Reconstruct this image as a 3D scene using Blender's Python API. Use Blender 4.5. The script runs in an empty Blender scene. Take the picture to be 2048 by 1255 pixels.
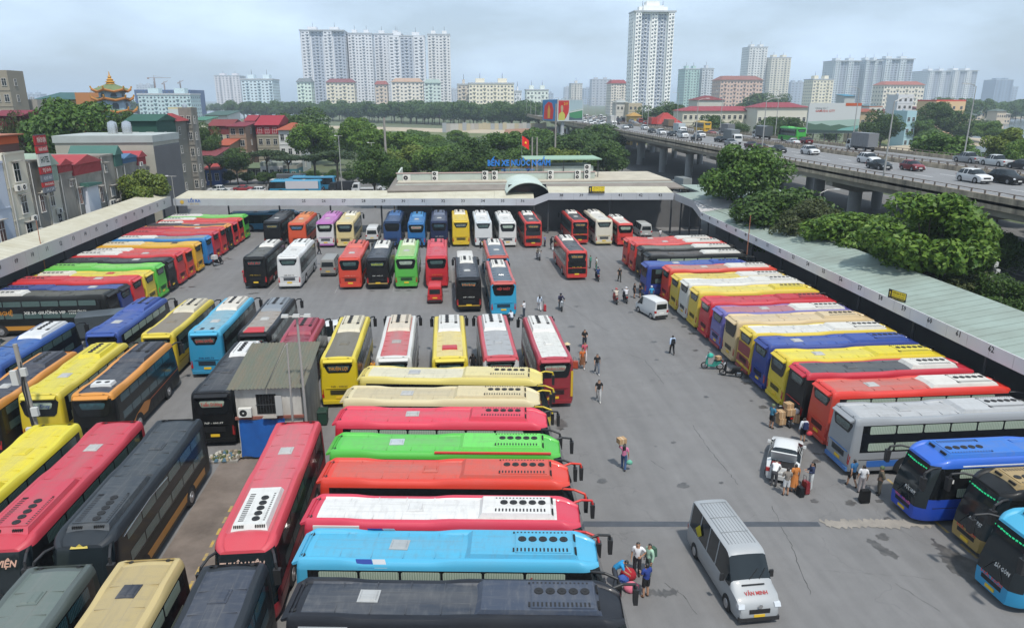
import bpy, bmesh, math, random
from math import sin, cos, pi, radians, sqrt, atan2
from mathutils import Vector, Matrix

# ------------------------------------------------------------------ camera, sky, sun, exposure
S = bpy.context.scene
cam = bpy.data.cameras.new('camera')
cam.sensor_width = 36.0
cam.lens = 36.0*1430/2048
cam.clip_start = 0.5
cam.clip_end = 20000
camo = bpy.data.objects.new('camera', cam)
S.collection.objects.link(camo)
camo.location = (0, 0, 20)
camo.rotation_euler = (radians(90-16.68), 0, radians(-5.15))
S.camera = camo

SUN_EL, SUN_AZ = radians(62), radians(166)      # azimuth measured clockwise from +Y: behind the camera, to the right
world = bpy.data.worlds.new('World')
S.world = world
world.use_nodes = True
nt = world.node_tree
bg = nt.nodes['Background']
sky = nt.nodes.new('ShaderNodeTexSky')
sky.sky_type = 'NISHITA'
sky.sun_disc = False
sky.sun_elevation = SUN_EL
sky.sun_rotation = SUN_AZ
sky.air_density = 1.0
sky.dust_density = 2.2
sky.ozone_density = 1.6
# thin high cloud veil over the blue
tc = nt.nodes.new('ShaderNodeTexCoord')
mp = nt.nodes.new('ShaderNodeMapping'); mp.inputs['Scale'].default_value = (1.1, 1.1, 3.2); mp.inputs['Location'].default_value = (0.35, 0.1, 0.2)
nz = nt.nodes.new('ShaderNodeTexNoise'); nz.inputs['Scale'].default_value = 2.6; nz.inputs['Detail'].default_value = 7; nz.inputs['Roughness'].default_value = 0.52
rp = nt.nodes.new('ShaderNodeValToRGB'); rp.color_ramp.elements[0].position = 0.40; rp.color_ramp.elements[1].position = 0.66
rp.color_ramp.elements[0].color = (0.45, 0.45, 0.45, 1); rp.color_ramp.elements[1].color = (1, 1, 1, 1)
mx = nt.nodes.new('ShaderNodeMix'); mx.data_type = 'RGBA'
mx.inputs['B'].default_value = (8.4, 10.5, 12.8, 1)
nt.links.new(tc.outputs['Generated'], mp.inputs['Vector']); nt.links.new(mp.outputs['Vector'], nz.inputs['Vector'])
nt.links.new(nz.outputs['Fac'], rp.inputs['Fac']); nt.links.new(rp.outputs['Color'], mx.inputs['Factor'])
nt.links.new(sky.outputs['Color'], mx.inputs['A']); nt.links.new(mx.outputs['Result'], bg.inputs['Color'])
bg.inputs['Strength'].default_value = 0.10

sun = bpy.data.lights.new('sun', 'SUN')
sun.energy = 4.3
sun.angle = radians(3.0)
sun.color = (1.0, 0.955, 0.88)
suno = bpy.data.objects.new('sun', sun)
S.collection.objects.link(suno)
suno.location = (0, 0, 200)
sd = Vector((sin(SUN_AZ)*cos(SUN_EL), cos(SUN_AZ)*cos(SUN_EL), sin(SUN_EL)))
suno.rotation_euler = sd.to_track_quat('Z', 'Y').to_euler()

S.view_settings.view_transform = 'Standard'
S.view_settings.look = 'None'
S.view_settings.gamma = 1.0
S.view_settings.exposure = 0.0
S.cycles.use_denoising = True
S.cycles.max_bounces = 6
S.cycles.diffuse_bounces = 3
S.cycles.glossy_bounces = 3
S.cycles.transmission_bounces = 3
S.cycles.volume_bounces = 0
S.cycles.transparent_max_bounces = 6

# ------------------------------------------------------------------ helpers
COL = S.collection
def lin(v):
    v /= 255.0
    return v/12.92 if v <= 0.04045 else ((v+0.055)/1.055)**2.4
def C(h, k=0.60):
    """photo hex colour of a sunlit level surface -> base colour"""
    h = h.lstrip('#')
    return tuple(min(0.86, lin(int(h[i:i+2], 16))*k) for i in (0, 2, 4))

_M = {}
def mat(key, col, rough=0.6, metal=0.0, coat=0.0, var=0.0, vscale=1.0, vcol=None, bump=0.0, bscale=20.0, stretch=None, spec=0.5, emit=0.0, detail=4):
    if key in _M: return _M[key]
    m = bpy.data.materials.new(key); m.use_nodes = True
    n = m.node_tree; b = n.nodes['Principled BSDF']
    b.inputs['Base Color'].default_value = (*col, 1)
    b.inputs['Roughness'].default_value = rough
    b.inputs['Metallic'].default_value = metal
    b.inputs['Coat Weight'].default_value = coat
    b.inputs['Coat Roughness'].default_value = 0.08
    b.inputs['Specular IOR Level'].default_value = spec
    if emit:
        b.inputs['Emission Color'].default_value = (*col, 1); b.inputs['Emission Strength'].default_value = emit
    if var or bump:
        t = n.nodes.new('ShaderNodeTexCoord'); vec = t.outputs['Object']
        if stretch:
            p = n.nodes.new('ShaderNodeMapping'); p.inputs['Scale'].default_value = stretch
            n.links.new(vec, p.inputs['Vector']); vec = p.outputs['Vector']
    if var:
        z = n.nodes.new('ShaderNodeTexNoise'); z.inputs['Scale'].default_value = vscale; z.inputs['Detail'].default_value = detail; z.inputs['Roughness'].default_value = 0.6
        n.links.new(vec, z.inputs['Vector'])
        r = n.nodes.new('ShaderNodeValToRGB'); r.color_ramp.elements[0].position = 0.36; r.color_ramp.elements[1].position = 0.70
        x = n.nodes.new('ShaderNodeMix'); x.data_type = 'RGBA'
        x.inputs['A'].default_value = (*col, 1)
        x.inputs['B'].default_value = (*(vcol or tuple(c*0.55 for c in col)), 1)
        mu = n.nodes.new('ShaderNodeMath'); mu.operation = 'MULTIPLY'; mu.inputs[1].default_value = var
        n.links.new(z.outputs['Fac'], r.inputs['Fac']); n.links.new(r.outputs['Color'], mu.inputs[0])
        n.links.new(mu.outputs[0], x.inputs['Factor']); n.links.new(x.outputs['Result'], b.inputs['Base Color'])
    if bump:
        z2 = n.nodes.new('ShaderNodeTexNoise'); z2.inputs['Scale'].default_value = bscale; z2.inputs['Detail'].default_value = 3
        n.links.new(t.outputs['Object'], z2.inputs['Vector'])
        bp = n.nodes.new('ShaderNodeBump'); bp.inputs['Strength'].default_value = bump; bp.inputs['Distance'].default_value = 0.05
        n.links.new(z2.outputs['Fac'], bp.inputs['Height']); n.links.new(bp.outputs['Normal'], b.inputs['Normal'])
    _M[key] = m
    return m

DUST = (0.30, 0.28, 0.25)
def paint(h, k=0.60):
    c = C(h, k); dark = sum(c)/3 < .05
    if dark: c = tuple(q*.62 for q in c)
    return mat('paint_'+h+('' if k == 0.60 else str(k)), c, 0.46, 0, 0.06 if dark else 0.2, 0.10 if dark else 0.20, 0.9, tuple(0.72*a+0.28*d for a, d in zip([q*0.8 for q in c], DUST)), stretch=(0.5, 1.2, 1.2), spec=0.25 if dark else 0.5)
def roofpaint(h, wear=0.32):
    c = C(h)
    g = sum(c)/3
    if g < .09: c = tuple(q*.75 for q in c)
    key = 'roof_%s_%d' % (h, wear*100)
    if key in _M: return _M[key]
    m = mat(key, c, 0.6, 0, 0.06, wear, 0.75, tuple(0.5*a+0.2*g+0.3*d for a, d in zip([q*0.8 for q in c], DUST)), bump=0.10, bscale=2.2, stretch=(0.35, 1.8, 1.0), detail=8)
    # rain-washed dirt runs and sparse dark scuffs over the faded paint
    n = m.node_tree; bs = n.nodes['Principled BSDF']; src = bs.inputs['Base Color'].links[0].from_socket
    t = n.nodes.new('ShaderNodeTexCoord'); oi = n.nodes.new('ShaderNodeObjectInfo'); va = n.nodes.new('ShaderNodeVectorMath'); va.operation = 'ADD'
    sc = n.nodes.new('ShaderNodeVectorMath'); sc.operation = 'SCALE'; sc.inputs[0].default_value = (37, 19, 11); n.links.new(oi.outputs['Random'], sc.inputs['Scale'])
    n.links.new(t.outputs['Object'], va.inputs[0]); n.links.new(sc.outputs[0], va.inputs[1])
    for stv, sca, p0, p1, fac in (((2.2, .5, 1), 2.4, .50, .78, .30), ((.25, 2.6, 1), 2.0, .52, .75, .28), ((1, 1, 1), 5.5, .66, .74, .45)):
        mp = n.nodes.new('ShaderNodeMapping'); mp.inputs['Scale'].default_value = stv; z = n.nodes.new('ShaderNodeTexNoise'); z.inputs['Scale'].default_value = sca; z.inputs['Detail'].default_value = 6; z.inputs['Roughness'].default_value = .65
        r = n.nodes.new('ShaderNodeValToRGB'); r.color_ramp.elements[0].position = p0; r.color_ramp.elements[1].position = p1; mu = n.nodes.new('ShaderNodeMath'); mu.operation = 'MULTIPLY'; mu.inputs[1].default_value = fac
        x = n.nodes.new('ShaderNodeMix'); x.data_type = 'RGBA'; x.inputs['B'].default_value = (0.13, 0.12, 0.105, 1) if g > .12 else (0.16, 0.155, 0.15, 1)
        L = n.links.new; L(va.outputs[0], mp.inputs['Vector']); L(mp.outputs['Vector'], z.inputs['Vector']); L(z.outputs['Fac'], r.inputs['Fac']); L(r.outputs['Color'], mu.inputs[0]); L(mu.outputs[0], x.inputs['Factor']); L(src, x.inputs['A']); src = x.outputs['Result']
    n.links.new(src, bs.inputs['Base Color'])
    return m
def flat(h, rough=0.7, k=0.60): return mat('flat_'+h, C(h, k), rough)

BLACKGL = mat('black_glass', (0.008, 0.009, 0.010), 0.18, 0, 0.1, 0.1, 0.6, (0.02, 0.02, 0.02), spec=0.3)
GLASS = mat('dark_window_glass', (0.012, 0.017, 0.020), 0.08, 0, 0.2, spec=0.4)
RUBBER = mat('tyre_rubber', (0.016, 0.016, 0.017), 0.85, var=0.4, vscale=6, vcol=(0.05, 0.047, 0.042))
RIM = mat('wheel_rim', (0.35, 0.35, 0.36), 0.4, 0.7)
BLACKP = mat('black_plastic', (0.018, 0.018, 0.019), 0.5)
DARKG = mat('dark_grille', (0.01, 0.01, 0.011), 0.7)
LAMPR = mat('tail_lamp_red', (0.32, 0.012, 0.012), 0.2, 0, 0.6)
LAMPW = mat('head_lamp_glass', (0.62, 0.64, 0.66), 0.12, 0.3, 0.8)
PLATE = mat('number_plate_yellow', (0.62, 0.40, 0.02), 0.5)
CHROME = mat('chrome', (0.6, 0.6, 0.6), 0.25, 0.9)
CONC = mat('concrete', (0.30, 0.285, 0.26), 0.9, var=0.55, vscale=0.7, vcol=(0.13, 0.12, 0.105), bump=0.15, bscale=6)

def curtain(key, a, b):
    if key in _M: return _M[key]
    m = mat(key, a, 0.25, 0, 0.7)
    n = m.node_tree; bs = n.nodes['Principled BSDF']
    t = n.nodes.new('ShaderNodeTexCoord'); w = n.nodes.new('ShaderNodeTexWave')
    w.inputs['Scale'].default_value = 3.4; w.inputs['Distortion'].default_value = 2.2; w.inputs['Detail'].default_value = 2
    x = n.nodes.new('ShaderNodeMix'); x.data_type = 'RGBA'; x.inputs['A'].default_value = (*a, 1); x.inputs['B'].default_value = (*b, 1)
    n.links.new(t.outputs['Object'], w.inputs['Vector']); n.links.new(w.outputs['Fac'], x.inputs['Factor']); n.links.new(x.outputs['Result'], bs.inputs['Base Color'])
    return m
CURT = curtain('curtained_pane', (0.36, 0.42, 0.34), (0.20, 0.25, 0.20))
CURTD = curtain('tinted_curtained_pane', (0.075, 0.12, 0.11), (0.03, 0.055, 0.055))
TEALP = curtain('teal_tinted_pane', (0.03, 0.09, 0.11), (0.012, 0.03, 0.04))

class MB:
    """collects faces; build() links them as ONE mesh object"""
    def __init__(s): s.v = []; s.f = []; s.m = []
    def add(s, vs, fs, mi=0):
        o = len(s.v); s.v += [tuple(v) for v in vs]
        s.f += [tuple(o+i for i in f) for f in fs]; s.m += [mi]*len(fs)
        return s
    def box(s, x0, x1, y0, y1, z0, z1, mi=0):
        return s.add([(x0,y0,z0),(x1,y0,z0),(x1,y1,z0),(x0,y1,z0),(x0,y0,z1),(x1,y0,z1),(x1,y1,z1),(x0,y1,z1)],
                     [(0,3,2,1),(4,5,6,7),(0,1,5,4),(1,2,6,5),(2,3,7,6),(3,0,4,7)], mi)
    def taper(s, b, t, z0, z1, mi=0):
        """frustum: b, t = (x0,x1,y0,y1)"""
        return s.add([(b[0],b[2],z0),(b[1],b[2],z0),(b[1],b[3],z0),(b[0],b[3],z0),(t[0],t[2],z1),(t[1],t[2],z1),(t[1],t[3],z1),(t[0],t[3],z1)],
                     [(0,3,2,1),(4,5,6,7),(0,1,5,4),(1,2,6,5),(2,3,7,6),(3,0,4,7)], mi)
    def quad(s, a, b, c, d, mi=0): return s.add([a,b,c,d], [(0,1,2,3)], mi)
    def prism(s, poly, axis, a, b, mi=0):
        """extrude a 2-D polygon along axis ('x','y','z') from a to b"""
        def P(p, t): return (t,p[0],p[1]) if axis == 'x' else (p[0],t,p[1]) if axis == 'y' else (p[0],p[1],t)
        n = len(poly)
        return s.add([P(p,a) for p in poly]+[P(p,b) for p in poly],
                     [tuple(range(n))[::-1], tuple(range(n,2*n))]+[(i,(i+1)%n,n+(i+1)%n,n+i) for i in range(n)], mi)
    def tube(s, p0, p1, r0, r1=None, n=8, mi=0, cap=True):
        r1 = r0 if r1 is None else r1
        p0 = Vector(p0); p1 = Vector(p1); d = (p1-p0).normalized()
        u = d.orthogonal().normalized(); w = d.cross(u)
        vs = [p0+(u*cos(2*pi*i/n)+w*sin(2*pi*i/n))*r0 for i in range(n)]+[p1+(u*cos(2*pi*i/n)+w*sin(2*pi*i/n))*r1 for i in range(n)]
        fs = [(i,(i+1)%n,n+(i+1)%n,n+i) for i in range(n)]
        if cap: fs += [tuple(range(n))[::-1], tuple(range(n,2*n))]
        return s.add(vs, fs, mi)
    def path(s, pts, r, n=6, mi=0):
        for a, b in zip(pts[:-1], pts[1:]): s.tube(a, b, r, r, n, mi)
        return s
    def disc(s, c, nrm, r, n=12, mi=0):
        c = Vector(c); d = Vector(nrm).normalized(); u = d.orthogonal().normalized(); w = d.cross(u)
        return s.add([c+(u*cos(2*pi*i/n)+w*sin(2*pi*i/n))*r for i in range(n)], [tuple(range(n))], mi)
    def lathe(s, prof, n=16, c=(0,0), mi=0):
        vs = []; fs = []
        for r, z in prof: vs += [(c[0]+r*cos(2*pi*i/n), c[1]+r*sin(2*pi*i/n), z) for i in range(n)]
        for k in range(len(prof)-1): fs += [(k*n+i, k*n+(i+1)%n, (k+1)*n+(i+1)%n, (k+1)*n+i) for i in range(n)]
        fs.append(tuple(range(n))[::-1]); fs.append(tuple((len(prof)-1)*n+i for i in range(n)))
        return s.add(vs, fs, mi)
    def mesh(s, name, smooth=None):
        me = bpy.data.meshes.new(name); me.from_pydata(s.v, [], s.f)
        if any(s.m): me.polygons.foreach_set('material_index', s.m)
        if smooth:
            me.polygons.foreach_set('use_smooth', [True]*len(me.polygons))
            me.set_sharp_from_angle(angle=radians(smooth))
        me.update()
        return me
    def build(s, name, m, parent=None, loc=None, rz=0, smooth=None):
        return put(name, s.mesh(name, smooth), m, parent, loc, rz)

def put(name, me, m, parent=None, loc=None, rz=0):
    """link a mesh object; materials sit in object slots so mesh data can be shared"""
    ms = m if isinstance(m, (list, tuple)) else [m]
    while len(me.materials) < len(ms): me.materials.append(None)
    o = bpy.data.objects.new(name, me); COL.objects.link(o)
    for i, x in enumerate(ms):
        o.material_slots[i].link = 'OBJECT'; o.material_slots[i].material = x
    if parent is not None: o.parent = parent
    if loc is not None: o.location = loc
    if rz: o.rotation_euler = (0, 0, rz)
    return o
def empty(name, loc=(0,0,0), rz=0):
    o = bpy.data.objects.new(name, None); COL.objects.link(o); o.location = loc; o.rotation_euler = (0, 0, rz); o.empty_display_size = 0.3
    return o
def tag(o, label, cat, group=None):
    o['label'] = label; o['category'] = cat
    if group: o['group'] = group
    return o
def struct(o): o['kind'] = 'structure'; return o
def stuff(o): o['kind'] = 'stuff'; return o

_T = {}
def textmesh(t, size=1.0, italic=False, bold=0.0):
    k = (t, size, italic, bold)
    if k not in _T:
        c = bpy.data.curves.new('lettering', 'FONT'); c.body = t; c.size = size; c.align_x = 'CENTER'; c.align_y = 'CENTER'
        c.resolution_u = 1; c.offset = bold; c.extrude = 0.004; c.shear = 0.25 if italic else 0
        o = bpy.data.objects.new('lettering', c); COL.objects.link(o)
        _T[k] = bpy.data.meshes.new_from_object(o)
        bpy.data.objects.remove(o); bpy.data.curves.remove(c)
    return _T[k]
def text(t, m, parent, loc, right, up, size=0.3, width=None, name='lettering', italic=False, bold=0.0):
    """flat lettering whose reading direction is `right` and whose top is `up`"""
    me = textmesh(t, 1.0, italic, bold)
    o = put(name, me, m, parent)
    r = Vector(right).normalized(); u = Vector(up).normalized(); n = r.cross(u)
    xs = [v.co.x for v in me.vertices]; w = (max(xs)-min(xs)) or 1
    sx = width/w if width else size*1.0
    M = Matrix((r*sx, u*size, n)).transposed().to_4x4(); M.translation = Vector(loc)
    o.matrix_local = M
    return o
def S3(a, b, x):
    t = min(1, max(0, (x-a)/(b-a))); return t*t*(3-2*t)
R = random.Random(7)
# ------------------------------------------------------------------ people: one continuous skinned body per pose, clothes cut from it
BASE = dict(pel=(0,0,.93), che=(0.0,0,1.26), nec=(0,0,1.43), hed=(.015,0,1.545), top=(0,0,1.64),
            shL=(0,.175,1.385), elL=(-.03,.235,1.11), wrL=(.04,.25,.87), haL=(.07,.25,.79),
            hiL=(0,.095,.88), knL=(.02,.10,.49), anL=(-.02,.105,.085), toL=(.13,.12,.035))
def mirror(d):
    o = dict(d)
    for k, v in d.items():
        if k.endswith('L') and k[:-1]+'R' not in d: o[k[:-1]+'R'] = (v[0], -v[1], v[2])
    return o
def pose(**kw):
    d = mirror(BASE); d.update(kw); return d
POSE = dict(
 stand=pose(),
 hold=pose(elL=(.03,.23,1.12), wrL=(.24,.16,1.10), haL=(.31,.12,1.11), elR=(.03,-.23,1.12), wrR=(.24,-.16,1.10), haR=(.31,-.12,1.11)),
 hip=pose(elL=(-.08,.34,1.14), wrL=(.0,.19,1.0), haL=(.05,.15,.98)),
 walk=pose(knL=(.16,.10,.50), anL=(.20,.10,.085), toL=(.35,.11,.05), knR=(-.04,-.10,.49), anR=(-.27,-.10,.13), toR=(-.15,-.11,.04), elL=(-.13,.23,1.13), wrL=(-.15,.24,.89), haL=(-.14,.24,.81), elR=(.06,-.23,1.12), wrR=(.18,-.22,.92), haR=(.22,-.21,.85)),
 carry=pose(knL=(.14,.10,.50), anL=(.16,.10,.085), toL=(.31,.11,.05), knR=(-.02,-.10,.49), anR=(-.22,-.10,.12), toR=(-.10,-.11,.04), elL=(.08,.30,1.36), wrL=(.10,.24,1.60), haL=(.08,.18,1.66), elR=(-.04,-.24,1.11), wrR=(.0,-.26,.86), haR=(.02,-.26,.78)),
 bend=pose(pel=(-.08,0,.90), che=(.18,0,1.14), nec=(.32,0,1.24), hed=(.42,0,1.29), top=(.51,0,1.32), shL=(.27,.17,1.20), elL=(.36,.21,.96), wrL=(.52,.16,.84), haL=(.58,.14,.79), shR=(.27,-.17,1.20), elR=(.36,-.21,.96), wrR=(.52,-.16,.84), haR=(.58,-.14,.79), hiL=(-.08,.095,.86), hiR=(-.08,-.095,.86)),
 crouch=pose(pel=(-.12,0,.34), che=(.05,0,.66), nec=(.14,0,.82), hed=(.19,0,.93), top=(.20,0,1.02), shL=(.12,.17,.78), shR=(.12,-.17,.78), elL=(.26,.22,.58), wrL=(.42,.14,.62), haL=(.48,.11,.62), elR=(.26,-.22,.58), wrR=(.42,-.14,.62), haR=(.48,-.11,.62), hiL=(-.10,.10,.32), hiR=(-.10,-.10,.32), knL=(.28,.16,.46), knR=(.28,-.16,.46), anL=(.02,.14,.09), anR=(.02,-.14,.09), toL=(.17,.16,.035), toR=(.17,-.16,.035)),
 ride=pose(pel=(-.28,0,.90), che=(-.20,0,1.24), nec=(-.16,0,1.41), hed=(-.13,0,1.53), top=(-.14,0,1.62), shL=(-.17,.175,1.37), shR=(-.17,-.175,1.37), elL=(.08,.26,1.17), wrL=(.33,.28,1.10), haL=(.40,.29,1.08), elR=(.08,-.26,1.17), wrR=(.33,-.28,1.10), haR=(.40,-.29,1.08), hiL=(-.26,.10,.88), hiR=(-.26,-.10,.88), knL=(.16,.19,.78), knR=(.16,-.19,.78), anL=(.12,.19,.40), anR=(.12,-.19,.40), toL=(.27,.20,.36), toR=(.27,-.20,.36)),
)
BONES = [('pel','che'),('che','nec'),('nec','hed'),('hed','top')]+[(a+s_, b_+s_) for s_ in 'LR' for a, b_ in (('sh','el'),('el','wr'),('wr','ha'),('hi','kn'),('kn','an'),('an','to'))]+[('che','shL'),('che','shR'),('pel','hiL'),('pel','hiR')]
RAD = dict(pel=(.135,.105), che=(.150,.105), nec=(.056,.056), hed=(.078,.092), top=(.055,.062), sh=(.062,.058), el=(.044,.044), wr=(.030,.028), ha=(.036,.022), hi=(.085,.085), kn=(.060,.060), an=(.042,.042), to=(.040,.030))
REG = {}
for a, b_ in BONES:
    REG[(a, b_)] = 'head' if a in ('nec', 'hed') else 'torso' if a in ('pel', 'che') and b_ in ('che', 'nec', 'shL', 'shR') else 'hips' if b_.startswith('hi') else dict(sh='uparm', el='forearm', wr='hand', hi='thigh', kn='shin', an='foot')[a[:2]]
PPL = {}
def build_pose(nm):
    J = POSE[nm]; names = list(J); idx = {k: i for i, k in enumerate(names)}
    me = bpy.data.meshes.new('skeleton'); me.from_pydata([J[k] for k in names], [(idx[a], idx[b_]) for a, b_ in BONES], [])
    o = bpy.data.objects.new('skeleton', me); COL.objects.link(o)
    sk = o.modifiers.new('skin', 'SKIN'); sk.use_smooth_shade = True
    for k in names:
        sv = me.skin_vertices[0].data[idx[k]]; sv.radius = RAD.get(k, RAD.get(k[:-1])); sv.use_root = (k == 'pel')
    su = o.modifiers.new('sub', 'SUBSURF'); su.levels = 1; su.render_levels = 1
    dg = bpy.context.evaluated_depsgraph_get(); dg.update()
    ev = bpy.data.meshes.new_from_object(o.evaluated_get(dg)); bpy.data.objects.remove(o)
    V = [v.co.copy() for v in ev.vertices]; N = [v.normal.copy() for v in ev.vertices]; F = [tuple(p.vertices) for p in ev.polygons]
    def seg(p):
        best = None; bd = 9
        for (a, b_) in BONES:
            A_, B_ = Vector(J[a]), Vector(J[b_]); d = B_-A_; t = max(0, min(1, (p-A_).dot(d)/max(1e-6, d.dot(d)))); q = (p-(A_+d*t)).length
            if q < bd: bd = q; best = (REG[(a, b_)], t)
        return best
    reg = [seg(sum((V[i] for i in f), Vector())/len(f)) for f in F]
    def cut(sel, off, name):
        m = {}; vs = []; fs = []
        for f, r in zip(F, reg):
            if sel(r):
                ff = []
                for i in f:
                    if i not in m: m[i] = len(vs); vs.append(V[i]+N[i]*off)
                    ff.append(m[i])
                fs.append(ff)
        q = bpy.data.meshes.new(name); q.from_pydata(vs, [], fs); q.polygons.foreach_set('use_smooth', [True]*len(fs)); q.update(); return q
    out = {}
    # body with fingers, nose and ears
    b = MB(); b.v = [tuple(v) for v in V]; b.f = list(F); b.m = [0]*len(F)
    for s_, sg in (('L', 1), ('R', -1)):
        w, h = Vector(J['wr'+s_]), Vector(J['ha'+s_]); d = (h-w).normalized(); side = Vector((1,0,0)) if abs(d.x) < .7 else Vector((0,-sg,0))
        side = (side-d*side.dot(d)).normalized(); up = d.cross(side)
        for k, ln in enumerate((.062, .075, .080, .072)):
            p0 = h+side*(.027-.018*k)+d*.015; p1 = p0+d*ln*.55; p2 = p1+(d+up*.5*sg).normalized()*ln*.5
            b.tube(p0, p1, .0095, .0085, 5); b.tube(p1, p2, .0085, .006, 5)
        p0 = w+d*.03+side*.03; p1 = p0+(d+side*.9).normalized()*.04; b.tube(p0, p1, .011, .010, 5); b.tube(p1, p1+(d+side*.2).normalized()*.03, .010, .007, 5)
    hd, tp = Vector(J['hed']), Vector(J['top']); up = (tp-Vector(J['nec'])).normalized(); fw = Vector((1,0,0)); fw = (fw-up*fw.dot(up)).normalized(); lt = up.cross(fw)
    b.tube(hd+fw*.075, hd+fw*.112-up*.012, .018, .008, 5)
    for sg in (-1, 1): b.tube(hd+lt*sg*.075, hd+lt*sg*.095, .028, .02, 6)
    out['body'] = b.mesh('person', 50)
    e = MB()
    for sg in (-1, 1): e.tube(hd+fw*.088+lt*sg*.033+up*.02, hd+fw*.096+lt*sg*.033+up*.02, .011, .008, 6)
    e.tube(hd+fw*.088-lt*.022-up*.045, hd+fw*.088+lt*.022-up*.045, .007, .007, 5); out['face'] = e.mesh('face')
    out['tee'] = cut(lambda r: r[0] == 'torso' or (r[0] == 'uparm' and r[1] < .75) or r[0] == 'hips' and False, .018, 'shirt')
    out['long'] = cut(lambda r: r[0] in ('torso', 'uparm') or (r[0] == 'forearm' and r[1] < .9), .018, 'shirt')
    out['shorts'] = cut(lambda r: r[0] == 'hips' or (r[0] == 'thigh' and r[1] < .92) or (r[0] == 'torso' and r[1] < .12), .024, 'shorts')
    out['trousers'] = cut(lambda r: r[0] in ('hips', 'thigh') or (r[0] == 'shin' and r[1] < .92) or (r[0] == 'torso' and r[1] < .12), .022, 'trousers')
    out['shoes'] = cut(lambda r: r[0] == 'foot', .012, 'shoes')
    # hair: the part of the head above and behind the face, a little proud
    m = {}; vs = []; fs = []
    for f, r in zip(F, reg):
        if r[0] == 'head':
            c = sum((V[i] for i in f), Vector())/len(f)-hd
            if c.dot(up) > .035+.7*max(0, c.dot(fw)) or (c.dot(fw) < -.015 and c.dot(up) > -.055):
                ff = []
                for i in f:
                    if i not in m: m[i] = len(vs); vs.append(V[i]+N[i]*.014)
                    ff.append(m[i])
                fs.append(ff)
    q = bpy.data.meshes.new('hair'); q.from_pydata(vs, [], fs); q.polygons.foreach_set('use_smooth', [True]*len(fs)); q.update(); out['hair'] = q
    b = MB(); b.add([tuple(hd+lt*x+fw*y+up*z) for x, y, z in [(-.08,-.07,.05),(.08,-.07,.05),(.10,-.10,-.15),(.09,-.10,-.36),(-.09,-.10,-.36),(-.10,-.10,-.15),(-.07,-.13,.02),(.07,-.13,.02),(.08,-.15,-.2),(.06,-.13,-.36),(-.06,-.13,-.36),(-.08,-.15,-.2)]],
                    [(0,1,7,6),(1,2,8,7),(2,3,9,8),(5,0,6,11),(4,5,11,10),(6,7,8,11),(11,8,9,10),(3,4,10,9)]); out['longhair'] = b.mesh('hair', 70)
    b = MB(); base = hd+up*.02
    for k in range(12):
        a0, a1 = 2*pi*k/12, 2*pi*(k+1)/12
        rr_ = [(.125,0),(.118,.06),(.085,.115),(.0,.14)]
        for (r0, z0), (r1, z1) in zip(rr_[:-1], rr_[1:]):
            b.add([tuple(base+(fw*cos(a)+lt*sin(a))*r+up*z) for a, r, z in ((a0,r0,z0),(a1,r0,z0),(a1,r1,z1),(a0,r1,z1))], [(0,1,2,3)])
    out['helmet'] = b.mesh('helmet', 60)
    b = MB()
    for k in range(14):
        a0, a1 = 2*pi*k/14, 2*pi*(k+1)/14
        b.add([tuple(hd+up*.045+(fw*cos(a0)+lt*sin(a0))*.27), tuple(hd+up*.045+(fw*cos(a1)+lt*sin(a1))*.27), tuple(hd+up*.21)], [(0,1,2)])
    out['conical'] = b.mesh('conical_hat', 60)
    b = MB(); c0 = Vector(J['che']); bu = (Vector(J['nec'])-Vector(J['pel'])).normalized(); bf = Vector((1,0,0)); bf = (bf-bu*bf.dot(bu)).normalized(); bl = bu.cross(bf)
    P8 = []
    for z, s_ in ((-.26, 1), (.14, .8)):
        for x, y in ((-.12,-.15),(.12,-.15),(.12,.15),(-.12,.15)): P8.append(tuple(c0-bf*.21+bf*x*s_*.8+bl*y*s_+bu*z))
    b.add(P8, [(0,3,2,1),(4,5,6,7),(0,1,5,4),(1,2,6,5),(2,3,7,6),(3,0,4,7)]); out['pack'] = b.mesh('backpack')
    # a dress: skirt flaring from the waist
    b = MB(); pv = Vector(J['pel']); n = 14; vs = []
    for z, r in ((.10,.15),(-.10,.19),(-.35,.23),(-.55,.27)):
        for k in range(n): vs.append((pv.x+r*cos(2*pi*k/n)*.9, pv.y+r*sin(2*pi*k/n), pv.z+z))
    b.add(vs, [(j*n+k, j*n+(k+1) % n, (j+1)*n+(k+1) % n, (j+1)*n+k) for j in range(3) for k in range(n)]); out['skirt'] = b.mesh('skirt', 60)
    PPL[nm] = out
for k in POSE: build_pose(k)
SKIN = mat('skin', (.36,.20,.125), .55); HAIRM = mat('black_hair', (.012,.010,.009), .5); FACEM = mat('face_features', (.05,.018,.015), .6)
def cloth(h): return mat('cloth_'+h, C(h, .75), .9, var=.25, vscale=6)
def person(label, x, y, rz, pz, top, bottom, topkind='tee', botkind='trousers', hair='hair', helmet=None, hat=None, pack=None, shoes='#2a2826', z=0.0, sc=1.0, group=None, mask=False):
    P = PPL[pz]; o = put('person', P['body'], SKIN, None, (x, y, z), rz); o.scale = (sc,)*3; tag(o, label, 'person', group)
    put('face', P['face'], FACEM, o); put('shirt', P[topkind], cloth(top), o)
    if botkind == 'skirt': put('skirt', P['skirt'], cloth(bottom), o); put('shorts', P['shorts'], cloth(bottom), o)
    else: put(botkind, P[botkind], cloth(bottom), o)
    put('shoes', P['shoes'], cloth(shoes), o)
    if helmet: put('helmet', P['helmet'], paint(helmet), o)
    elif hat: put('conical_hat', P['conical'], cloth(hat), o)
    else: put('hair', P['hair'], HAIRM, o)
    if hair == 'longhair': put('long_hair', P['longhair'], HAIRM, o)
    if pack: put('backpack', P['pack'], cloth(pack), o)
    return o
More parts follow.
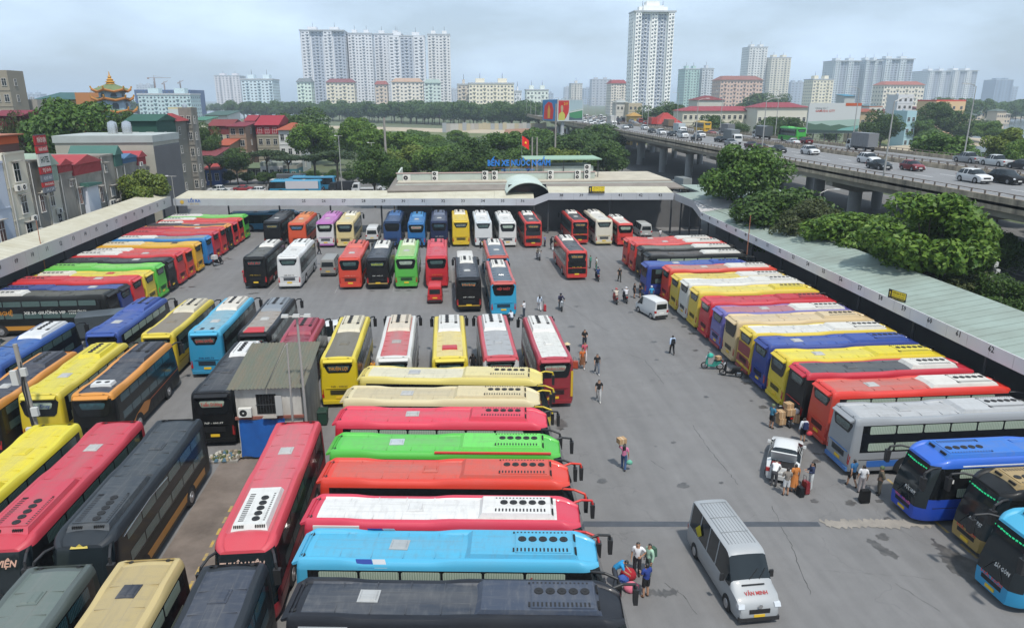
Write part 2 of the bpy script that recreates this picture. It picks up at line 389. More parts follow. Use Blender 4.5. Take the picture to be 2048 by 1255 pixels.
# ------------------------------------------------------------------ the ground
def ground_material():
    m = mat('asphalt', (0.155, 0.150, 0.148), 0.88)
    n = m.node_tree; b = n.nodes['Principled BSDF']; L = n.links.new
    t = n.nodes.new('ShaderNodeTexCoord')
    def noise(sc, det=5, rough=0.6):
        z = n.nodes.new('ShaderNodeTexNoise'); z.inputs['Scale'].default_value = sc; z.inputs['Detail'].default_value = det; z.inputs['Roughness'].default_value = rough
        L(t.outputs['Object'], z.inputs['Vector']); return z.outputs['Fac']
    def ramp(f, p0, p1, c0, c1):
        r = n.nodes.new('ShaderNodeValToRGB'); r.color_ramp.elements[0].position = p0; r.color_ramp.elements[1].position = p1
        r.color_ramp.elements[0].color = (c0,c0,c0,1); r.color_ramp.elements[1].color = (c1,c1,c1,1); L(f, r.inputs['Fac']); return r.outputs['Color']
    def mul(a, c):
        x = n.nodes.new('ShaderNodeMix'); x.data_type = 'RGBA'; x.blend_type = 'MULTIPLY'; x.inputs['Factor'].default_value = 1
        L(a, x.inputs['A']); L(c, x.inputs['B']); return x.outputs['Result']
    rgb = n.nodes.new('ShaderNodeRGB'); rgb.outputs[0].default_value = (0.150, 0.147, 0.146, 1)
    c = mul(rgb.outputs[0], ramp(noise(0.09, 6), 0.3, 0.7, 0.90, 1.08))      # broad worn patches
    c = mul(c, ramp(noise(0.8, 6, 0.7), 0.28, 0.72, 0.90, 1.06))             # tyre dirt
    c = mul(c, ramp(noise(26, 2), 0.2, 0.8, 0.86, 1.12))                     # aggregate
    c = mul(c, ramp(noise(0.42, 8, 0.72), 0.235, 0.29, 0.62, 1.0))           # old oil spots
    mpp = n.nodes.new('ShaderNodeMapping'); mpp.inputs['Scale'].default_value = (1.6, .10, 1); zt_ = n.nodes.new('ShaderNodeTexNoise'); zt_.inputs['Scale'].default_value = .9; zt_.inputs['Detail'].default_value = 5
    L(t.outputs['Object'], mpp.inputs['Vector']); L(mpp.outputs['Vector'], zt_.inputs['Vector']); c = mul(c, ramp(zt_.outputs['Fac'], .35, .68, .90, 1.05))   # tyre tracks
    # meandering crack lines
    v = n.nodes.new('ShaderNodeTexVoronoi'); v.feature = 'DISTANCE_TO_EDGE'; v.inputs['Scale'].default_value = 0.085
    w = n.nodes.new('ShaderNodeMix'); w.data_type = 'RGBA'; w.blend_type = 'ADD'; w.inputs['Factor'].default_value = 1.0
    zz = n.nodes.new('ShaderNodeTexNoise'); zz.inputs['Scale'].default_value = 0.35; zz.inputs['Detail'].default_value = 6
    L(t.outputs['Object'], zz.inputs['Vector'])
    sc = n.nodes.new('ShaderNodeVectorMath'); sc.operation = 'SCALE'; sc.inputs['Scale'].default_value = 5.0
    L(zz.outputs['Color'], sc.inputs[0]); ad = n.nodes.new('ShaderNodeVectorMath'); ad.operation = 'ADD'
    L(t.outputs['Object'], ad.inputs[0]); L(sc.outputs[0], ad.inputs[1]); L(ad.outputs[0], v.inputs['Vector'])
    c = mul(c, ramp(v.outputs['Distance'], 0.0010, 0.0030, 0.84, 1.0))
    L(c, b.inputs['Base Color'])
    bp = n.nodes.new('ShaderNodeBump'); bp.inputs['Strength'].default_value = 0.2; bp.inputs['Distance'].default_value = 0.02
    L(noise(40, 3), bp.inputs['Height']); L(bp.outputs['Normal'], b.inputs['Normal'])
    return m
ASPH = ground_material()
LAND = mat('scrub_land', (0.06, 0.085, 0.03), 0.95, var=0.8, vscale=0.012, vcol=(0.12, 0.12, 0.075), detail=9)
SAND = mat('sand_bank', (0.36, 0.30, 0.22), 0.95, var=0.6, vscale=0.08, vcol=(0.22, 0.20, 0.13), detail=6)
WATER = mat('lake_water', (0.10, 0.115, 0.12), 0.16, bump=0.12, bscale=0.6)
SOIL = mat('red_soil', (0.25, 0.14, 0.09), 0.95, var=0.5, vscale=0.2)
GRASS = mat('grass_bank', (0.075, 0.10, 0.03), 0.95, var=0.7, vscale=0.15, vcol=(0.16, 0.15, 0.075), detail=6)
PAVE = mat('dirty_concrete_paving', (0.165, 0.135, 0.115), 0.93, var=0.85, vscale=0.55, vcol=(0.075, 0.06, 0.05), bump=0.25, bscale=5, detail=9)
ROADM = mat('road_asphalt', (0.13, 0.128, 0.125), 0.9, var=0.5, vscale=0.3, vcol=(0.085, 0.083, 0.08))

def sheet(name, pts, z, m, kind=struct):
    b = MB(); b.add([(x, y, z) for x, y in pts], [tuple(range(len(pts)))]); o = b.build(name, m)
    return kind(o)
sheet('ground', [(-7000,-400),(7000,-400),(7000,11000),(-7000,11000)], -0.06, LAND)
sheet('yard_paving', [(-62,2),(50,2),(50,205),(-62,205)], 0.0, ASPH)
sheet('parking_pavement', [(-13.4,12),(-9.7,12),(-9.7,39),(-13.4,39)], 0.004, PAVE)
sheet('service_road', [(50.05,2),(96,2),(96,330),(50.05,330)], -0.004, ROADM)
sheet('street', [(-120,150),(50,150),(50,186),(-120,186)], 0.008, ROADM)
# water and banks beyond the station
sheet('pond_water', [(-70,330),(-20,345),(10,352),(45,345),(40,372),(5,392),(-60,420),(-150,450),(-160,400)], -0.04, WATER)
sheet('lake_water', [(-640,900),(-300,850),(-190,800),(-185,1150),(-300,1500),(-900,1600)], -0.035, WATER)
sheet('river_water', [(96,190),(150,215),(215,245),(330,250),(430,330),(900,560),(1100,800),(560,740),(420,560),(300,430),(255,350),(215,300),(150,270),(104,262)], -0.04, WATER)
def bank(name, pts, h, m, w):
    """a low ridge of earth following a line"""
    b = MB(); P = [Vector((x, y, 0)) for x, y in pts]; vs = []; fs = []
    for i, p in enumerate(P):
        d = (P[min(i+1, len(P)-1)]-P[max(i-1, 0)]).normalized(); s = Vector((-d.y, d.x, 0))
        for k, (o, z) in enumerate([(-1, -0.2), (-0.55, 0.6), (-0.2, 1.0), (0.25, 0.92), (0.6, 0.55), (1, -0.2)]):
            q = p+s*o*w*R.uniform(0.85, 1.15); vs.append((q.x, q.y, z*h*R.uniform(0.8, 1.15)))
    for i in range(len(P)-1):
        for k in range(5): fs.append((i*6+k, i*6+k+1, i*6+k+7, i*6+k+6))
    b.add(vs, fs); return struct(b.build(name, m, smooth=60))
bank('sand_bank', [(-190,640),(-150,600),(-95,560),(-45,520),(0,490),(40,455),(75,420)], 1.6, SAND, 14)
bank('grass_bank', [(-150,560),(-80,505),(-30,460),(20,430),(65,395)], 1.3, GRASS, 16)
bank('earth_mound', [(36,440),(46,436),(58,428),(70,420)], 3.4, SOIL, 7)
bank('sand_bank', [(97,255),(140,268),(190,292),(230,318),(270,352)], 1.2, SAND, 12)
bank('sand_bank', [(420,600),(520,690),(640,770),(800,850)], 1.5, SAND, 10)
bank('grass_bank', [(100,285),(150,300),(200,325),(240,350)], 1.8, GRASS, 10)

# stains, cracks and markings, each a thin sheet on the asphalt
WET = mat('wet_oil_stain', (0.05, 0.048, 0.047), 0.45, var=0.8, vscale=2.5, vcol=(0.11, 0.105, 0.10))
TAR = mat('tar_crack_filler', (0.045, 0.044, 0.043), 0.8)
STRIP = mat('drain_cover_steel', (0.075, 0.082, 0.095), 0.6, 0.3, var=0.5, vscale=1.5)
OLDC = mat('pale_concrete_patch', (0.25, 0.225, 0.195), 0.95, var=0.7, vscale=1.3, vcol=(0.15, 0.14, 0.125), detail=8)
BZ = [0]
def blob(pts, z, m, name='oil_stain'):
    BZ[0] += 1; z += BZ[0]*.00022
    # roughen the outline by subdividing each edge
    out = []
    for i, p in enumerate(pts):
        q = pts[(i+1) % len(pts)]; l = math.hypot(q[0]-p[0], q[1]-p[1]); n = max(3, int(l/0.10))
        for k in range(n):
            t = k/n; j = R.uniform(-1, 1)*(.16*min(1, l) if 0 < k else .02); nx, ny = -(q[1]-p[1])/l, (q[0]-p[0])/l
            out.append((p[0]+(q[0]-p[0])*t+nx*j, p[1]+(q[1]-p[1])*t+ny*j))
    return sheet(name, out, z, m)
blob([(8.02,25.16),(9.39,25.10),(9.21,24.67),(7.99,24.75)], 0.0045, WET)
blob([(19.46,27.91),(19.77,27.72),(19.9,27.12),(20.2,26.44),(19.95,26.24),(19.49,26.65),(19.38,27.28)], 0.0045, WET)
blob([(22.55,27.67),(22.7,27.06),(23.11,26.44),(23.39,25.67),(23.04,24.3),(22.08,24.39),(21.79,25.1),(21.94,25.98)], 0.0045, WET)
blob([(21.04,36.41),(21.77,36.25),(22.61,36.46),(22.71,35.64),(21.9,35.95)], 0.0045, WET)
blob([(6.45,42.22),(7.16,42.54),(7.31,41.4),(6.63,40.59)], 0.0045, WET)
for i in range(34):                                              # small drips in front of the rows
    x, y, r = R.uniform(8, 21), R.uniform(24, 75), R.uniform(0.08, 0.32)
    if R.random() < 0.4: x = R.uniform(20.2, 22.3)
    blob([(x-r, y-r*0.5), (x, y-r), (x+r*1.2, y-r*0.3), (x+r*0.8, y+r), (x-r*0.6, y+r*0.7)], 0.0045, WET)
for i in range(46):                                              # oil dripped where engines stand
    row = i % 4; x, y = [(R.uniform(21.2, 22.6), R.uniform(24, 85)), (R.uniform(-29.6, -28.2), R.uniform(62, 108)), (R.uniform(-22, 12), R.uniform(96.5, 99.5)), (R.uniform(-22, 16), R.uniform(75, 77.5))][row]; r = R.uniform(.12, .38)
    blob([(x-r, y-r*.4), (x, y-r*.7), (x+r*1.3, y-r*.2), (x+r*.7, y+r*.6), (x-r*.7, y+r*.5)], 0.0045, WET)
for pl in ([(15.29,40.68),(15.2,37.26),(15.3,35.12),(15.33,33.03)], [(8.95,25.57),(9.44,24.71),(9.71,23.31)], [(16.05,25.79),(17.72,25.47),(19.37,25.14),(20.9,24.66)],
           [(18.85,24.68),(19.2,23.83),(19.74,22.56)], [(11.3,36.37),(12.02,34.85)], [(13.04,56.54),(15.45,52.66),(15.51,47.39)], [(9.0,75),(12.1,68),(14.2,60)], [(16.2,31.0),(15.6,27.5),(14.8,24)]):
    b = MB(); pts = []
    for (x0, y0), (x1, y1) in zip(pl[:-1], pl[1:]):
        n = max(2, int(math.hypot(x1-x0, y1-y0)/0.25))
        pts += [(x0+(x1-x0)*k/n+R.uniform(-.05,.05), y0+(y1-y0)*k/n+R.uniform(-.05,.05)) for k in range(n)]
    for a, c in zip(pts[:-1], pts[1:]):
        w = R.uniform(0.006, 0.02); b.quad((a[0]-w, a[1], .004), (a[0]+w, a[1], .004), (c[0]+w, c[1], .004), (c[0]-w, c[1], .004))
    struct(b.build('crack', TAR))
sheet('drain_cover', [(5.6,30.14),(17.8,29.06),(17.85,29.46),(5.65,30.62)], 0.005, STRIP)
blob([(17.95,29.55),(20.5,29.4),(23.4,29.1),(23.1,28.5),(21,28.62),(18.2,28.9)], 0.005, OLDC, 'concrete_patch')
YEL = mat('worn_yellow_line', (0.40, 0.27, 0.055), 0.85, var=0.9, vscale=3, vcol=(0.17, 0.155, 0.14))
b = MB()
for y in range(13, 60):
    if y % 2 == 0: b.box(23.55+(y-26)*0.05*0.4, 23.70+(y-26)*0.05*0.4, y, y+1.1, 0.003, 0.0045)
for y in range(14, 34): b.box(-11.50, -11.36, y, y+0.55, 0.0065, 0.0085)
struct(b.build('painted_line', YEL))
# light paint dividing the bays of the middle rows
WL = mat('worn_white_line', (0.23, 0.225, 0.22), 0.9, var=0.8, vscale=2, vcol=(0.19, 0.18, 0.175))
b = MB()
for x in (-19.4, -12.4, -6.2, 0.3): b.box(x, x+0.07, 76, 88, 0.002, 0.004)
struct(b.build('painted_line', WL))

# ------------------------------------------------------------------ canopies with numbered bays
FASC = mat('grey_fascia_sheet', (0.40, 0.395, 0.40), 0.6, var=0.3, vscale=0.4, vcol=(0.28, 0.275, 0.275), stretch=(1, 1, 0.2))
FASC2 = mat('silver_fascia_sheet', (0.45, 0.47, 0.50), 0.45, 0.2, var=0.35, vscale=0.35, vcol=(0.33, 0.34, 0.36))
ROOFC = mat('cream_sheet_roof', (0.45, 0.43, 0.345), 0.8, var=0.8, vscale=0.5, vcol=(0.36, 0.33, 0.24), detail=8)
ROOFG = mat('pale_green_sheet_roof', (0.25, 0.31, 0.275), 0.75, var=0.8, vscale=0.30, vcol=(0.175, 0.20, 0.17), detail=8, bump=0.2, bscale=1.2)
STEEL = mat('dark_painted_steel', (0.055, 0.058, 0.062), 0.6)
NUM = mat('bay_number_black', (0.012, 0.012, 0.014), 0.7)
DKWALL = mat('shaded_concourse_wall', (0.11, 0.11, 0.112), 0.8, var=0.4, vscale=0.5)  # gloom under the canopies is put into this dark wall colour
ZF0, ZF1 = 4.5, 5.55

def canopy(name, label, a, c, depth_dir, depth, roofm, fmat, panels, numbers, rise=0.55, z0=ZF0, z1=ZF1, numsize=0.62, behind=True):
    """fascia of single panels along a-c, sheet roof running back from it, columns and a soffit beam"""
    root = empty(name, (a[0], a[1], 0)); tag(root, label, 'canopy')
    A = Vector((a[0], a[1], 0)); B_ = Vector((c[0], c[1], 0)); d = (B_-A); L = d.length; d.normalize(); n = Vector((*depth_dir, 0)).normalized()
    o = Vector((a[0], a[1], 0))
    def W3(p): return tuple(p-o)
    pw = L/panels; gap = 0.012
    for i in range(panels):
        b = MB(); p0 = A+d*(i*pw+gap); p1 = A+d*((i+1)*pw-gap)
        t = n*0.06
        vs = [p0, p1, p1+t, p0+t]; vs = [W3(v+Vector((0,0,z0))) for v in vs]+[W3(v+Vector((0,0,z1))) for v in vs]
        b.add(vs, [(0,3,2,1),(4,5,6,7),(0,1,5,4),(1,2,6,5),(2,3,7,6),(3,0,4,7)]); b.build('fascia_panel', fmat, root)
    # roof as sheets, each with raised seams
    ns = max(3, int(L/6.0))
    for i in range(ns):
        p0 = A+d*(L*i/ns)+n*0.05; p1 = A+d*(L*(i+1)/ns-0.02)+n*0.05
        q0 = p0+n*depth; q1 = p1+n*depth; zb = z1-0.06; zt = z1+rise
        b = MB(); k = int((p1-p0).length/0.9)
        b.add([W3(p0+Vector((0,0,zb))), W3(p1+Vector((0,0,zb))), W3(q1+Vector((0,0,zt))), W3(q0+Vector((0,0,zt))),
               W3(p0+Vector((0,0,zb-.08))), W3(p1+Vector((0,0,zb-.08))), W3(q1+Vector((0,0,zt-.08))), W3(q0+Vector((0,0,zt-.08)))],
              [(0,1,2,3),(7,6,5,4),(0,4,5,1),(1,5,6,2),(2,6,7,3),(3,7,4,0)])
        for j in range(k):
            e0 = p0+(p1-p0)*((j+0.5)/k); e1 = e0+n*depth; w = d*0.03
            b.quad(W3(e0-w+Vector((0,0,zb+.018))), W3(e0+w+Vector((0,0,zb+.018))), W3(e1+w+Vector((0,0,zt+.018))), W3(e1-w+Vector((0,0,zt+.018))))
        b.build('roof_sheet', roofm, root)
    nc = max(2, int(L/7.5))
    for i in range(nc+1):
        p = A+d*(L*i/nc)+n*1.2; b = MB(); q = p-o
        b.tube((q.x, q.y, 0), (q.x, q.y, z0+0.2), 0.14, 0.12, 10); b.build('column', STEEL, root, smooth=40)
    b = MB(); p0 = A+n*1.2; p1 = B_+n*1.2
    for s_ in (0, 1):
        e = n*(depth-1.6)*s_
        b.add([W3(p0+e+Vector((0,0,z0-0.05))), W3(p1+e+Vector((0,0,z0-0.05))), W3(p1+e+n*0.2+Vector((0,0,z0-0.05))), W3(p0+e+n*0.2+Vector((0,0,z0-0.05))),
               W3(p0+e+Vector((0,0,z0+0.3))), W3(p1+e+Vector((0,0,z0+0.3))), W3(p1+e+n*0.2+Vector((0,0,z0+0.3))), W3(p0+e+n*0.2+Vector((0,0,z0+0.3)))],
              [(0,3,2,1),(4,5,6,7),(0,1,5,4),(1,2,6,5),(2,3,7,6),(3,0,4,7)])
    b.build('beam', STEEL, root)
    if behind:
        b = MB(); p0 = A+n*(depth-0.3); p1 = B_+n*(depth-0.3)
        b.add([W3(p0), W3(p1), W3(p1+n*0.2), W3(p0+n*0.2)]+[W3(q+Vector((0,0,z1+rise-0.12))) for q in (p0, p1, p1+n*0.2, p0+n*0.2)],
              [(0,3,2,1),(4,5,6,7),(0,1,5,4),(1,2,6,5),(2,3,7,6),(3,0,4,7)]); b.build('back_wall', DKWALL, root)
    for t, s_ in numbers:
        p = A+d*s_-n*0.012+Vector((0,0,(z0+z1)/2+0.16)); rd = d if d.cross(Vector((0,0,1))).dot(-n) > 0 else -d
        text(t, NUM, root, p-o, rd, (0,0,1), numsize, name='bay_number', bold=0.012)
    return root

# left canopy: bays 09..20, runs along X = -41
lc = [('%02d' % k, 12.1+(k-9)*2.87) for k in range(6, 24)]
canopy('bay_canopy', 'long low canopy with bays 09 to 20 below the tall left houses', (-40.4,58), (-41.8,113.2), (-1,0), 3.0, ROOFC, FASC, 24, [(t, s_) for t, s_ in lc if s_ < 54.5], z1=6.0)
# back canopy left half: exit sign, bays 25..36
BA, BB = (-41.6,113.4), (13.2,108.7)
bd = (Vector((*BB,0))-Vector((*BA,0))); bl = bd.length
num = [('%d' % k, 19.9+(k-25)*3.03) for k in range(25, 37)]
cb = canopy('back_canopy', 'cream roofed canopy over bays 25 to 36 at the far side', BA, BB, (0.085,1), 5.6, ROOFC, FASC2, 20, num, behind=False)
text('LỐI RA', mat('sign_blue', (0.02, 0.10, 0.36), 0.5), cb, (3.2, -0.30, 5.2), (1,-0.085,0), (0,0,1), 0.62, name='exit_lettering', bold=0.02)
text('(EXIT GATE)', mat('sign_gold', (0.55, 0.36, 0.05), 0.5), cb, (3.2, -0.30, 4.75), (1,-0.085,0), (0,0,1), 0.25, name='exit_lettering')
b = MB(); b.disc((1.35,-0.17,5.05), (-0.085,-1,0), 0.30, 14); b.build('round_logo', mat('sign_gold', (0.55, 0.36, 0.05), 0.5), cb)
# back canopy right half stands 0.85 m higher
num2 = [('38', 1.9), ('39', 4.95), ('41', 10.9), ('42', 14.0), ('43', 17.0)]
cr = canopy('back_canopy', 'raised pale canopy over bays 38 to 43 beside the station hall', (15.4,108.5), (34.4,106.9), (0.085,1), 5.4, ROOFC, FASC2, 10, num2, rise=0.35, z0=5.35, z1=6.4, behind=False)
b = MB(); b.add([(13.2,108.7,ZF0),(15.4,108.5,5.35),(15.4,108.5,6.4),(13.2,108.7,ZF1),(13.2,108.78,ZF0),(15.4,108.58,5.35),(15.4,108.58,6.4),(13.2,108.78,ZF1)],
                [(0,1,2,3),(7,6,5,4),(0,4,5,1),(3,2,6,7)])
j = b.build('fascia_joint', FASC2, cr); j.location = (-15.4, -108.5, 0)
# right canopy: bays 44..62 along X = 34, its far end sloping up to the raised part
num3 = [('%d' % k, 6.0+(62-k)*3.05) for k in range(44, 64)]
canopy('bay_canopy', 'long green roofed canopy with bays 44 to 62 under the big trees', (33.7,33.5), (34.5,95), (1,0), 5.4, ROOFG, mat('light_fascia_sheet', (0.62, 0.62, 0.63), 0.55, var=0.35, vscale=0.4, vcol=(0.45, 0.44, 0.43), stretch=(1, 1, 0.2)), 30, num3, rise=0.75, z0=4.38, z1=5.28, numsize=0.55)
b = MB(); b.box(41.4, 52, 96.5, 117, 6.3, 6.45); b.box(38.7, 41.3, 107.5, 117, 6.3, 6.45); ex = b.build('flat_canopy_roof', ROOFG); tag(ex, 'wide pale green flat roof in the far right corner of the yard', 'roof')
rr = canopy('side_canopy', 'raised corner canopy joining the right bays to the back canopy', (34.45,98.2), (34.45,106.8), (1,0), 7.2, ROOFG, FASC, 4, [], rise=0.3, z0=5.35, z1=6.4)
b = MB(); b.add([(34.5,95,4.38),(34.45,98.2,5.35),(34.45,98.2,6.4),(34.5,95,5.28),(41.1,95,6.03),(41.6,98.2,6.7),(34.58,95,4.38),(34.53,98.2,5.35)], [(0,3,2,1),(3,4,5,2),(0,1,7,6)])
j = b.build('sloping_joint', [FASC], rr); j.location = (-34.45, -98.2, 0)

# ------------------------------------------------------------------ station hall behind the back canopy
WALLG = mat('pale_green_render', (0.40, 0.45, 0.40), 0.85, var=0.4, vscale=0.5, vcol=(0.28, 0.30, 0.26))
EAVE = mat('weathered_brown_eave', (0.20, 0.175, 0.15), 0.8, var=0.5, vscale=0.5)
BEIGER = mat('beige_flat_roof', (0.42, 0.38, 0.30), 0.85, var=0.6, vscale=0.4, vcol=(0.27, 0.24, 0.19), detail=8)
BARREL = mat('pale_green_barrel_sheet', (0.45, 0.52, 0.47), 0.55, var=0.3, vscale=0.5)
WHITE = mat('white_paint', (0.70, 0.70, 0.68), 0.6, var=0.3, vscale=1.0, vcol=(0.5, 0.49, 0.46))
REDB = mat('red_bunting', (0.42, 0.02, 0.02), 0.7)
hall = empty('station_hall', (14, 116, 0)); tag(hall, 'low station hall with brown eaves and flat roof behind the back canopy', 'station building')
def hp(name, bld, m, smooth=None):
    o = bld.build(name, m, hall, smooth=smooth); o.location = (-14, -116, 0); return o
b = MB(); b.box(-8.2, 37.5, 117.2, 133, 0, 6.9); hp('wall', b, WALLG)
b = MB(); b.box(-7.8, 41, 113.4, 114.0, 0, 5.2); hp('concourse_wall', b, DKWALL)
b = MB(); b.taper((-9.4,38.6,114.6,134.4), (-8.0,37.4,118.2,133.0), 6.25, 7.05); b.box(-9.4, 38.6, 114.6, 134.4, 6.05, 6.25); hp('eave', b, EAVE)
b = MB(); b.box(-8.0, 37.4, 118.25, 133, 7.052, 7.15); hp('flat_roof', b, BEIGER)
b = MB(); b.box(-8.2, 25, 121.0, 121.3, 7.15, 8.25); b.box(-8.2, -7.9, 121.3, 133, 7.15, 8.25); b.box(24.7, 25, 121.3, 133, 7.15, 8.25); hp('parapet', b, WALLG)
b = MB(); b.box(-8.35, 25.1, 120.9, 121.4, 8.25, 8.38); hp('parapet_cap', b, mat('pinkish_coping', (0.42, 0.30, 0.27), 0.8))
for x in range(-8, 34, 3):                                          # glazing bars below the eave
    b = MB(); b.box(x, x+0.08, 116.9, 117.1, 5.0, 6.05); hp('mullion', b, CHROME)
b = MB(); b.box(-8, 37, 117.10, 117.16, 5.0, 6.0); hp('clerestory_glass', b, GLASS)
b = MB(); b.box(-9.3, 9.6, 114.7, 114.9, 5.0, 6.05); hp('front_glazing', b, mat('smoked_glass', (0.05, 0.055, 0.05), 0.2))
# barrel vaulted porch roof
bm = MB(); n = 14; vs = []
for y, zc in ((111.0, 0), (123.5, 0.35)):
    for i in range(n+1):
        a = pi*(0.14+0.72*i/n); vs.append((12.55-3.35*cos(a)/0.9, y, 5.0+zc+2.75*sin(a)))
bm.add(vs, [(i, i+1, n+2+i, n+1+i) for i in range(n)])
vs2 = [(x, y, z-0.12) for x, y, z in vs]; bm.add(vs2, [(n+1+i, n+2+i, i+1, i) for i in range(n)])
bm.add([vs[i] for i in range(n+1)]+[vs2[i] for i in range(n+1)], [(n+1+i, n+2+i, i+1, i) for i in range(n)])
hp('barrel_roof', bm, BARREL, smooth=50)
b = MB(); b.box(9.6, 15.6, 113.0, 113.1, 4.6, 7.2); hp('porch_glass', b, GLASS)
b = MB(); b.box(16.5, 25.3, 124.0, 130.5, 7.15, 9.0); hp('roof_room', b, WALLG)
b = MB(); b.box(13.4, 26.6, 123.2, 131.0, 10.1, 10.28); hp('roof_room_canopy', b, mat('green_sheet', (0.22, 0.33, 0.24), 0.7))
for x in (14, 20, 26):
    b = MB(); b.box(x, x+.12, 123.6, 123.72, 7.15, 10.1); hp('post', b, STEEL)
# dark recess and red bunting seen under the canopy
b = MB()
for i in range(120):
    x = -6+i*0.16; b.add([(x, 112.6, 4.25), (x+.12, 112.6, 4.25), (x+.06, 112.6, 3.95)], [(0,1,2)])
stuff(hp('bunting', b, REDB))
BENS = mat('sign_letter_blue', (0.015, 0.16, 0.52), 0.45)
sg = empty('station_sign', (12.2, 122, 7.2)); tag(sg, 'big blue station name letters standing on the hall roof', 'sign')
text('BẾN XE NƯỚC NGẦM', BENS, sg, (0, 0, 2.55), (1,0,0), (0,0,1), 1.35, 10.6, bold=0.03)
text('NUOC NGAM BUS STATION', BENS, sg, (-0.2, 0, 1.42), (1,0,0), (0,0,1), 0.5, 5.6, bold=0.01)
b = MB()
for x in (-4.2, -1.4, 1.4, 4.2): b.box(x-.05, x+.05, 0.1, 0.2, 0, 3.0)
b.box(-5.3, 5.3, 0.08, 0.12, 1.75, 1.83); b.box(-5.3, 5.3, 0.08, 0.12, 3.0, 3.08); b.build('support_frame', mat('rusty_steel', (0.14, 0.075, 0.05), 0.8), sg)
# flag
fl = empty('flag', (12.6, 121.5, 7.2)); tag(fl, 'red flag with yellow star flying above the station sign', 'flag')
b = MB(); b.tube((0,0,0), (0,0,7.2), 0.04, 0.03, 8); b.build('flag_pole', CHROME, fl)
b = MB(); nx = 10
vs = [(0.05+1.15*i/nx, 0.10*sin(i*0.9), 5.0+2.0-1.55*j-0.75*(i/nx)**1.3) for i in range(nx+1) for j in (0, 1)]
b.add(vs, [(2*i, 2*i+1, 2*i+3, 2*i+2) for i in range(nx)]); cl = b.build('flag_cloth', mat('flag_red', (0.60, 0.012, 0.012), 0.7), fl, smooth=80)
b = MB(); b.add([(0.62+0.26*(1 if i % 2 == 0 else 0.42)*sin(i*pi/5), -0.16, 5.92+0.26*(1 if i % 2 == 0 else 0.42)*cos(i*pi/5)) for i in range(10)], [tuple(range(10))]); b.build('star', mat('flag_yellow', (0.75, 0.55, 0.02), 0.7), cl)
# yellow exit signs on the canopies
def exit_sign(label, loc, rz, sc=.9):
    s_ = empty('exit_sign', loc, rz); s_.scale = (sc,)*3; tag(s_, label, 'sign')
    b = MB(); b.box(-1.35, 1.35, 0, 0.12, 0, 1.15); b.build('board', BLACKP, s_)
    b = MB(); b.box(-0.78, 1.33, -0.012, -0.002, 0.36, 1.12); b.build('yellow_panel', mat('sign_yellow', (0.72, 0.55, 0.02), 0.5), s_)
    b = MB(); b.add([(-1.06,-.012,.95),(-1.2,-.012,.72),(-1.1,-.012,.72),(-1.1,-.012,.3),(-1.02,-.012,.3),(-1.02,-.012,.72),(-.92,-.012,.72)], [(0,1,2,3,4,5,6)]); b.build('arrow', mat('sign_yellow', (0.72, 0.55, 0.02), 0.5), s_)
    text('LỐI RA Ô TÔ', NUM, s_, (0.28, -0.02, 0.86), (1,0,0), (0,0,1), 0.3, 1.8, bold=.01)
    text('EXIT TO CAR PARK', NUM, s_, (0.28, -0.02, 0.53), (1,0,0), (0,0,1), 0.18, 1.8)
    text('NƯỚC NGẦM', mat('sign_yellow', (0.72, 0.55, 0.02), 0.5), s_, (0.28, -0.012, 0.17), (1,0,0), (0,0,1), 0.18, 1.8)
exit_sign('yellow and black exit sign standing on the raised back canopy', (22.6, 107.7, 6.36), radians(-5))
exit_sign('yellow and black exit sign on the right canopy above bay 57', (34.1, 50.0, 5.25), radians(-90+12), .62)

# air conditioners: outdoor units used all over
def ac_mesh():
    b = MB(); b.box(-.42, .42, -.15, .15, 0, .62, 0); b.disc((-.1,-.153,.31), (0,-1,0), .25, 14, 1); b.disc((-.1,-.157,.31), (0,-1,0), .06, 8, 0)
    return b.mesh('outdoor_unit')
ACM = ac_mesh()
ACW = mat('outdoor_unit_white', (0.60, 0.59, 0.55), 0.6, var=0.4, vscale=3)
def outdoor_unit(loc, rz, label, sc=1.0, stack=1, group=None):
    for k in range(stack):
        o = put('air_conditioner', ACM, [ACW, DARKG], None, (loc[0], loc[1], loc[2]+k*0.64*sc), rz); o.scale = (sc,)*3
        tag(o, label if stack == 1 else label+(', bottom one' if k == 0 else ', top one' if k == stack-1 else ', middle one'), 'air conditioner', group)
outdoor_unit((-6.6,120.7,7.16), 0, 'white outdoor unit at the left end of the station roof', 1.5, 1)
for i, x in enumerate((-1.9, 6.4, 8.0)):
    outdoor_unit((x,120.6,7.16), 0, ['white outdoor units on the roof over bay 31', 'white outdoor units left of the barrel roof, farther from it', 'white outdoor units right beside the left edge of the barrel roof'][i], 1.15, 2)
outdoor_unit((17.4,120.6,7.16), 0, 'white outdoor units right of the barrel roof', 1.15, 2)
outdoor_unit((22.0,120.6,7.16), 0, 'white outdoor units in front of the roof room', 1.15, 2)
outdoor_unit((23.6,120.6,7.16), 0, 'white outdoor units at the right end of the roof room', 1.25, 3)

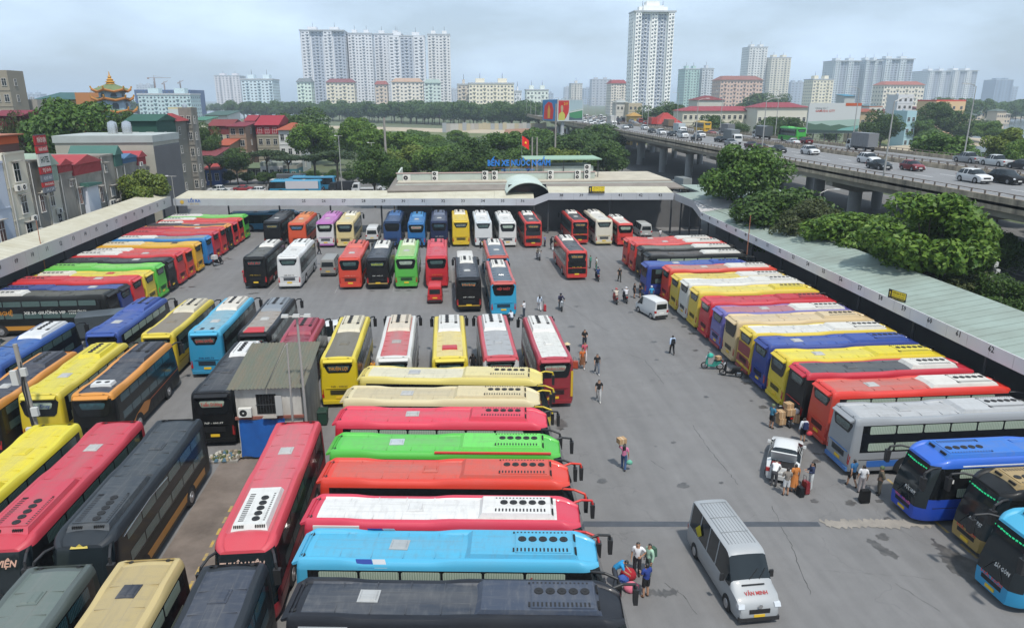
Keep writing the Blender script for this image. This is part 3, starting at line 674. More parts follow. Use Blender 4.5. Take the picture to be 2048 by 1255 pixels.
# ------------------------------------------------------------------ the shed with its corrugated roof
SHEDW = mat('stained_white_render', (0.50, 0.48, 0.44), 0.9, var=0.7, vscale=0.9, vcol=(0.24, 0.22, 0.19), detail=8, stretch=(1, 1, 0.4))
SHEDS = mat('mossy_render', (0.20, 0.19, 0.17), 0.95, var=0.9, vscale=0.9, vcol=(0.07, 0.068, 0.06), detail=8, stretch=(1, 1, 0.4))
CORR = mat('mossy_corrugated_sheet', (0.105, 0.115, 0.088), 0.9, var=0.7, vscale=0.8, vcol=(0.15, 0.12, 0.085), detail=8, stretch=(3, 0.6, 1))
shed = empty('guard_shed', (-10.4, 41, 0)); tag(shed, 'small two storey white shed with mossy corrugated roof and blue tarp', 'shed')
x0, x1, y0, y1 = -1.9, 1.75, -2.2, 3.1
b = MB(); b.box(x0, x1, y0, y1, 0, 4.35); b.build('wall', SHEDW, shed)
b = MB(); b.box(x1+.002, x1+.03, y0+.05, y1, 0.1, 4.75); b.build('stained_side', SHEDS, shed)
n = 21
for half in (0, 1):                                                 # two corrugated slopes side by side, one sheet each
    b = MB(); vs = []; xa = x0-.35+half*2.18; xb = xa+2.16
    for j, (y, z) in enumerate(((y0-.35, 4.42), (y1+.3, 5.15))):
        for i in range(n+1): vs.append((xa+(xb-xa)*i/n, y, z+0.03*(1 if i % 2 else -1)))
    b.add(vs, [(i, i+1, n+2+i, n+1+i) for i in range(n)]); b.build('roof_sheet', CORR, shed)
b = MB(); b.prism([(y0,4.35),(y1,4.35),(y1,5.08)], 'x', x0+.02, x1-.02); b.build('gable_wall', SHEDW, shed)
wn = MB(); wn.box(-.75, .35, y0-.03, y0-.002, 2.75, 3.95); w = wn.build('window', BLACKGL, shed)
b = MB(); b.box(.38, .75, y0-.35, y0-.30, 2.75, 3.95); b.build('shutter', mat('grey_shutter_frame', (0.35, 0.35, 0.34), 0.6), w)
b = MB()
for i in range(7): b.box(-.70+i*.16, -.69+i*.16, y0-.06, y0-.04, 2.78, 3.92)
b.box(-.8,.4,y0-.05,y0-.035,3.3,3.33); b.build('window_bars', STEEL, w)
b = MB(); vs = []; n = 16
for j in range(9):
    for i in range(n+1): vs.append((x0+.1+2.55*i/n, y0-.06-.10*abs(sin(i*1.7+j*.6))-0.02*j, 2.45-2.25*j/8+.05*sin(i*.9)))
b.add(vs, [(j*(n+1)+i, j*(n+1)+i+1, (j+1)*(n+1)+i+1, (j+1)*(n+1)+i) for j in range(8) for i in range(n)])
b.build('tarp', mat('blue_tarpaulin', (0.012, 0.09, 0.33), 0.45, var=0.5, vscale=1.2, vcol=(0.01, 0.04, 0.16), bump=0.3, bscale=3), shed, smooth=60)
b = MB(); b.box(x0-.1, x1+.1, y0-.12, y0-.01, 2.46, 2.62); b.build('rusty_lintel', mat('rusty_sheet', (0.20, 0.07, 0.05), 0.85), shed)
b = MB(); b.box(-.4,.4,y0-.42,y0-.1,2.62,2.66); b.build('ledge', CONC, shed)
outdoor_unit((-11.75, 38.55, 2.72), 0, 'white outdoor unit on the shed wall beside its window', .85)
b = MB(); b.box(-13.9, -12.4, 38.2, 39.6, 0, .14); struct(b.build('kerb', CONC))
def litter(name, label, x, y, r, n, hs):
    b = MB()
    cols = [flat(h) for h in hs]
    for i in range(n):
        a = R.uniform(0, 6.28); q = r*sqrt(R.random()); px, py = x+q*cos(a)*1.4, y+q*sin(a); s_ = R.uniform(.04, .13)
        b.taper((px-s_, px+s_, py-s_, py+s_), (px-s_*.5, px+s_*.6, py-s_*.6, py+s_*.5), .145, .145+s_*1.2, R.randrange(len(cols)))
    o = b.build(name, cols); stuff(o); tag(o, label, 'litter'); return o
litter('litter', 'scattered litter and weeds on the kerb beside the shed', -13.2, 38.8, .62, 110, ['#d8d4c8', '#6f7a4a', '#4f5a36', '#b9a98c', '#5b7f96', '#8a8071'])
# ------------------------------------------------------------------ buses
def lerp(a, b, t): return a+(b-a)*t
_B = {}
def bus_mesh(L, H, hw=1.25, style='hi'):
    key = (L, H, hw, style)
    if key in _B: return _B[key]
    zb, zt = H*0.43, H-0.36
    hump = 0.09 if style == 'hi' else 0.03
    def rise(s): return hump*max(S3(0.42*L, 0.51*L, s), 1-S3(0.135*L, 0.22*L, s))
    def drop(s):
        d = 0.0
        if s > L-1.3: d += 0.26*((s-L+1.3)/1.3)**2
        if s < 0.3: d += 0.07*(1-s/0.3)**2
        return d
    def inset(s):
        if s > L-1.0:
            t = (s-L+1.0); return 0.30*t**3.2
        if s < 0.16: return 0.085*(1-s/0.16)**2
        return 0
    def ring(s):
        r = rise(s); d = drop(s); e = inset(s); w = hw
        P = [(w-.07, .32), (w-.01, .52), (w, 1.0), (w, zb), (w-.035, zt), (w-.05, zt+.12), (w-.085, H-.15+.7*r), (w-.15, H-.075+r), (w-.28, H-.05+r), (w-.36, H-.055+r*.6), (w-.42, H-.06), (.45, H-.02), (0, H)]
        out = []
        for i, (y, z) in enumerate(P):
            if i >= 5: z -= d*min(1, (i-4)/3)
            y *= 1-e
            x = s
            if s > L-2.0: x -= 0.62*max(0, (z-1.15)/(H-1.15))**1.35*S3(L-2.0, L, s)
            if s < 0.8: x += 0.16*max(0, (z-1.7)/(H-1.7))**1.5*(1-S3(0, 0.8, s))
            out.append((x, y, z))
        return out
    st = sorted(set([0, .03, .08, .16, .3, .5, .8, .11*L, .135*L, .155*L, .175*L, .195*L, .22*L, .3*L, .42*L, .44*L, .46*L, .48*L, .51*L, .6*L, .75*L, .85*L, L-1.35, L-1.15, L-1.0, L-.8, L-.6, L-.42, L-.28, L-.16, L-.06, L]))
    rings = []
    for s in st:
        h = ring(s); rings.append([(x, y, z) for x, y, z in h]+[(x, -y, z) for x, y, z in h[-2::-1]])
    n = len(rings[0]); half = (n-1)//2
    parts = {k: MB() for k in ('body', 'band', 'edge', 'roof', 'windshield')}
    maps = {k: {} for k in parts}
    def V(part, i, j):
        m = maps[part]
        if (i, j) not in m: m[(i, j)] = len(parts[part].v); parts[part].v.append(rings[i][j])
        return m[(i, j)]
    def face(part, ids):
        f = []
        for q in ids:
            v = V(part, *q)
            if v not in f: f.append(v)
        parts[part].f.append(tuple(f)); parts[part].m.append(0)
    for i in range(len(st)-1):
        sm = (st[i]+st[i+1])/2
        for j in range(n-1):
            k = min(j, n-2-j)
            if k < 3: p = 'body'
            elif k == 3: p = 'band' if sm > 0.45 else 'body'
            elif k < 9: p = 'edge'
            else: p = 'roof' if 0.45 < sm < L-1.25 else 'edge'
            if sm > L-.45 and 2 <= k <= 4: p = 'windshield'
            face(p, [(i, j), (i+1, j), (i+1, j+1), (i, j+1)])
        face('body', [(i, 0), (i, n-1), (i+1, n-1), (i+1, 0)])
    for k in range(half):                                            # rear and front caps
        a, c = k, n-1-k
        p = 'body' if k < 5 else 'edge'
        face(p, [(0, a), (0, a+1), (0, c-1), (0, c)])
        e = len(st)-1; p = 'body' if k < 2 else 'windshield' if k < 5 else 'edge'
        face(p, [(e, c), (e, c-1), (e, a+1), (e, a)])
    out = {k: b.mesh('bus_'+k, 38) for k, b in parts.items()}
    def rx(z): return 0.16*max(0, (z-1.7)/(H-1.7))**1.5-0.012      # rear skin, just proud of it
    def poly_rear(pts, o=0.0): return [(rx(z)-o, y, z) for y, z in pts]
    def slab(pts, th, nrm):
        b = MB(); N = len(pts); q = [(p[0]+nrm[0]*th, p[1]+nrm[1]*th, p[2]+nrm[2]*th) for p in pts]
        b.add(list(pts)+q, [tuple(range(N)), tuple(range(N, 2*N))[::-1]]+[(i, (i+1) % N, N+(i+1) % N, N+i) for i in range(N)]); return b
    def rr(w0, w1, z0, z1, c=.09):
        return [(-w0+c, z0), (w0-c, z0), (w0, z0+c), (w1, z1-c), (w1-c, z1), (-w1+c, z1), (-w1, z1-c), (-w0, z0+c)]
    out['rear_window'] = slab(poly_rear(rr(.74, .94, zt-.62, zt-.04)), .03, (1,0,0)).mesh('rear_window')
    out['rear_window_dark'] = slab(poly_rear(rr(.9, 1.08, zt-.98, zt+.04, .16)), .03, (1,0,0)).mesh('rear_window')
    out['rear_glass'] = slab(poly_rear(rr(.66, .72, zt-.53, zt-.13), .008), .01, (1,0,0)).mesh('rear_glass')
    out['rear_panel'] = slab(poly_rear(rr(1.04, 1.04, .78, zt-.76, .08)), .03, (1,0,0)).mesh('rear_panel')
    out['rear_stripe'] = slab(poly_rear(rr(1.06, 1.06, .62, .74, .03), .004), .03, (1,0,0)).mesh('rear_stripe')
    b = MB()
    for i in range(5): b.box(-.03, .02, -.62, .62, .98+i*.07, 1.01+i*.07)
    out['engine_grille'] = b.mesh('engine_grille')
    b = MB(); b.box(-.035, .02, -.26, .26, .66, .82); out['plate'] = b.mesh('plate')
    for s_, nm in ((1, 'lampL'), (-1, 'lampR')):
        out[nm] = slab([(-.02, s_*1.02, .78), (-.02, s_*1.16, .74), (.02, s_*1.20, 1.25), (-.01, s_*1.06, 1.38)], .05, (1,0,0)).mesh('tail_lamp')
    b = MB(); b.box(-.09, .1, -1.12, 1.12, .33, .56); b.box(-.05,.02,-.9,.9,1.42,1.45); out['bumper'] = b.mesh('bumper')
    # roof brow over the rear window
    b = MB(); zz = H-.05
    b.add([(-.10,-.95,zz-.16),(-.10,.95,zz-.16),(.30,1.0,zz+.05),(.30,-1.0,zz+.05),(-.06,-.95,zz-.24),(-.06,.95,zz-.24),(.34,1.0,zz-.1),(.34,-1.0,zz-.1)],
          [(0,3,2,1),(4,5,6,7),(0,1,5,4),(1,2,6,5),(3,0,4,7)])
    out['brow'] = b.mesh('brow')
    # air conditioning unit with fans and louvres
    for key2, (a0, a1, wd, hh) in dict(ac=(.53, .895, .84, .15), acs=(.60, .87, .74, .19)).items():
        b = MB(); x0, x1 = a0*L, a1*L; z0 = H-.10
        if key2 == 'ac':
            b.taper((x0, x1, -wd, wd), (x0+.28, x1-.22, -wd+.07, wd-.07), z0, H+hh)
            b.box(x0+.45*(x1-x0), x1-.3, -wd+.16, wd-.16, H+hh-.01, H+hh+.035)
        else: b.taper((x0, x1, -wd, wd), (x0+.2, x1-.2, -wd+.09, wd-.09), z0, H+hh)
        out[key2] = b.mesh('ac_unit', 30)
        zt2 = H+hh+(.036 if key2 == 'ac' else .001)
        b = MB(); b.tube((0,0,0), (0,0,.035), .165, .155, 14); b.tube((0,0,.035), (0,0,.05), .045, .04, 8); out['fan'] = b.mesh('fan')
        out[key2+'_fans'] = [(x1-.55-.40*i, .16, zt2) for i in range(5)]
        b = MB()
        for i in range(15):
            x = x1-.48-.145*i
            b.box(x, x+.065, -wd+.22, -wd+.44, zt2-.02, zt2+.004)
            b.box(x, x+.065, wd-.27, wd-.19, zt2-.02, zt2+.004)
        for i in range(6):
            for s_ in (-1, 1): b.box(x1-.16, x1-.08, s_*.42+(i-2.5)*.07-.018, s_*.42+(i-2.5)*.07+.018, H+hh-.12, H+hh-.02)
        out[key2+'_louvre'] = b.mesh('louvre')
    b = MB(); b.box(-.36, .36, -.32, .32, 0, .035, 0); b.taper((-.30,.30,-.26,.26), (-.26,.26,-.22,.22), .035, .085, 0); b.box(-.30,.30,-.01,.01,.085,.09,0); out['hatch'] = b.mesh('roof_hatch')
    b = MB()
    for y in (-.28, 0.0, .28): b.box(1.3, .52*L, y-.012, y+.012, H-.055, H-.004 if y == 0 else H-.008)
    for x in (.14*L, .24*L, .34*L, .44*L, .52*L): b.box(x-.014, x+.014, -.82, .82, H-.06, H-.012)
    out['seams'] = b.mesh('roof_seam')
    b = MB()
    for s_ in (-1, 1): b.tube((.28, s_*.66, H-.10), (.28, s_*.66, H-.025), .085, .085, 10)
    out['vents'] = b.mesh('rear_roof_vent')
    # mirrors hang forward and down
    for s_, nm in ((1, 'mirL'), (-1, 'mirR')):
        b = MB(); b.path([(L-.95, s_*.98, H-.40), (L-.35, s_*1.22, H-.30), (L+.12, s_*1.38, H-.42), (L+.18, s_*1.42, H-.68)], .055, 8)
        out[nm+'_arm'] = b.mesh('mirror_arm', 60)
        b = MB(); b.taper((L+.10, L+.26, s_*1.42-.12, s_*1.42+.12), (L+.07, L+.27, s_*1.42-.14, s_*1.42+.14), H-1.28, H-.62); out[nm] = b.mesh('mirror')
    # wheels
    b = MB(); b.tube((0,-.15,0), (0,.15,0), .5, .5, 22); b.tube((0,.15,0), (0,.17,0), .5, .44, 22); out['tyre'] = b.mesh('tyre', 40)
    b = MB(); b.tube((0,.16,0), (0,.185,0), .30, .29, 14); b.tube((0,.185,0), (0,.24,0), .12, .09, 10); out['rim'] = b.mesh('rim', 40)
    b = MB(); pts = [(.64*cos(pi*i/10), .5+.64*sin(pi*i/10)) for i in range(11)]+[(-.64,.34),(.64,.34)]
    b.prism(pts, 'y', -.02, .008); out['arch'] = b.mesh('wheel_arch')
    # side panes, two tiers for sleepers or one for seated coaches
    def pane(x0, x1, z0, z1, s_):
        def yy(z): return s_*(hw-.035*(z-zb)/(zt-zb)+.008)
        c = .05
        pts = [(x0+c,z0),(x1-c,z0),(x1,z0+c),(x1,z1-c),(x1-c,z1),(x0+c,z1),(x0,z1-c),(x0,z0+c)]
        b = MB(); b.add([(x, yy(z), z) for x, z in pts], [tuple(range(8)) if s_ < 0 else tuple(range(8))[::-1]]); return b.mesh('side_window')
    xa, xb = .9, L-1.75; npn = 6; wd = (xb-xa)/npn
    for s_, nm in ((1, 'L'), (-1, 'R')):
        out['sleeper'+nm] = [pane(xa+i*wd+.05, xa+(i+1)*wd-.05, z0, z1, s_) for i in range(npn) for z0, z1 in ((zb+.10, zb+.56), (zt-.52, zt-.05))]
        out['coach'+nm] = [pane(xa+i*wd+.04, xa+(i+1)*wd-.04, zb+.10, zt-.08, s_) for i in range(npn)]
        b = MB(); b.box(1.0, L-1.0, min(s_*(hw-.002), s_*(hw+.006)), max(s_*(hw-.002), s_*(hw+.006)), .60, .98); out['stripe'+nm] = b.mesh('side_stripe')
        b = MB(); b.box(.5, L-.7, min(s_*(hw-.01), s_*(hw+.004)), max(s_*(hw-.01), s_*(hw+.004)), 1.02, 1.06)
        for i in range(7): b.box(4.4+i*.75, 4.42+i*.75, min(s_*(hw-.01), s_*(hw+.004)), max(s_*(hw-.01), s_*(hw+.004)), .55, 1.0)
        out['seam'+nm] = b.mesh('luggage_door_seam')
    # front details
    for s_, nm in ((1, 'headL'), (-1, 'headR')):
        b = MB(); b.add([(L-.045, s_*.62, .62), (L-.21, s_*1.03, .66), (L-.27, s_*1.10, .98), (L-.06, s_*.66, .90), (L-.1, s_*.62, .62), (L-.3, s_*1.0, .66), (L-.35, s_*1.05, .98), (L-.15, s_*.66, .90)],
                         [(0,1,2,3),(3,2,6,7),(0,4,5,1),(1,5,6,2),(0,3,7,4)]); out[nm] = b.mesh('head_lamp')
    b = MB(); b.box(L-.03, L+.04, -.24, .24, .42, .56); out['fplate'] = b.mesh('plate')
    b = MB(); b.box(L-.05, L+.015, -.55, .55, .66, .86); out['grille'] = b.mesh('front_grille')
    b = MB()
    for s_ in (-1, 1): b.path([(L+.0, s_*.5, 1.12), (L-.03, s_*.1, 1.75)], .015, 4)
    out['wipers'] = b.mesh('wiper')
    _B[key] = out
    return out

HEAD = {'N': pi/2, 'S': -pi/2, 'E': 0.0, 'W': pi}
BUSN = [0]
def bus(label, x, y, head, body, roof=None, edge=None, ac='#f2efe6', band=None, pane=CURTD, win='sleeper', L=11.6, H=3.5, hw=1.25, style='hi', actype='ac', rw='n',
        rear=None, rearstripe=None, stripe=None, rtext=None, rtcol='#c8402c', ltext=None, ltcol='#e9e9e2', stext=None, sside='R', ftext=None, mir=None, panel=None, sides='LR', hatch=True,
        hatchc='#c9c9c6', wear=.42, rim=True, bcol=None, turn=0.0, vents=True, group='intercity buses parked in the station yard', front=False, brow=True, seams=True, lower=None, z=0.0):
    """x, y = middle of the rear end on the ground; the bus runs L metres towards head"""
    rv = random.Random(label)
    if group.startswith('intercity') and not front: H = round(H+rv.choice([-.12, -.06, 0, 0, .06, .1]), 2)
    if actype == 'ac' and rv.random() < .28: actype = 'acs'
    m = bus_mesh(L, H, hw, style)
    o = empty('bus', (x, y, z), HEAD[head]+radians(turn)); tag(o, label, 'bus', group)
    PB = paint(body); roof = roof or body; edge = edge or body
    put('body', m['body'], PB, o)
    put('window_band', m['band'], BLACKGL if band is None else paint(band), o)
    put('roof_edge', m['edge'], paint(edge), o)
    rf = put('roof', m['roof'], roofpaint(roof, wear), o)
    ws = put('windshield', m['windshield'], GLASS, o)
    if seams: stuff(put('roof_seam', m['seams'], roofpaint(roof, .8), rf))
    if actype:
        am = roofpaint(ac, .25) if ac else roofpaint(roof, wear)
        a = put('ac_unit', m[actype], am, o)
        for p in m[actype+'_fans']: put('fan', m['fan'], DARKG, a, p)
        stuff(put('louvre', m[actype+'_louvre'], DARKG, a))
    if hatch: put('roof_hatch', m['hatch'], roofpaint(hatchc if hatchc != '#c9c9c6' or rv.random() < .6 else roof, .3), o, (rv.uniform(.22, .36)*L if hatch is True else hatch*L, rv.uniform(-.06, .06), H-.02), rv.uniform(-.05, .05))
    if vents: put('rear_roof_vent', m['vents'], BLACKP, o)
    if brow: put('brow', m['brow'], paint(edge), o)
    q = put('rear_window', m['rear_window' if rw == 'n' else 'rear_window_dark'], BLACKGL, o)
    if rw in 'ng': put('rear_glass', m['rear_glass'], pane if rw == 'g' else CURTD, q)
    if rear: put('rear_panel', m['rear_panel'], paint(rear), o)
    if rearstripe: put('rear_stripe', m['rear_stripe'], paint(rearstripe), o)
    stuff(put('engine_grille', m['engine_grille'], DARKG, o))
    put('bumper', m['bumper'], paint(lower or body) if not bcol else paint(bcol), o)
    put('plate', m['plate'], PLATE, o)
    put('tail_lamp', m['lampL'], LAMPR, o); put('tail_lamp', m['lampR'], LAMPR, o)
    mm = paint(mir) if mir else BLACKP
    for s_ in 'LR':
        a = put('mirror_arm', m['mir'+s_+'_arm'], mm, o); put('mirror', m['mir'+s_], BLACKP, a)
    for s_, sg in (('L', 1), ('R', -1)):
        for xx in (.27*L, L-2.75):
            put('wheel_arch', m['arch'], DARKG, o, (xx, sg*(hw-.0), 0))
            w = put('tyre', m['tyre'], RUBBER, o, (xx, sg*(hw-.155), .5), 0 if sg > 0 else pi)
            if rim: put('rim', m['rim'], RIM, w)
        if s_ in sides:
            for me in m[win+s_]: put('side_window', me, pane, o)
            stuff(put('luggage_door_seam', m['seam'+s_], DARKG, o))
            if stripe: put('side_stripe', m['stripe'+s_], paint(stripe), o)
    put('head_lamp', m['headL'], LAMPW, o); put('head_lamp', m['headR'], LAMPW, o)
    if front:
        put('plate', m['fplate'], PLATE, o); put('front_grille', m['grille'], DARKG, o); put('wiper', m['wipers'], BLACKP, ws)
    zt = H-.36
    if rtext: text(rtext, mat('sticker_'+rtcol, C(rtcol), .5), o, (-.04, 0, zt-.33), (0,-1,0), (0,0,1), .30, 1.25, bold=.02)
    if ltext: text(ltext, mat('sticker_'+ltcol, C(ltcol), .5), o, (-.035, 0, 1.55), (0,-1,0), (0,0,1), .17, 1.1, bold=.015)
    if stext:
        q = -1 if sside == 'R' else 1
        for t, xx, zz, hh, wd, cc in stext: text(t, mat('sticker_'+cc, C(cc), .5), o, (xx, q*(hw+.012-.035*max(0, min(1, (zz-H*.43)/(zt-H*.43)))), zz), (-q,0,0), (0,0,1), hh, wd, bold=.02)
    if ftext: text(ftext[0], mat('sticker_'+ftext[1], C(ftext[1]), .5), o, (L-.21, 0, H-.66), (0,1,0), (-.25,0,1), .36, 1.7, bold=.03, italic=True)
    return o
def box_on_roof(parent, x, y, z, lx, ly, h, m, name='roof_box'):
    b = MB(); b.taper((-lx,lx,-ly,ly), (-lx*.86,lx*.86,-ly*.9,ly*.9), 0, h); o = b.build(name, m, parent, (x, y, z)); return o
# ------------------------------------------------------------------ every bus in the yard
NL = dict(sides='LR')
# left row, fronts under the left canopy, rears to the yard (X = -30)
XA = -30.0
A = [
 dict(y=64.6, label='black sleeper bus lettered XE 20 GIƯỜNG VIP with amber skirt, nearest of left row', body='#20211f', roof='#5c5c50', edge='#2c2d2b', stripe='#d8962c', sides='LR', rw='d', sside='L',
      stext=[('XE 20 GIƯỜNG VIP', 5.3, 2.14, .34, 3.5, '#f2f2ea'), ('XUÂN NGHỆ', 9.3, 2.14, .52, 2.7, '#e0962a'), ('HOTLINE TỔNG ĐÀI', 2.6, 2.24, .17, 1.5, '#f2f2ea'), ('1900 53 77', 2.6, 2.03, .17, 1.4, '#f2f2ea')]),
 dict(y=67.35, label='dark blue bus with white roof patch, second of the left row', body='#1f3a86', roof='#35539c', edge='#22242c', ac='#2a4a9e'),
 dict(y=70.1, label='bright red bus with red air conditioner beside the dark blue bus', body='#e0252c', roof='#d8303c', ac='#d8303c', edge='#e02a30'),
 dict(y=73.0, label='yellow bus with small red roof hatch beside the light green bus', body='#f0d43a', roof='#e8d440', ac='#f4ecd8', hatchc='#d2363c'),
 dict(y=75.95, label='light green bus with green air conditioner in the left row', body='#5cc83e', roof='#8edc66', ac='#7fd657', edge='#63cc45'),
 dict(y=78.8, label='black bus with dark grey roof between green and red buses', body='#1b1d20', roof='#3a3e46', ac='#34383f', rear='#26282c'),
 dict(y=81.7, label='crimson bus with cream air conditioner beside the black left row bus', body='#dc2a30', roof='#d84a48', rw='n', ltcol='#c89a40'),
 dict(y=84.6, label='orange red bus with white air conditioner and dark rear window panel', body='#e83f28', roof='#e0584c', rw='d'),
 dict(y=87.9, label='amber yellow bus with open dark roof hatch in the left row', body='#f0b41e', roof='#f0c034', hatchc='#3a3a38', ac='#f2e2bc'),
 dict(y=92.0, label='sky blue bus with white air conditioner in the left row', body='#1f7fc4', roof='#9a9890', edge='#2a88cc'),
 dict(y=95.0, label='cherry red bus just behind the sky blue bus', body='#cc2034', roof='#cf4a4c', ac='#d23a48'),
 dict(y=98.0, label='red bus with orange pinstripe roof edge in the left row', body='#d8242c', roof='#c83440', ac='#c02c44', edge='#dc4030'),
 dict(y=100.9, label='black bus with orange roof edges in the left row', body='#1d1e20', roof='#4a4248', edge='#ec9a2c', ac='#4a4248'),
 dict(y=103.8, label='red bus with white air conditioner, third from the far left corner', body='#d8262e', roof='#d23a44', rw='d'),
 dict(y=106.7, label='orange red bus second from the far left corner', body='#e43828', roof='#d8403c', rw='d'),
 dict(y=109.6, label='light green bus at the far end of the left row', body='#5cc640', roof='#96d878', rw='d'),
]
for d in A:
    bus(d.pop('label'), XA, d.pop('y'), 'W', **d, L=12.0)

# right row, rears to the yard (X = 22), fronts under the right canopy
G = [
 dict(y=86.5, label='red bus at the far end of the right row', body='#e03a2c', roof='#dc4a40', edge='#e84838'),
 dict(y=83.2, label='red bus second from the far end of the right row', body='#e23428', roof='#e04a44'),
 dict(y=80.0, label='charcoal bus with faded grey roof in the right row', body='#2b2d2d', roof='#77786c'),
 dict(y=77.0, label='black bus with a long white roof strip in the right row', body='#202426', roof='#5a5048', edge='#2a2e30', pane=CURT),
 dict(y=72.3, x=20.5, label='royal blue bus standing out beyond the others of the right row', body='#1d3f9c', roof='#3a5fb4', ac='#2a56b4', rw='d'),
 dict(y=69.6, label='orange red bus beside the royal blue bus', body='#e8482c', roof='#c88a78', ac='#f4eee4'),
 dict(y=66.5, label='pale yellow bus with white air conditioner left of the white bus', body='#f2d244', roof='#e6cf62'),
 dict(y=63.7, label='white bus between two yellow buses of the right row', body='#efece2', roof='#e8e6de'),
 dict(y=60.9, label='yellow bus with yellow air conditioner beside the white bus', body='#f2d246', roof='#f4e060', ac='#f4dc3c'),
 dict(y=57.9, label='bright crimson bus with crimson air conditioner in the right row', body='#dc1c30', roof='#d8203c', ac='#d01c30'),
 dict(y=55.0, label='violet bus with pinkish worn roof in the right row', body='#6f68b8', roof='#c07a84', lower='#b03038', rw='n', rear='#7a78bc'),
 dict(y=52.15, label='beige bus with beige air conditioner in the right row', body='#e8cc9a', roof='#e6cda2', ac='#ead2a6', rw='d'),
 dict(y=49.2, label='yellow bus with white roof and maroon lower rear', body='#eec82e', roof='#ebe9e2', edge='#f0d23a', lower='#9a2030', rear='#9c2434'),
 dict(y=46.5, label='dark blue bus with blue roof in the right row', body='#1c3a94', roof='#3558b0', ac='#3056b0'),
 dict(y=43.7, label='bright yellow bus with teal rear window in the right row', body='#f2d422', roof='#f4e244', ac='#f6e22c', pane=TEALP, rw='g'),
 dict(y=41.0, label='black and red bus with white air conditioner in the right row', body='#232426', roof='#5a5e64', edge='#d8203a', lower='#d82a2c', actype='acs'),
 dict(y=37.9, label='orange red bus with faded roof beside the silver bus', body='#e44a34', roof='#dc6454', edge='#f0321e', pane=CURT, wear=.7),
 dict(y=34.7, x=21.6, label='silver bus with blue skirt and curtained windows', body='#a8acb0', roof='#c4c6c8', ac='#cfd1d2', pane=CURT, stripe='#2f74cc', bcol='#4a86d0', lower='#3f7ccc', wear=.7, hatchc='#b8babc'),
]
for d in G:
    bus(d.pop('label'), d.pop('x', 22.0), d.pop('y'), 'E', **d, L=12.0)
# three buses of the right row standing the other way round, fronts to the yard
FR = [
 dict(x=34.3, y=29.75, label='bright blue bus facing the yard with green route lights', body='#1d50c8', roof='#2f7fe0', edge='#2a6fe0', ac='#2f80e0', stripe=None, pane=CURT, L=12.0),
 dict(x=35.5, y=26.8, label='black and gold bus facing the yard beside the blue one', body='#b89a58', roof='#b89c66', edge='#1a1c1e', ac='#b89c66', L=12.0, lower='#b89a58'),
 dict(x=34.15, y=23.45, label='light blue bus facing the yard at the lower right edge', body='#2fa8dc', roof='#4cc4ec', edge='#46bce6', ac='#4cc4ec', L=12.0),
]
LEDG = mat('green_led_sign', (0.02, 0.55, 0.22), 0.5, emit=.45)
for d, (t1, t2, c2) in zip(FR, (('ĐỨC HUY', 'VINH - HÀ NỘI', '#e46a9a'), ('QUỐC ĐẠT', 'HÀ NỘI', '#d84a40'), ('SÀI GÒN', 'HÀ NỘI', '#e05a5a'))):
    L = d['L']
    o = bus(d.pop('label'), d.pop('x'), d.pop('y'), 'W', **d, front=True)
    H = 3.5
    for i in range(11):                                             # route light strip inside the top of the windscreen
        k_ = .02+.025*((i*7) % 5)/4; b = MB(); b.box(0, .02, -.06, -.015, -k_, .03); b.box(0, .02, .005, .05, -.03, k_)
        q = b.build('route_light', LEDG, o, (L-.40-.010*abs(i-5)**1.2, -.85+.17*i, H-.56))
    text(t1, flat('#e8eaea'), o, (L-.04, .35, 1.62), (0,1,0), (-.22,0,1), .24, .8, bold=.01)
    text(t2, flat(c2), o, (L+.02, 0, .95), (0,1,0), (0,0,1), .17, 1.2, bold=.02)
    b = MB(); b.box(-.02, .02, -.35, .35, -.12, .12); b.build('windscreen_card', flat('#dfe3df'), o, (L-.12, -.55, 1.35))
    if 'bright blue' in o['label']:
        b = MB()
        for zz in (H-.30, H-.42): b.box(3.0, L-1.9, 1.19, 1.215, zz, zz+.06)
        b.build('white_pinstripe', WHITE, o)
        b = MB(); b.box(L-1.55, L-1.1, 1.236, 1.244, 2.35, 2.55); b.build('door_sticker', WHITE, o)

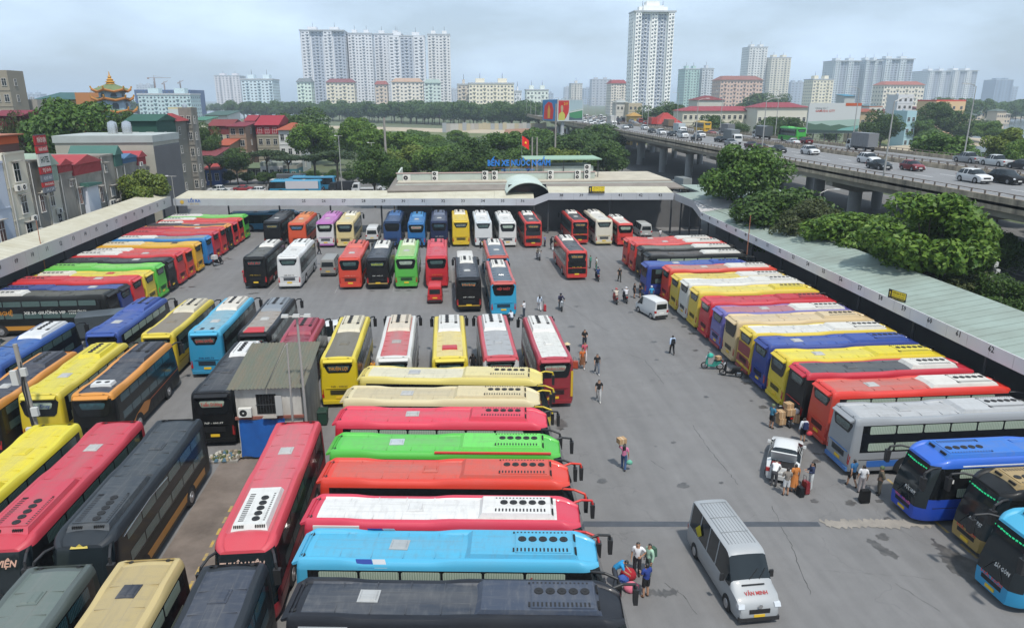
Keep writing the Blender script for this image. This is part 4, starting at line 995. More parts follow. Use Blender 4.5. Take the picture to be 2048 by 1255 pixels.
# back row, rears to the camera
Bk = [
 dict(x=-24.5, y=101.7, label='black bus at the left end of the back row', body='#17191b', roof='#34383f', ac='#3a3f46', rtext='VĂN MINH', rtcol='#c0a040', rear='#1c1e20'),
 dict(x=-21.1, y=101.5, label='orange bus of the back row in front of bay 25', body='#e4562a', roof='#e07e3e', ac='#e8863e', rtext='VÂN LINH', rtcol='#4c8cd0'),
 dict(x=-17.2, y=101.2, label='pink roofed white bus with black rear panel in the back row', body='#e8e6e6', roof='#c67cc0', edge='#c878c4', ac='#cc86c8', rw='g', pane=CURT, bcol='#c070bc', lower='#c070bc'),
 dict(x=-14.4, y=100.8, label='cream bus with black rear panel in the back row', body='#ecd69a', roof='#e4d6a0', ac='#f4f0e0', rw='g'),
 dict(x=-7.8, y=100.3, label='navy blue bus with dark rear panel beside the white minibus', body='#1f4a80', roof='#22568c', ac='#2a66a2', rw='d', edge='#1c3c66'),
 dict(x=-4.45, y=100.2, label='medium blue bus with red lettered rear window in the back row', body='#1a72b4', roof='#2a80be', ac='#3c92cc', rtext='HỒNG HÀ', rtcol='#d85a5a', rw='g', pane=CURT),
 dict(x=-1.25, y=100.1, label='slate blue bus with orange pinstripe on its rear', body='#2c3a64', roof='#54607c', ac='#66728c', rtext=None, rearstripe='#d87a3a', pane=TEALP, rw='g', ltext='36F - 008.13'),
 dict(x=1.8, y=100.2, label='yellow bus in the middle of the back row', body='#f2cc1e', roof='#ecce3c', ac='#f2ead8', rtext='AN PHÚ', rtcol='#b8b0a0'),
 dict(x=4.95, y=99.6, label='white bus with pale blue shoulders in the back row', body='#eceeee', roof='#efefec', ac='#f4f4f2', edge='#e4ecf0'),
 dict(x=8.35, y=99.2, label='white bus with big black rear window in the back row', body='#f0eeea', roof='#efeeea', ac='#f2f2ee', rw='g', pane=CURT, edge='#efeeea'),
 dict(x=11.85, y=98.3, label='red and black bus beside the goods trolley of the back row', body='#d2352c', roof='#4c5158', edge='#e03c34', rear='#3a4046', rtext='VĂN ANH', rtcol='#e4a83a', ltext='36B - 021.26', ltcol='#d8b83a', rw='g', actype='acs'),
 dict(x=18.8, y=100.0, label='red and black bus left of the cream white bus', body='#d2352c', roof='#454a52', edge='#e03c34', rear='#20262c', rtext='VĂN ANH', rtcol='#e4a83a', ltext='36B - 027.1', ltcol='#d8b83a', rw='g', actype='acs'),
 dict(x=22.1, y=99.1, label='white bus with cream trim right of the red and black bus', body='#eee8d6', roof='#efece4', edge='#ece2c8', bcol='#e6d294', lower='#e6d294', ac='#f2efe8'),
]
for d in Bk: bus(d.pop('label'), d.pop('x'), d.pop('y'), 'N', **d, L=11.0, H=3.6)
bus('small red bus with white roof at the right end of the back row', 24.95, 98.2, 'N', body='#dc3a34', roof='#ece4d8', L=8.6, H=3.2, hw=1.12, rw='g', pane=CURT, edge='#e04438', style='lo')
# second row
Ck = [
 dict(x=-21.2, y=78.6, label='black bus with red lettered rear window at the left of the second row', body='#191a1c', roof='#6a6a62', edge='#222324', rtext='HẢI ÂU', rtcol='#c83a34', ltext='37B 023.11', ltcol='#c8a83a', stripe='#c83a30'),
 dict(x=-17.5, y=78.2, label='white bus with slim dark rear window in the second row', body='#eeeeec', roof='#efeeea', ac='#f6f6f2', ltext='38B 007.13', ltcol='#6a6a66'),
 dict(x=-10.8, y=77.3, label='orange red bus beside the silver van', body='#e2482e', roof='#e25c50', ac='#e66450', rw='g', ltext='36B 011', ltcol='#e8a090'),
 dict(x=-7.8, y=77.1, label='black bus with yellow lettered rear window and gold stripes', body='#171516', roof='#424a58', edge='#2a2e36', rtext='NGÂN HÀ', rtcol='#c8d040', ltext='36F - 002.19', rearstripe='#c8a860'),
 dict(x=-4.7, y=77.1, label='green bus with pale roof in the second row', body='#5cc24a', roof='#b0d084', edge='#78cc60', ac='#e8f0d4', rw='g', pane=CURT),
 dict(x=-1.35, y=77.0, label='crimson bus standing behind the small red van', body='#d8202e', roof='#dc4456', ac='#e04a5a', rw='g', ltext='29F 043', ltcol='#e08030'),
 dict(x=14.65, y=79.3, label='red and black bus standing alone in the middle of the yard', body='#d83a30', roof='#545a62', edge='#e04038', rear='#161a1e', rtext='VĂN ANH', rtcol='#e4a83a', ltext='36B - 031.45', ltcol='#d8b83a', rw='g', actype='acs'),
]
for d in Ck: bus(d.pop('label'), d.pop('x'), d.pop('y'), 'N', **d, L=11.0, H=3.55)
bus('black bus with gold chevron on its rear and slate roof', 1.85, 67.4, 'N', body='#1b1716', roof='#4c525e', edge='#2a2e36', L=11.0, H=3.55, rtext='Hoàng', rtcol='#d8803a', ltext='36F - 003.23', rearstripe='#c8a030', rear='#1b1514', actype='acs')
bus('red and blue bus standing behind the other red and blue bus', 5.35, 76.2, 'N', body='#2fa6d2', roof='#667482', edge='#cc5a4a', L=10.6, H=3.6, rtext='HIỆP NHẬT', rtcol='#d84a44', mir='#24262a')
bus('light blue bus with red roof edges and open engine flap', 5.1, 65.5, 'N', body='#2fb0dc', roof='#5e6e7c', edge='#d4625a', L=10.6, H=3.6, rtext='HIỆP NHẬT', rtcol='#d84a44', rw='d')
# buses in the middle, rears to the camera
Em = [
 dict(x=-7.55, y=45.5, label='yellow bus with dark grey roof panel right of the shed', body='#f0d40e', roof='#77705e', edge='#f2da38', ac='#e8dec2', rtext='THUẬN LỢI', rtcol='#f0a02a', ltext='76B - 008.23', ltcol='#3a3a34', wear=.6, seams=False),
 dict(x=-3.85, y=45.1, label='white bus with flaking red patches on its roof', body='#e6e4de', roof='#d8686a', edge='#e8e6e0', ac='#e6d8c2', wear=.75, hatchc='#b4aca6'),
 dict(x=-.1, y=44.7, label='cream yellow bus with small red roof unit', body='#f2d62c', roof='#ecd88e', edge='#f2da4c', ac='#eceae4', hatch=False),
 dict(x=3.3, y=44.6, label='white bus with red roof edges and grey roof in the middle row', body='#e8e6e4', roof='#b4b6b8', edge='#d24a54', ac='#f0efec', rtext='HOÀNG LONG', rtcol='#c0303a'),
 dict(x=6.9, y=44.2, label='maroon and yellow bus with white roof in the middle row', body='#9c2430', roof='#ecebe4', edge='#c03a4a', ac='#f2f0ea', rtext='HOÀNG LONG', rtcol='#b83038', rw='g', pane=CURT, stripe='#e8c020', sside='L', stext=[('15', 6.0, 1.9, .5, .7, '#e0ded8')]),
]
for d in Em:
    o = bus(d.pop('label'), d.pop('x'), d.pop('y'), 'N', **d, L=10.9, H=3.5)
    if 'small red roof unit' in o['label']: box_on_roof(o, 2.1, 0, 3.47, .38, .55, .24, paint('#d03038'), 'roof_cooler')
    if 'maroon' in o['label']:
        b = MB(); b.box(-.03, .04, -1.2, -1.05, .8, 2.6); b.box(-.03, .04, 1.05, 1.2, 1.6, 2.6); b.build('yellow_corner', paint('#e8c020'), o)
# cross row in the foreground, fronts to the right
Fx = [
 dict(x=-6.1, y=43.1, label='pale yellow bus lying across behind the beige one', body='#ecd45c', roof='#ece4c4', edge='#f0dc78', ac='#f0e0a0', mir='#e8c820', win='coach', pane=BLACKGL, hatchc='#c0c2c4', turn=-7.5),
 dict(x=-6.7, y=39.75, label='beige bus with beige roof between pale yellow and red buses', body='#dcc896', roof='#dac9a0', edge='#ecdcae', ac='#ead8aa', mir='#e8c820', pane=CURTD),
 dict(x=-6.7, y=36.75, label='pinkish red bus with red air conditioner in the cross row', body='#e8203a', roof='#f2405a', edge='#f23a56', ac='#f0405a', pane=CURT),
 dict(x=-6.5, y=33.4, label='light green bus with a red front stripe in the cross row', body='#4cc83a', roof='#66d656', edge='#58cc44', ac='#74e862', pane=CURT, hatchc='#c8d4d8'),
 dict(x=-6.5, y=30.65, label='orange red bus with orange mirrors in the cross row', body='#f03a1c', roof='#e45a48', edge='#f04028', ac='#e45a48', mir='#f03a20', pane=BLACKGL, win='coach', hatchc='#dc5a48', hatch=.42),
 dict(x=-6.6, y=27.35, label='white roofed bus with pink edges in the cross row', body='#e0304c', roof='#f4f3f0', edge='#e83c58', ac='#f6f4f0', mir='#e83030', pane=CURT, hatchc='#eeeeec', hatch=.38, wear=.2, stext=[('SƠN HÀ', 9.35, 2.6, .34, 1.5, '#d8383c')]),
 dict(x=-6.4, y=24.7, label='sky blue bus with blue and white roof flashes in the cross row', body='#4ab8e0', roof='#52bce4', edge='#54c0ea', ac='#56bce4', pane=CURT, hatchc='#b4bcc0', wear=.3, stext=[('HIẾU TRUNG', 9.5, 2.64, .34, 2.1, '#d8302c')]),
 dict(x=-6.15, y=21.6, label='dark navy bus with silver side trim at the bottom edge', body='#2a2e38', roof='#3a4454', edge='#30343e', ac='#46536a', pane=CURTD, hatchc='#c0c2c2', wear=.55),
]
for d in Fx:
    d.setdefault('turn', -6.2)
    o = bus(d.pop('label'), d.pop('x')+.4, d.pop('y'), 'E', **d, L=12.0, H=3.5, hw=1.17, front=True)
    lb = o['label']
    if 'pink edges' in lb:
        b = MB(); b.box(.5, 2.4, -1.155, -1.09, 3.05, 3.32); b.build('white_corner', paint('#f4f3f0'), o)
    if 'roof flashes' in lb:
        for nm, hx, xa, xb in (('blue_flash', '#2a4ab0', 2.35, 2.95), ('white_flash', '#e8eaee', 2.97, 3.45)):
            for sg in (-1, 1):
                b = MB(); b.quad((xa,sg*1.0,3.535),(xb,sg*1.0,3.535),(xb+.1,sg*1.125,3.24),(xa+.1,sg*1.125,3.24)); b.build(nm, paint(hx), o)
    if 'silver side trim' in lb:
        b = MB(); b.box(5.6, 11.2, -1.165, -1.10, 3.02, 3.18); b.box(.55, 2.2, -1.165, -1.10, 3.02, 3.18); b.build('silver_trim', paint('#b8bac0'), o)
    if 'red front stripe' in lb:
        b = MB(); b.box(5.3, 11.0, -1.12, -1.01, 3.44, 3.52); b.build('red_stripe', paint('#e8402c'), o)
# left block, first rank: rears to the camera
D1 = [
 dict(x=-25.6, y=52.3, label='royal blue bus with blue roof left of the brown roofed yellow bus', body='#1c3f90', roof='#2f55a8', edge='#2a50a4', ac='#2a50a8', rw='d', pane=CURT),
 dict(x=-21.7, y=52.3, label='yellow bus with brown grey roof in the left block', body='#e8c828', roof='#8c7f6a', edge='#e8d03a', ac='#e2d8be', rtext='THUẬN LỢI', rtcol='#d89030', wear=.6, seams=False),
 dict(x=-18.2, y=52.0, label='light blue bus with cream air conditioner in the left block', body='#2f9cc8', roof='#88b8ca', edge='#4ab8e0', ac='#ece4d6', rtext='QUANG CHUYỂN', rtcol='#d85a48', ltext='79B 005.12', ltcol='#26406a'),
 dict(x=-14.6, y=51.8, label='black bus with flaking white roof and red brow', body='#1f2022', roof='#a89c90', edge='#2c2e34', ac='#8c949c', rtext='THÀNH CÔNG', rtcol='#c83a3a', wear=.95),
 dict(x=-11.0, y=44.9, label='maroon bus standing right behind the shed', body='#5a1c24', roof='#a03046', edge='#b03448', ac='#a8324a'),
 dict(x=-30.3, y=46.0, label='blue bus with big white air conditioner at the left edge', body='#20509c', roof='#2f68b4', edge='#2458a8', ac='#eef0f0', pane=CURTD),
]
for d in D1:
    o = bus(d.pop('label'), d.pop('x'), d.pop('y'), 'N', **d, L=10.9, H=3.5)
    if 'red brow' in o['label']:
        b = MB(); b.add([(.25,-.75,3.46),(.25,.75,3.46),(1.2,.6,3.56),(1.2,-.6,3.56),(.25,-.75,3.38),(.25,.75,3.38)], [(0,3,2,1),(4,0,1,5)]); b.build('red_brow', paint('#d2222a'), o)
    if 'cream air' in o['label']: box_on_roof(o, .95, 0, 3.45, .3, .55, .1, BLACKP, 'roof_vent_cover')
# second rank
D2 = [
 dict(x=-27.0, y=39.6, label='navy bus with orange roof edges at the left edge', body='#1e1f22', roof='#3a4054', edge='#e89a3a', ac='#3f4558', pane=CURTD),
 dict(x=-24.2, y=41.0, label='yellow bus with yellow roof beside the cable pole', body='#ecd02a', roof='#ecdc3a', edge='#e8d444', ac='#f0de2c', rtext='Phúc Duy', rtcol='#2a4a8c', rw='g', pane=CURT),
 dict(x=-20.95, y=40.4, label='navy bus with orange roof edges and white roof cooler', body='#17191b', roof='#363c4c', edge='#ea9c38', ac='#3c4252', pane=TEALP, rw='g', hatch=False, stripe=None),
 dict(x=-14.2, y=40.4, label='black bus with white air conditioner left of the shed', body='#15171a', roof='#3c4048', edge='#20232a', ac='#f2f2f0', rtext='Tuấn Dương', rtcol='#c83a3a', ltext='76F - 000.07', rw='g', pane=CURT),
]
for d in D2:
    o = bus(d.pop('label'), d.pop('x'), d.pop('y'), 'N', **d, L=10.6, H=3.5)
    if 'white roof cooler' in o['label']:
        a = box_on_roof(o, 1.75, 0, 3.47, .38, .62, .24, paint('#f0f0ee'), 'roof_cooler')
        for yy in (-.25, .25):
            b = MB(); b.disc((0,yy,.243), (0,0,1), .16, 12); b.build('fan', DARKG, a)
        b = MB(); b.add([(1.6,-1.262,.7),(2.3,-1.262,.7),(4.2,-1.262,.7),(4.9,-1.262,1.25),(3.9,-1.262,1.45),(2.6,-1.262,1.15)], [(0,1,2,3,4,5)]); b.build('orange_swoosh', paint('#e08a28'), o)
        b = MB(); b.add([(4.6,-1.262,1.2),(10,-1.262,1.42),(10,-1.262,1.47),(4.6,-1.262,1.27)], [(0,1,2,3)]); b.build('orange_pinstripe', paint('#d8672a'), o)
# third rank: fronts to the camera
D3 = [
 dict(x=-21.0, y=37.0, label='yellow bus with yellow roof at the left edge of the front ranks', body='#ecd81e', roof='#f4e02a', edge='#f0e030', ac='#f4e232', hatchc='#ecd82a'),
 dict(x=-17.8, y=37.0, label='crimson bus with crimson roof facing the camera, left of the charcoal one', body='#c8283a', roof='#d84054', edge='#d43a4c', ac='#d84258', ftext=('CHÍN VIỆN', '#e8b8a0')),
 dict(x=-14.7, y=37.0, label='charcoal bus facing the camera with golden emblem on its brow', body='#34302a', roof='#414a52', edge='#3c444c', ac='#424b54', stripe='#c88a30', hatchc='#444c54', wear=.2),
 dict(x=-8.25, y=36.1, label='red bus facing the camera with long white air conditioner', body='#c02c3c', roof='#e06470', edge='#e04856', ac='#f0f0ec', ftext=('THUẬN VIỆN', '#e8c8b8'), wear=.5),
]
for d in D3:
    o = bus(d.pop('label'), d.pop('x'), d.pop('y'), 'S', **d, L=11.9, H=3.5, front=True, mir=None)
    if 'golden emblem' in o['label']:
        g = mat('gold_emblem', (0.42, 0.33, 0.06), .5); b = MB(); z = 3.27; X = 11.62
        b.add([(11.44,-.34,2.98+.22),(11.44,.34,2.98+.22),(11.38,.30,3.28),(11.38,.14,3.24),(11.36,.0,3.36),(11.38,-.14,3.24),(11.38,-.30,3.28)], [(0,1,2,3,4,5,6)])
        b.build('crown_emblem', g, o)
        b = MB(); b.path([(5.6,1.24,2.98),(7.6,1.24,3.12),(10.4,1.24,2.98)], .02, 5); b.build('chrome_trim', CHROME, o)
# bottom rank: rears away, roofs cut by the picture edge
D4 = [
 dict(x=-14.6, y=24.3, label='grey green bus at the bottom left corner', body='#3f4a46', roof='#6c7a74', edge='#56605c', pane=TEALP, wear=.35, ac=None),
 dict(x=-11.4, y=24.3, label='gold beige bus with dark roof hatch at the bottom edge', body='#3a2a26', roof='#c2ad78', edge='#d4bd82', ac=None, hatchc='#343a48', pane=CURT, wear=.3),
 dict(x=-8.25, y=23.9, label='navy bus left of the cross row at the bottom edge', body='#2c3036', roof='#434c5e', edge='#3a4048', ac=None, pane=TEALP, wear=.3),
]
for d in D4: bus(d.pop('label'), d.pop('x'), d.pop('y'), 'S', **d, L=12.0, H=3.5, hatch=.17)
# city bus crossing behind the left corner
o = bus('teal city bus standing crosswise behind the back row', -34.2, 116.6, 'E', body='#1f86b4', roof='#2a94c4', edge='#2a94c4', ac='#38a0cc', L=11.0, H=3.1, style='lo', win='coach', pane=GLASS)
# ------------------------------------------------------------------ cars, vans, trucks, motorbikes
def tube_wheel(r, w):
    b = MB(); b.tube((0,-w/2,0), (0,w/2,0), r, r, 18); b.tube((0,w/2,0), (0,w/2+.015,0), r, r*.86, 18); t = b.mesh('wheel', 40)
    b = MB(); b.tube((0,w/2+.005,0), (0,w/2+.03,0), r*.62, r*.58, 12); b.tube((0,w/2+.03,0), (0,w/2+.045,0), r*.2, r*.16, 8); q = b.mesh('rim', 40)
    return t, q
# stations: x from the tail, roof height, half width at roof, half width at sill
KIND = dict(
 sedan=dict(belt=.92, st=[(0,.80,.66,.74),(.06,.93,.70,.80),(.75,1.00,.72,.86),(1.0,1.06,.70,.87),(1.55,1.40,.60,.88),(1.95,1.47,.58,.88),(2.5,1.47,.58,.88),(2.75,1.43,.59,.88),(3.45,1.00,.74,.87),(3.6,.97,.78,.87),(4.2,.84,.74,.84),(4.45,.68,.66,.74),(4.5,.50,.6,.66)], cab=(.9,3.5), roof=(1.55,2.75), ax=(.85,3.6), r=.32),
 suv=dict(belt=1.05, st=[(0,1.0,.70,.78),(.05,1.10,.74,.86),(.16,1.18,.74,.90),(.55,1.62,.62,.91),(1.0,1.70,.61,.91),(2.3,1.70,.61,.91),(2.65,1.64,.62,.91),(3.35,1.12,.76,.90),(3.55,1.08,.80,.90),(4.2,.98,.76,.88),(4.45,.82,.70,.80),(4.52,.6,.64,.72)], cab=(.12,3.42), roof=(.55,2.65), ax=(.85,3.6), r=.37),
 hatch=dict(belt=.95, st=[(0,.9,.66,.72),(.05,1.0,.68,.80),(.14,1.06,.68,.83),(.5,1.42,.56,.84),(.9,1.50,.56,.84),(1.9,1.50,.56,.84),(2.2,1.45,.57,.84),(2.9,1.02,.70,.83),(3.05,.99,.74,.83),(3.6,.88,.70,.80),(3.85,.7,.62,.72),(3.9,.52,.56,.64)], cab=(.1,2.95), roof=(.5,2.2), ax=(.7,3.05), r=.31),
 pickup=dict(belt=1.08, st=[(0,1.0,.84,.86),(.05,1.06,.86,.88),(1.65,1.06,.86,.90),(1.72,1.14,.74,.91),(1.95,1.70,.62,.91),(2.4,1.76,.61,.91),(3.2,1.76,.61,.91),(3.5,1.68,.62,.91),(4.15,1.16,.78,.91),(4.3,1.12,.8,.91),(5.0,1.02,.76,.88),(5.25,.84,.7,.8),(5.3,.6,.6,.7)], cab=(1.66,4.2), roof=(1.95,3.5), ax=(1.0,4.3), r=.39),
 van=dict(belt=1.15, st=[(0,1.9,.66,.86),(.05,2.05,.70,.90),(.3,2.12,.72,.92),(2.2,2.12,.72,.92),(3.6,2.10,.72,.92),(3.85,2.02,.71,.92),(4.55,1.38,.76,.90),(4.75,1.26,.78,.89),(5.05,1.02,.74,.84),(5.15,.7,.68,.76)], cab=(.25,4.6), roof=(.05,3.85), ax=(.95,4.2), r=.34),
 microvan=dict(belt=1.0, st=[(0,1.7,.56,.70),(.04,1.82,.60,.74),(.25,1.88,.62,.76),(2.2,1.88,.62,.76),(2.6,1.80,.61,.76),(3.25,1.12,.66,.75),(3.4,1.02,.66,.74),(3.62,.85,.62,.70),(3.7,.6,.56,.62)], cab=(1.6,3.3), roof=(.04,2.6), ax=(.65,3.0), r=.28),
 sprinter=dict(belt=1.22, st=[(0,2.30,.72,.92),(.04,2.42,.76,.96),(.25,2.50,.78,.98),(4.4,2.50,.78,.98),(4.62,2.46,.78,.98),(4.80,2.34,.78,.98),(5.42,1.50,.86,.97),(5.55,1.38,.88,.97),(6.05,1.18,.86,.95),(6.35,1.02,.80,.90),(6.5,.80,.74,.82),(6.54,.55,.66,.72)], cab=(.35,5.45), roof=(.04,4.8), ax=(1.2,5.35), r=.36),
 minibus=dict(belt=1.3, st=[(0,2.30,.82,.98),(.05,2.45,.86,1.02),(.3,2.55,.90,1.04),(6.0,2.55,.90,1.04),(6.3,2.48,.90,1.04),(6.85,1.45,.94,1.02),(7.0,1.25,.92,1.0),(7.1,.8,.86,.92)], cab=(.4,6.9), roof=(.05,6.3), ax=(1.7,5.8), r=.4),
)
_V = {}
def vehicle_meshes(kind):
    if kind in _V: return _V[kind]
    K = KIND[kind]; st = K['st']; belt = K['belt']; rings = []
    for x, zt, wt, wl in st:
        bl = min(belt, zt-.05)
        P = [(wl-.07, .20), (wl, .34), (wl+.01, .34+.5*(bl-.34)), (wl-.01, bl-.05), (lerp(wl, wt, .12), bl), (wt+.03, max(bl+.01, zt-.09)), (wt-.07, zt-.02), (wt*.5, zt), (0, zt+.008)]
        rings.append([(x, y, z) for y, z in P]+[(x, -y, z) for y, z in P[-2::-1]])
    n = len(rings[0]); parts = {k: MB() for k in ('body', 'windshield', 'rear_window', 'side_windowL', 'side_windowR')}; maps = {k: {} for k in parts}
    def face(p, ids):
        m = maps[p]; f = []
        for i, j in ids:
            if (i, j) not in m: m[(i, j)] = len(parts[p].v); parts[p].v.append(rings[i][j])
            if m[(i, j)] not in f: f.append(m[(i, j)])
        parts[p].f.append(tuple(f)); parts[p].m.append(0)
    for i in range(len(st)-1):
        xm = (st[i][0]+st[i+1][0])/2
        for j in range(n-1):
            k = min(j, n-2-j); p = 'body'
            if K['cab'][0] < xm < K['cab'][1]:
                if k == 4 and min(st[i][1], st[i+1][1]) > belt+.05 or (k == 4 and max(st[i][1], st[i+1][1]) > belt+.3): p = 'side_window'+('L' if j < n/2 else 'R')
                if k >= 5:
                    if xm > K['roof'][1]: p = 'windshield'
                    elif xm < K['roof'][0]: p = 'rear_window'
            face(p, [(i, j), (i+1, j), (i+1, j+1), (i, j+1)])
        face('body', [(i, 0), (i, n-1), (i+1, n-1), (i+1, 0)])
    face('body', [(0, j) for j in range(n)]); face('body', [(len(st)-1, j) for j in range(n-1, -1, -1)])
    out = {k: b.mesh('car_'+k, 35) for k, b in parts.items() if b.f}
    L = st[-1][0]; w0 = st[1][3]; hz = st[-2][1]
    for s_, nm in ((1, 'L'), (-1, 'R')):
        b = MB(); dz = .16 if kind == 'sprinter' else 0; hz += dz; b.taper((L-.34, L-.02, min(s_*(w0-.30), s_*(w0-.03)), max(s_*(w0-.30), s_*(w0-.03))), (L-.40, L-.10, min(s_*(w0-.32), s_*(w0-.05)), max(s_*(w0-.32), s_*(w0-.05))), hz-.14, hz+.02); hz -= dz; out['head'+nm] = b.mesh('head_lamp')
        b = MB(); zt = min(belt, st[1][1])-.05; b.box(-.015, .12, min(s_*(w0-.2), s_*(w0+.005)), max(s_*(w0-.2), s_*(w0+.005)), zt-.24, zt-.02); out['tail'+nm] = b.mesh('tail_lamp')
        b = MB(); xm = K['cab'][1]-.55; b.taper((xm-.02, xm+.10, s_*(w0+.16)-.09, s_*(w0+.16)+.09), (xm, xm+.08, s_*(w0+.16)-.08, s_*(w0+.16)+.08), belt+.02, belt+(.34 if kind in ('sprinter', 'minibus', 'van') else .16)); b.path([(xm+.05, s_*(w0-.02), belt+.05), (xm+.05, s_*(w0+.12), belt+.09)], .02, 5); out['mir'+nm] = b.mesh('door_mirror')
    b = MB(); b.box(L-.03, L+.02, -.24, .24, .42, .54); out['fplate'] = b.mesh('plate')
    b = MB(); b.box(-.02, .02, -.24, .24, .60, .72); out['rplate'] = b.mesh('plate')
    b = MB(); b.box(L-.10, L+.012, -.45, .45, hz-.22, hz-.03); out['grille'] = b.mesh('grille')
    b = MB(); b.box(L-.16, L+.03, -w0+.08, w0-.08, .22, .40); out['bumper'] = b.mesh('bumper'); b = MB(); b.box(-.04, .14, -w0+.06, w0-.06, .24, .46); out['rbumper'] = b.mesh('bumper')
    # pillars over the side glass
    b = MB()
    rx0, rx1 = K['roof']
    npil = 2 if kind in ('sedan', 'hatch', 'suv', 'pickup', 'microvan') else 3
    for i in range(1, npil+1):
        x = lerp(max(rx0, K['cab'][0]), rx1, i/(npil+1)); q = min(st, key=lambda s: abs(s[0]-x)); wt, wl, zt = q[2], q[3], q[1]
        for s_ in (-1, 1):
            b.add([(x-.05, s_*(lerp(wl, wt, .12)+.006), belt), (x+.05, s_*(lerp(wl, wt, .12)+.006), belt), (x+.05, s_*(wt+.036), zt-.09), (x-.05, s_*(wt+.036), zt-.09)], [(0,1,2,3)])
    out['pillars'] = b.mesh('pillar')
    if kind in ('van', 'microvan', 'sprinter', 'minibus'):
        zt = st[0][1]; b = MB(); b.add([(-.012, -st[0][3]+.16, belt+.05), (-.012, st[0][3]-.16, belt+.05), (-.012, st[0][2]-.02, zt-.14), (-.012, -st[0][2]+.02, zt-.14)], [(3,2,1,0)]); out['rear_window'] = b.mesh('rear_window')
    t, q = tube_wheel(K['r'], .22); out['wheel'] = t; out['rim'] = q
    b = MB(); r = K['r']+.06; pts = [(r*cos(pi*i/8), K['r']+r*sin(pi*i/8)) for i in range(9)]+[(-r,.2),(r,.2)]; b.prism(pts, 'y', -.02, .012); out['arch'] = b.mesh('wheel_arch')
    _V[kind] = out
    return out
def car(label, kind, x, y, rz, col, cat=None, group=None, z=0.0, plate=True, trim=None, name=None, glass=None):
    """x, y = middle of the vehicle on the ground; rz = heading (0 = +X)"""
    m = vehicle_meshes(kind); K = KIND[kind]; L = K['st'][-1][0]; w = K['st'][3][3]
    o = empty(name or ('minibus' if kind in ('van', 'sprinter', 'minibus') else 'van' if kind == 'microvan' else 'pickup_truck' if kind == 'pickup' else 'car'), (x-cos(rz)*L/2, y-sin(rz)*L/2, z), rz)
    tag(o, label, cat or ('minibus' if kind in ('van', 'sprinter', 'minibus') else 'van' if kind == 'microvan' else 'pickup' if kind == 'pickup' else 'car'), group)
    P = paint(col); gl = glass or GLASS
    bd = put('body', m['body'], P, o)
    for k in ('windshield', 'rear_window', 'side_windowL', 'side_windowR'):
        if k in m: put('side_window' if k.startswith('side') else k, m[k], gl, o)
    put('pillar', m['pillars'], P, bd)
    for s_, sg in (('L', 1), ('R', -1)):
        put('head_lamp', m['head'+s_], LAMPW, o); put('tail_lamp', m['tail'+s_], LAMPR, o); put('door_mirror', m['mir'+s_], BLACKP if trim is None else P, o)
        for xx in K['ax']:
            put('wheel_arch', m['arch'], DARKG, o, (xx, sg*w, 0)); q = put('wheel', m['wheel'], RUBBER, o, (xx, sg*(w-.10), K['r']), 0 if sg > 0 else pi); put('rim', m['rim'], RIM, q)
    put('bumper', m['bumper'], BLACKP if trim is None else P, o); put('bumper', m['rbumper'], BLACKP if trim is None else P, o); put('grille', m['grille'], DARKG, o)
    if plate: put('plate', m['fplate'], PLATE if plate == 'y' else WHITE, o); put('plate', m['rplate'], PLATE if plate == 'y' else WHITE, o)
    return o
def truck(label, x, y, rz, cabc, boxc, L=7.0, H=3.0, z=0.0, boxh=None, group=None, tarp=False):
    o = empty('truck', (x-cos(rz)*L/2, y-sin(rz)*L/2, z), rz); tag(o, label, 'truck', group)
    P = paint(cabc); c0 = L-1.8; hw = 1.0; zc = 2.25
    b = MB(); b.prism([(c0,.45),(L-.05,.45),(L,.6),(L,1.25),(L-.42,zc-.05),(L-.55,zc),(c0,zc)], 'y', -hw+.05, hw-.05); b.build('cab', P, o)
    b = MB(); b.quad((L-.005+.015,-.82,1.28),(L-.005+.015,.82,1.28),(L-.40,.78,zc-.12),(L-.40,-.78,zc-.12)); b.build('windshield', GLASS, o)
    for s_ in (-1, 1):
        b = MB(); b.add([(c0+.35,s_*(hw-.042),1.25),(L-.28,s_*(hw-.042),1.25),(L-.55,s_*(hw-.042),zc-.2),(c0+.35,s_*(hw-.042),zc-.2)], [(0,1,2,3)]); b.build('side_window', GLASS, o)
        b = MB(); b.box(L-.06, L+.02, min(s_*.5,s_*.85), max(s_*.5,s_*.85), .68, .88); b.build('head_lamp', LAMPW, o)
        b = MB(); b.box(L-.25, L-.1, s_*1.12-.08, s_*1.12+.08, 1.35, 1.75); b.path([(L-.25,s_*.9,1.8),(L-.2,s_*1.12,1.75)], .02, 5); b.build('door_mirror', BLACKP, o)
    m = paint(boxc)
    b = MB(); b.box(0, c0-.12, -hw-.05, hw+.05, .95, boxh or H)
    if tarp: b.taper((0, c0-.12, -hw-.05, hw+.05), (0, c0-.12, -.4, .4), (boxh or H), (boxh or H)+.2)
    c = b.build('cargo_box', m, o)
    b = MB()
    for i in range(1, 7): b.box(i*(c0-.12)/7, i*(c0-.12)/7+.04, -hw-.08, hw+.08, .97, (boxh or H)-.02)
    b.build('box_rib', m, c)
    b = MB(); b.box(.05, L-.1, -.4, .4, .5, .93); b.build('chassis', BLACKP, o)
    t, q = tube_wheel(.42, .3)
    for xx in (1.2, L-1.0):
        for s_ in (-1, 1): w = put('wheel', t, RUBBER, o, (xx, s_*(hw-.16), .42), 0 if s_ > 0 else pi); put('rim', q, RIM, w)
    return o

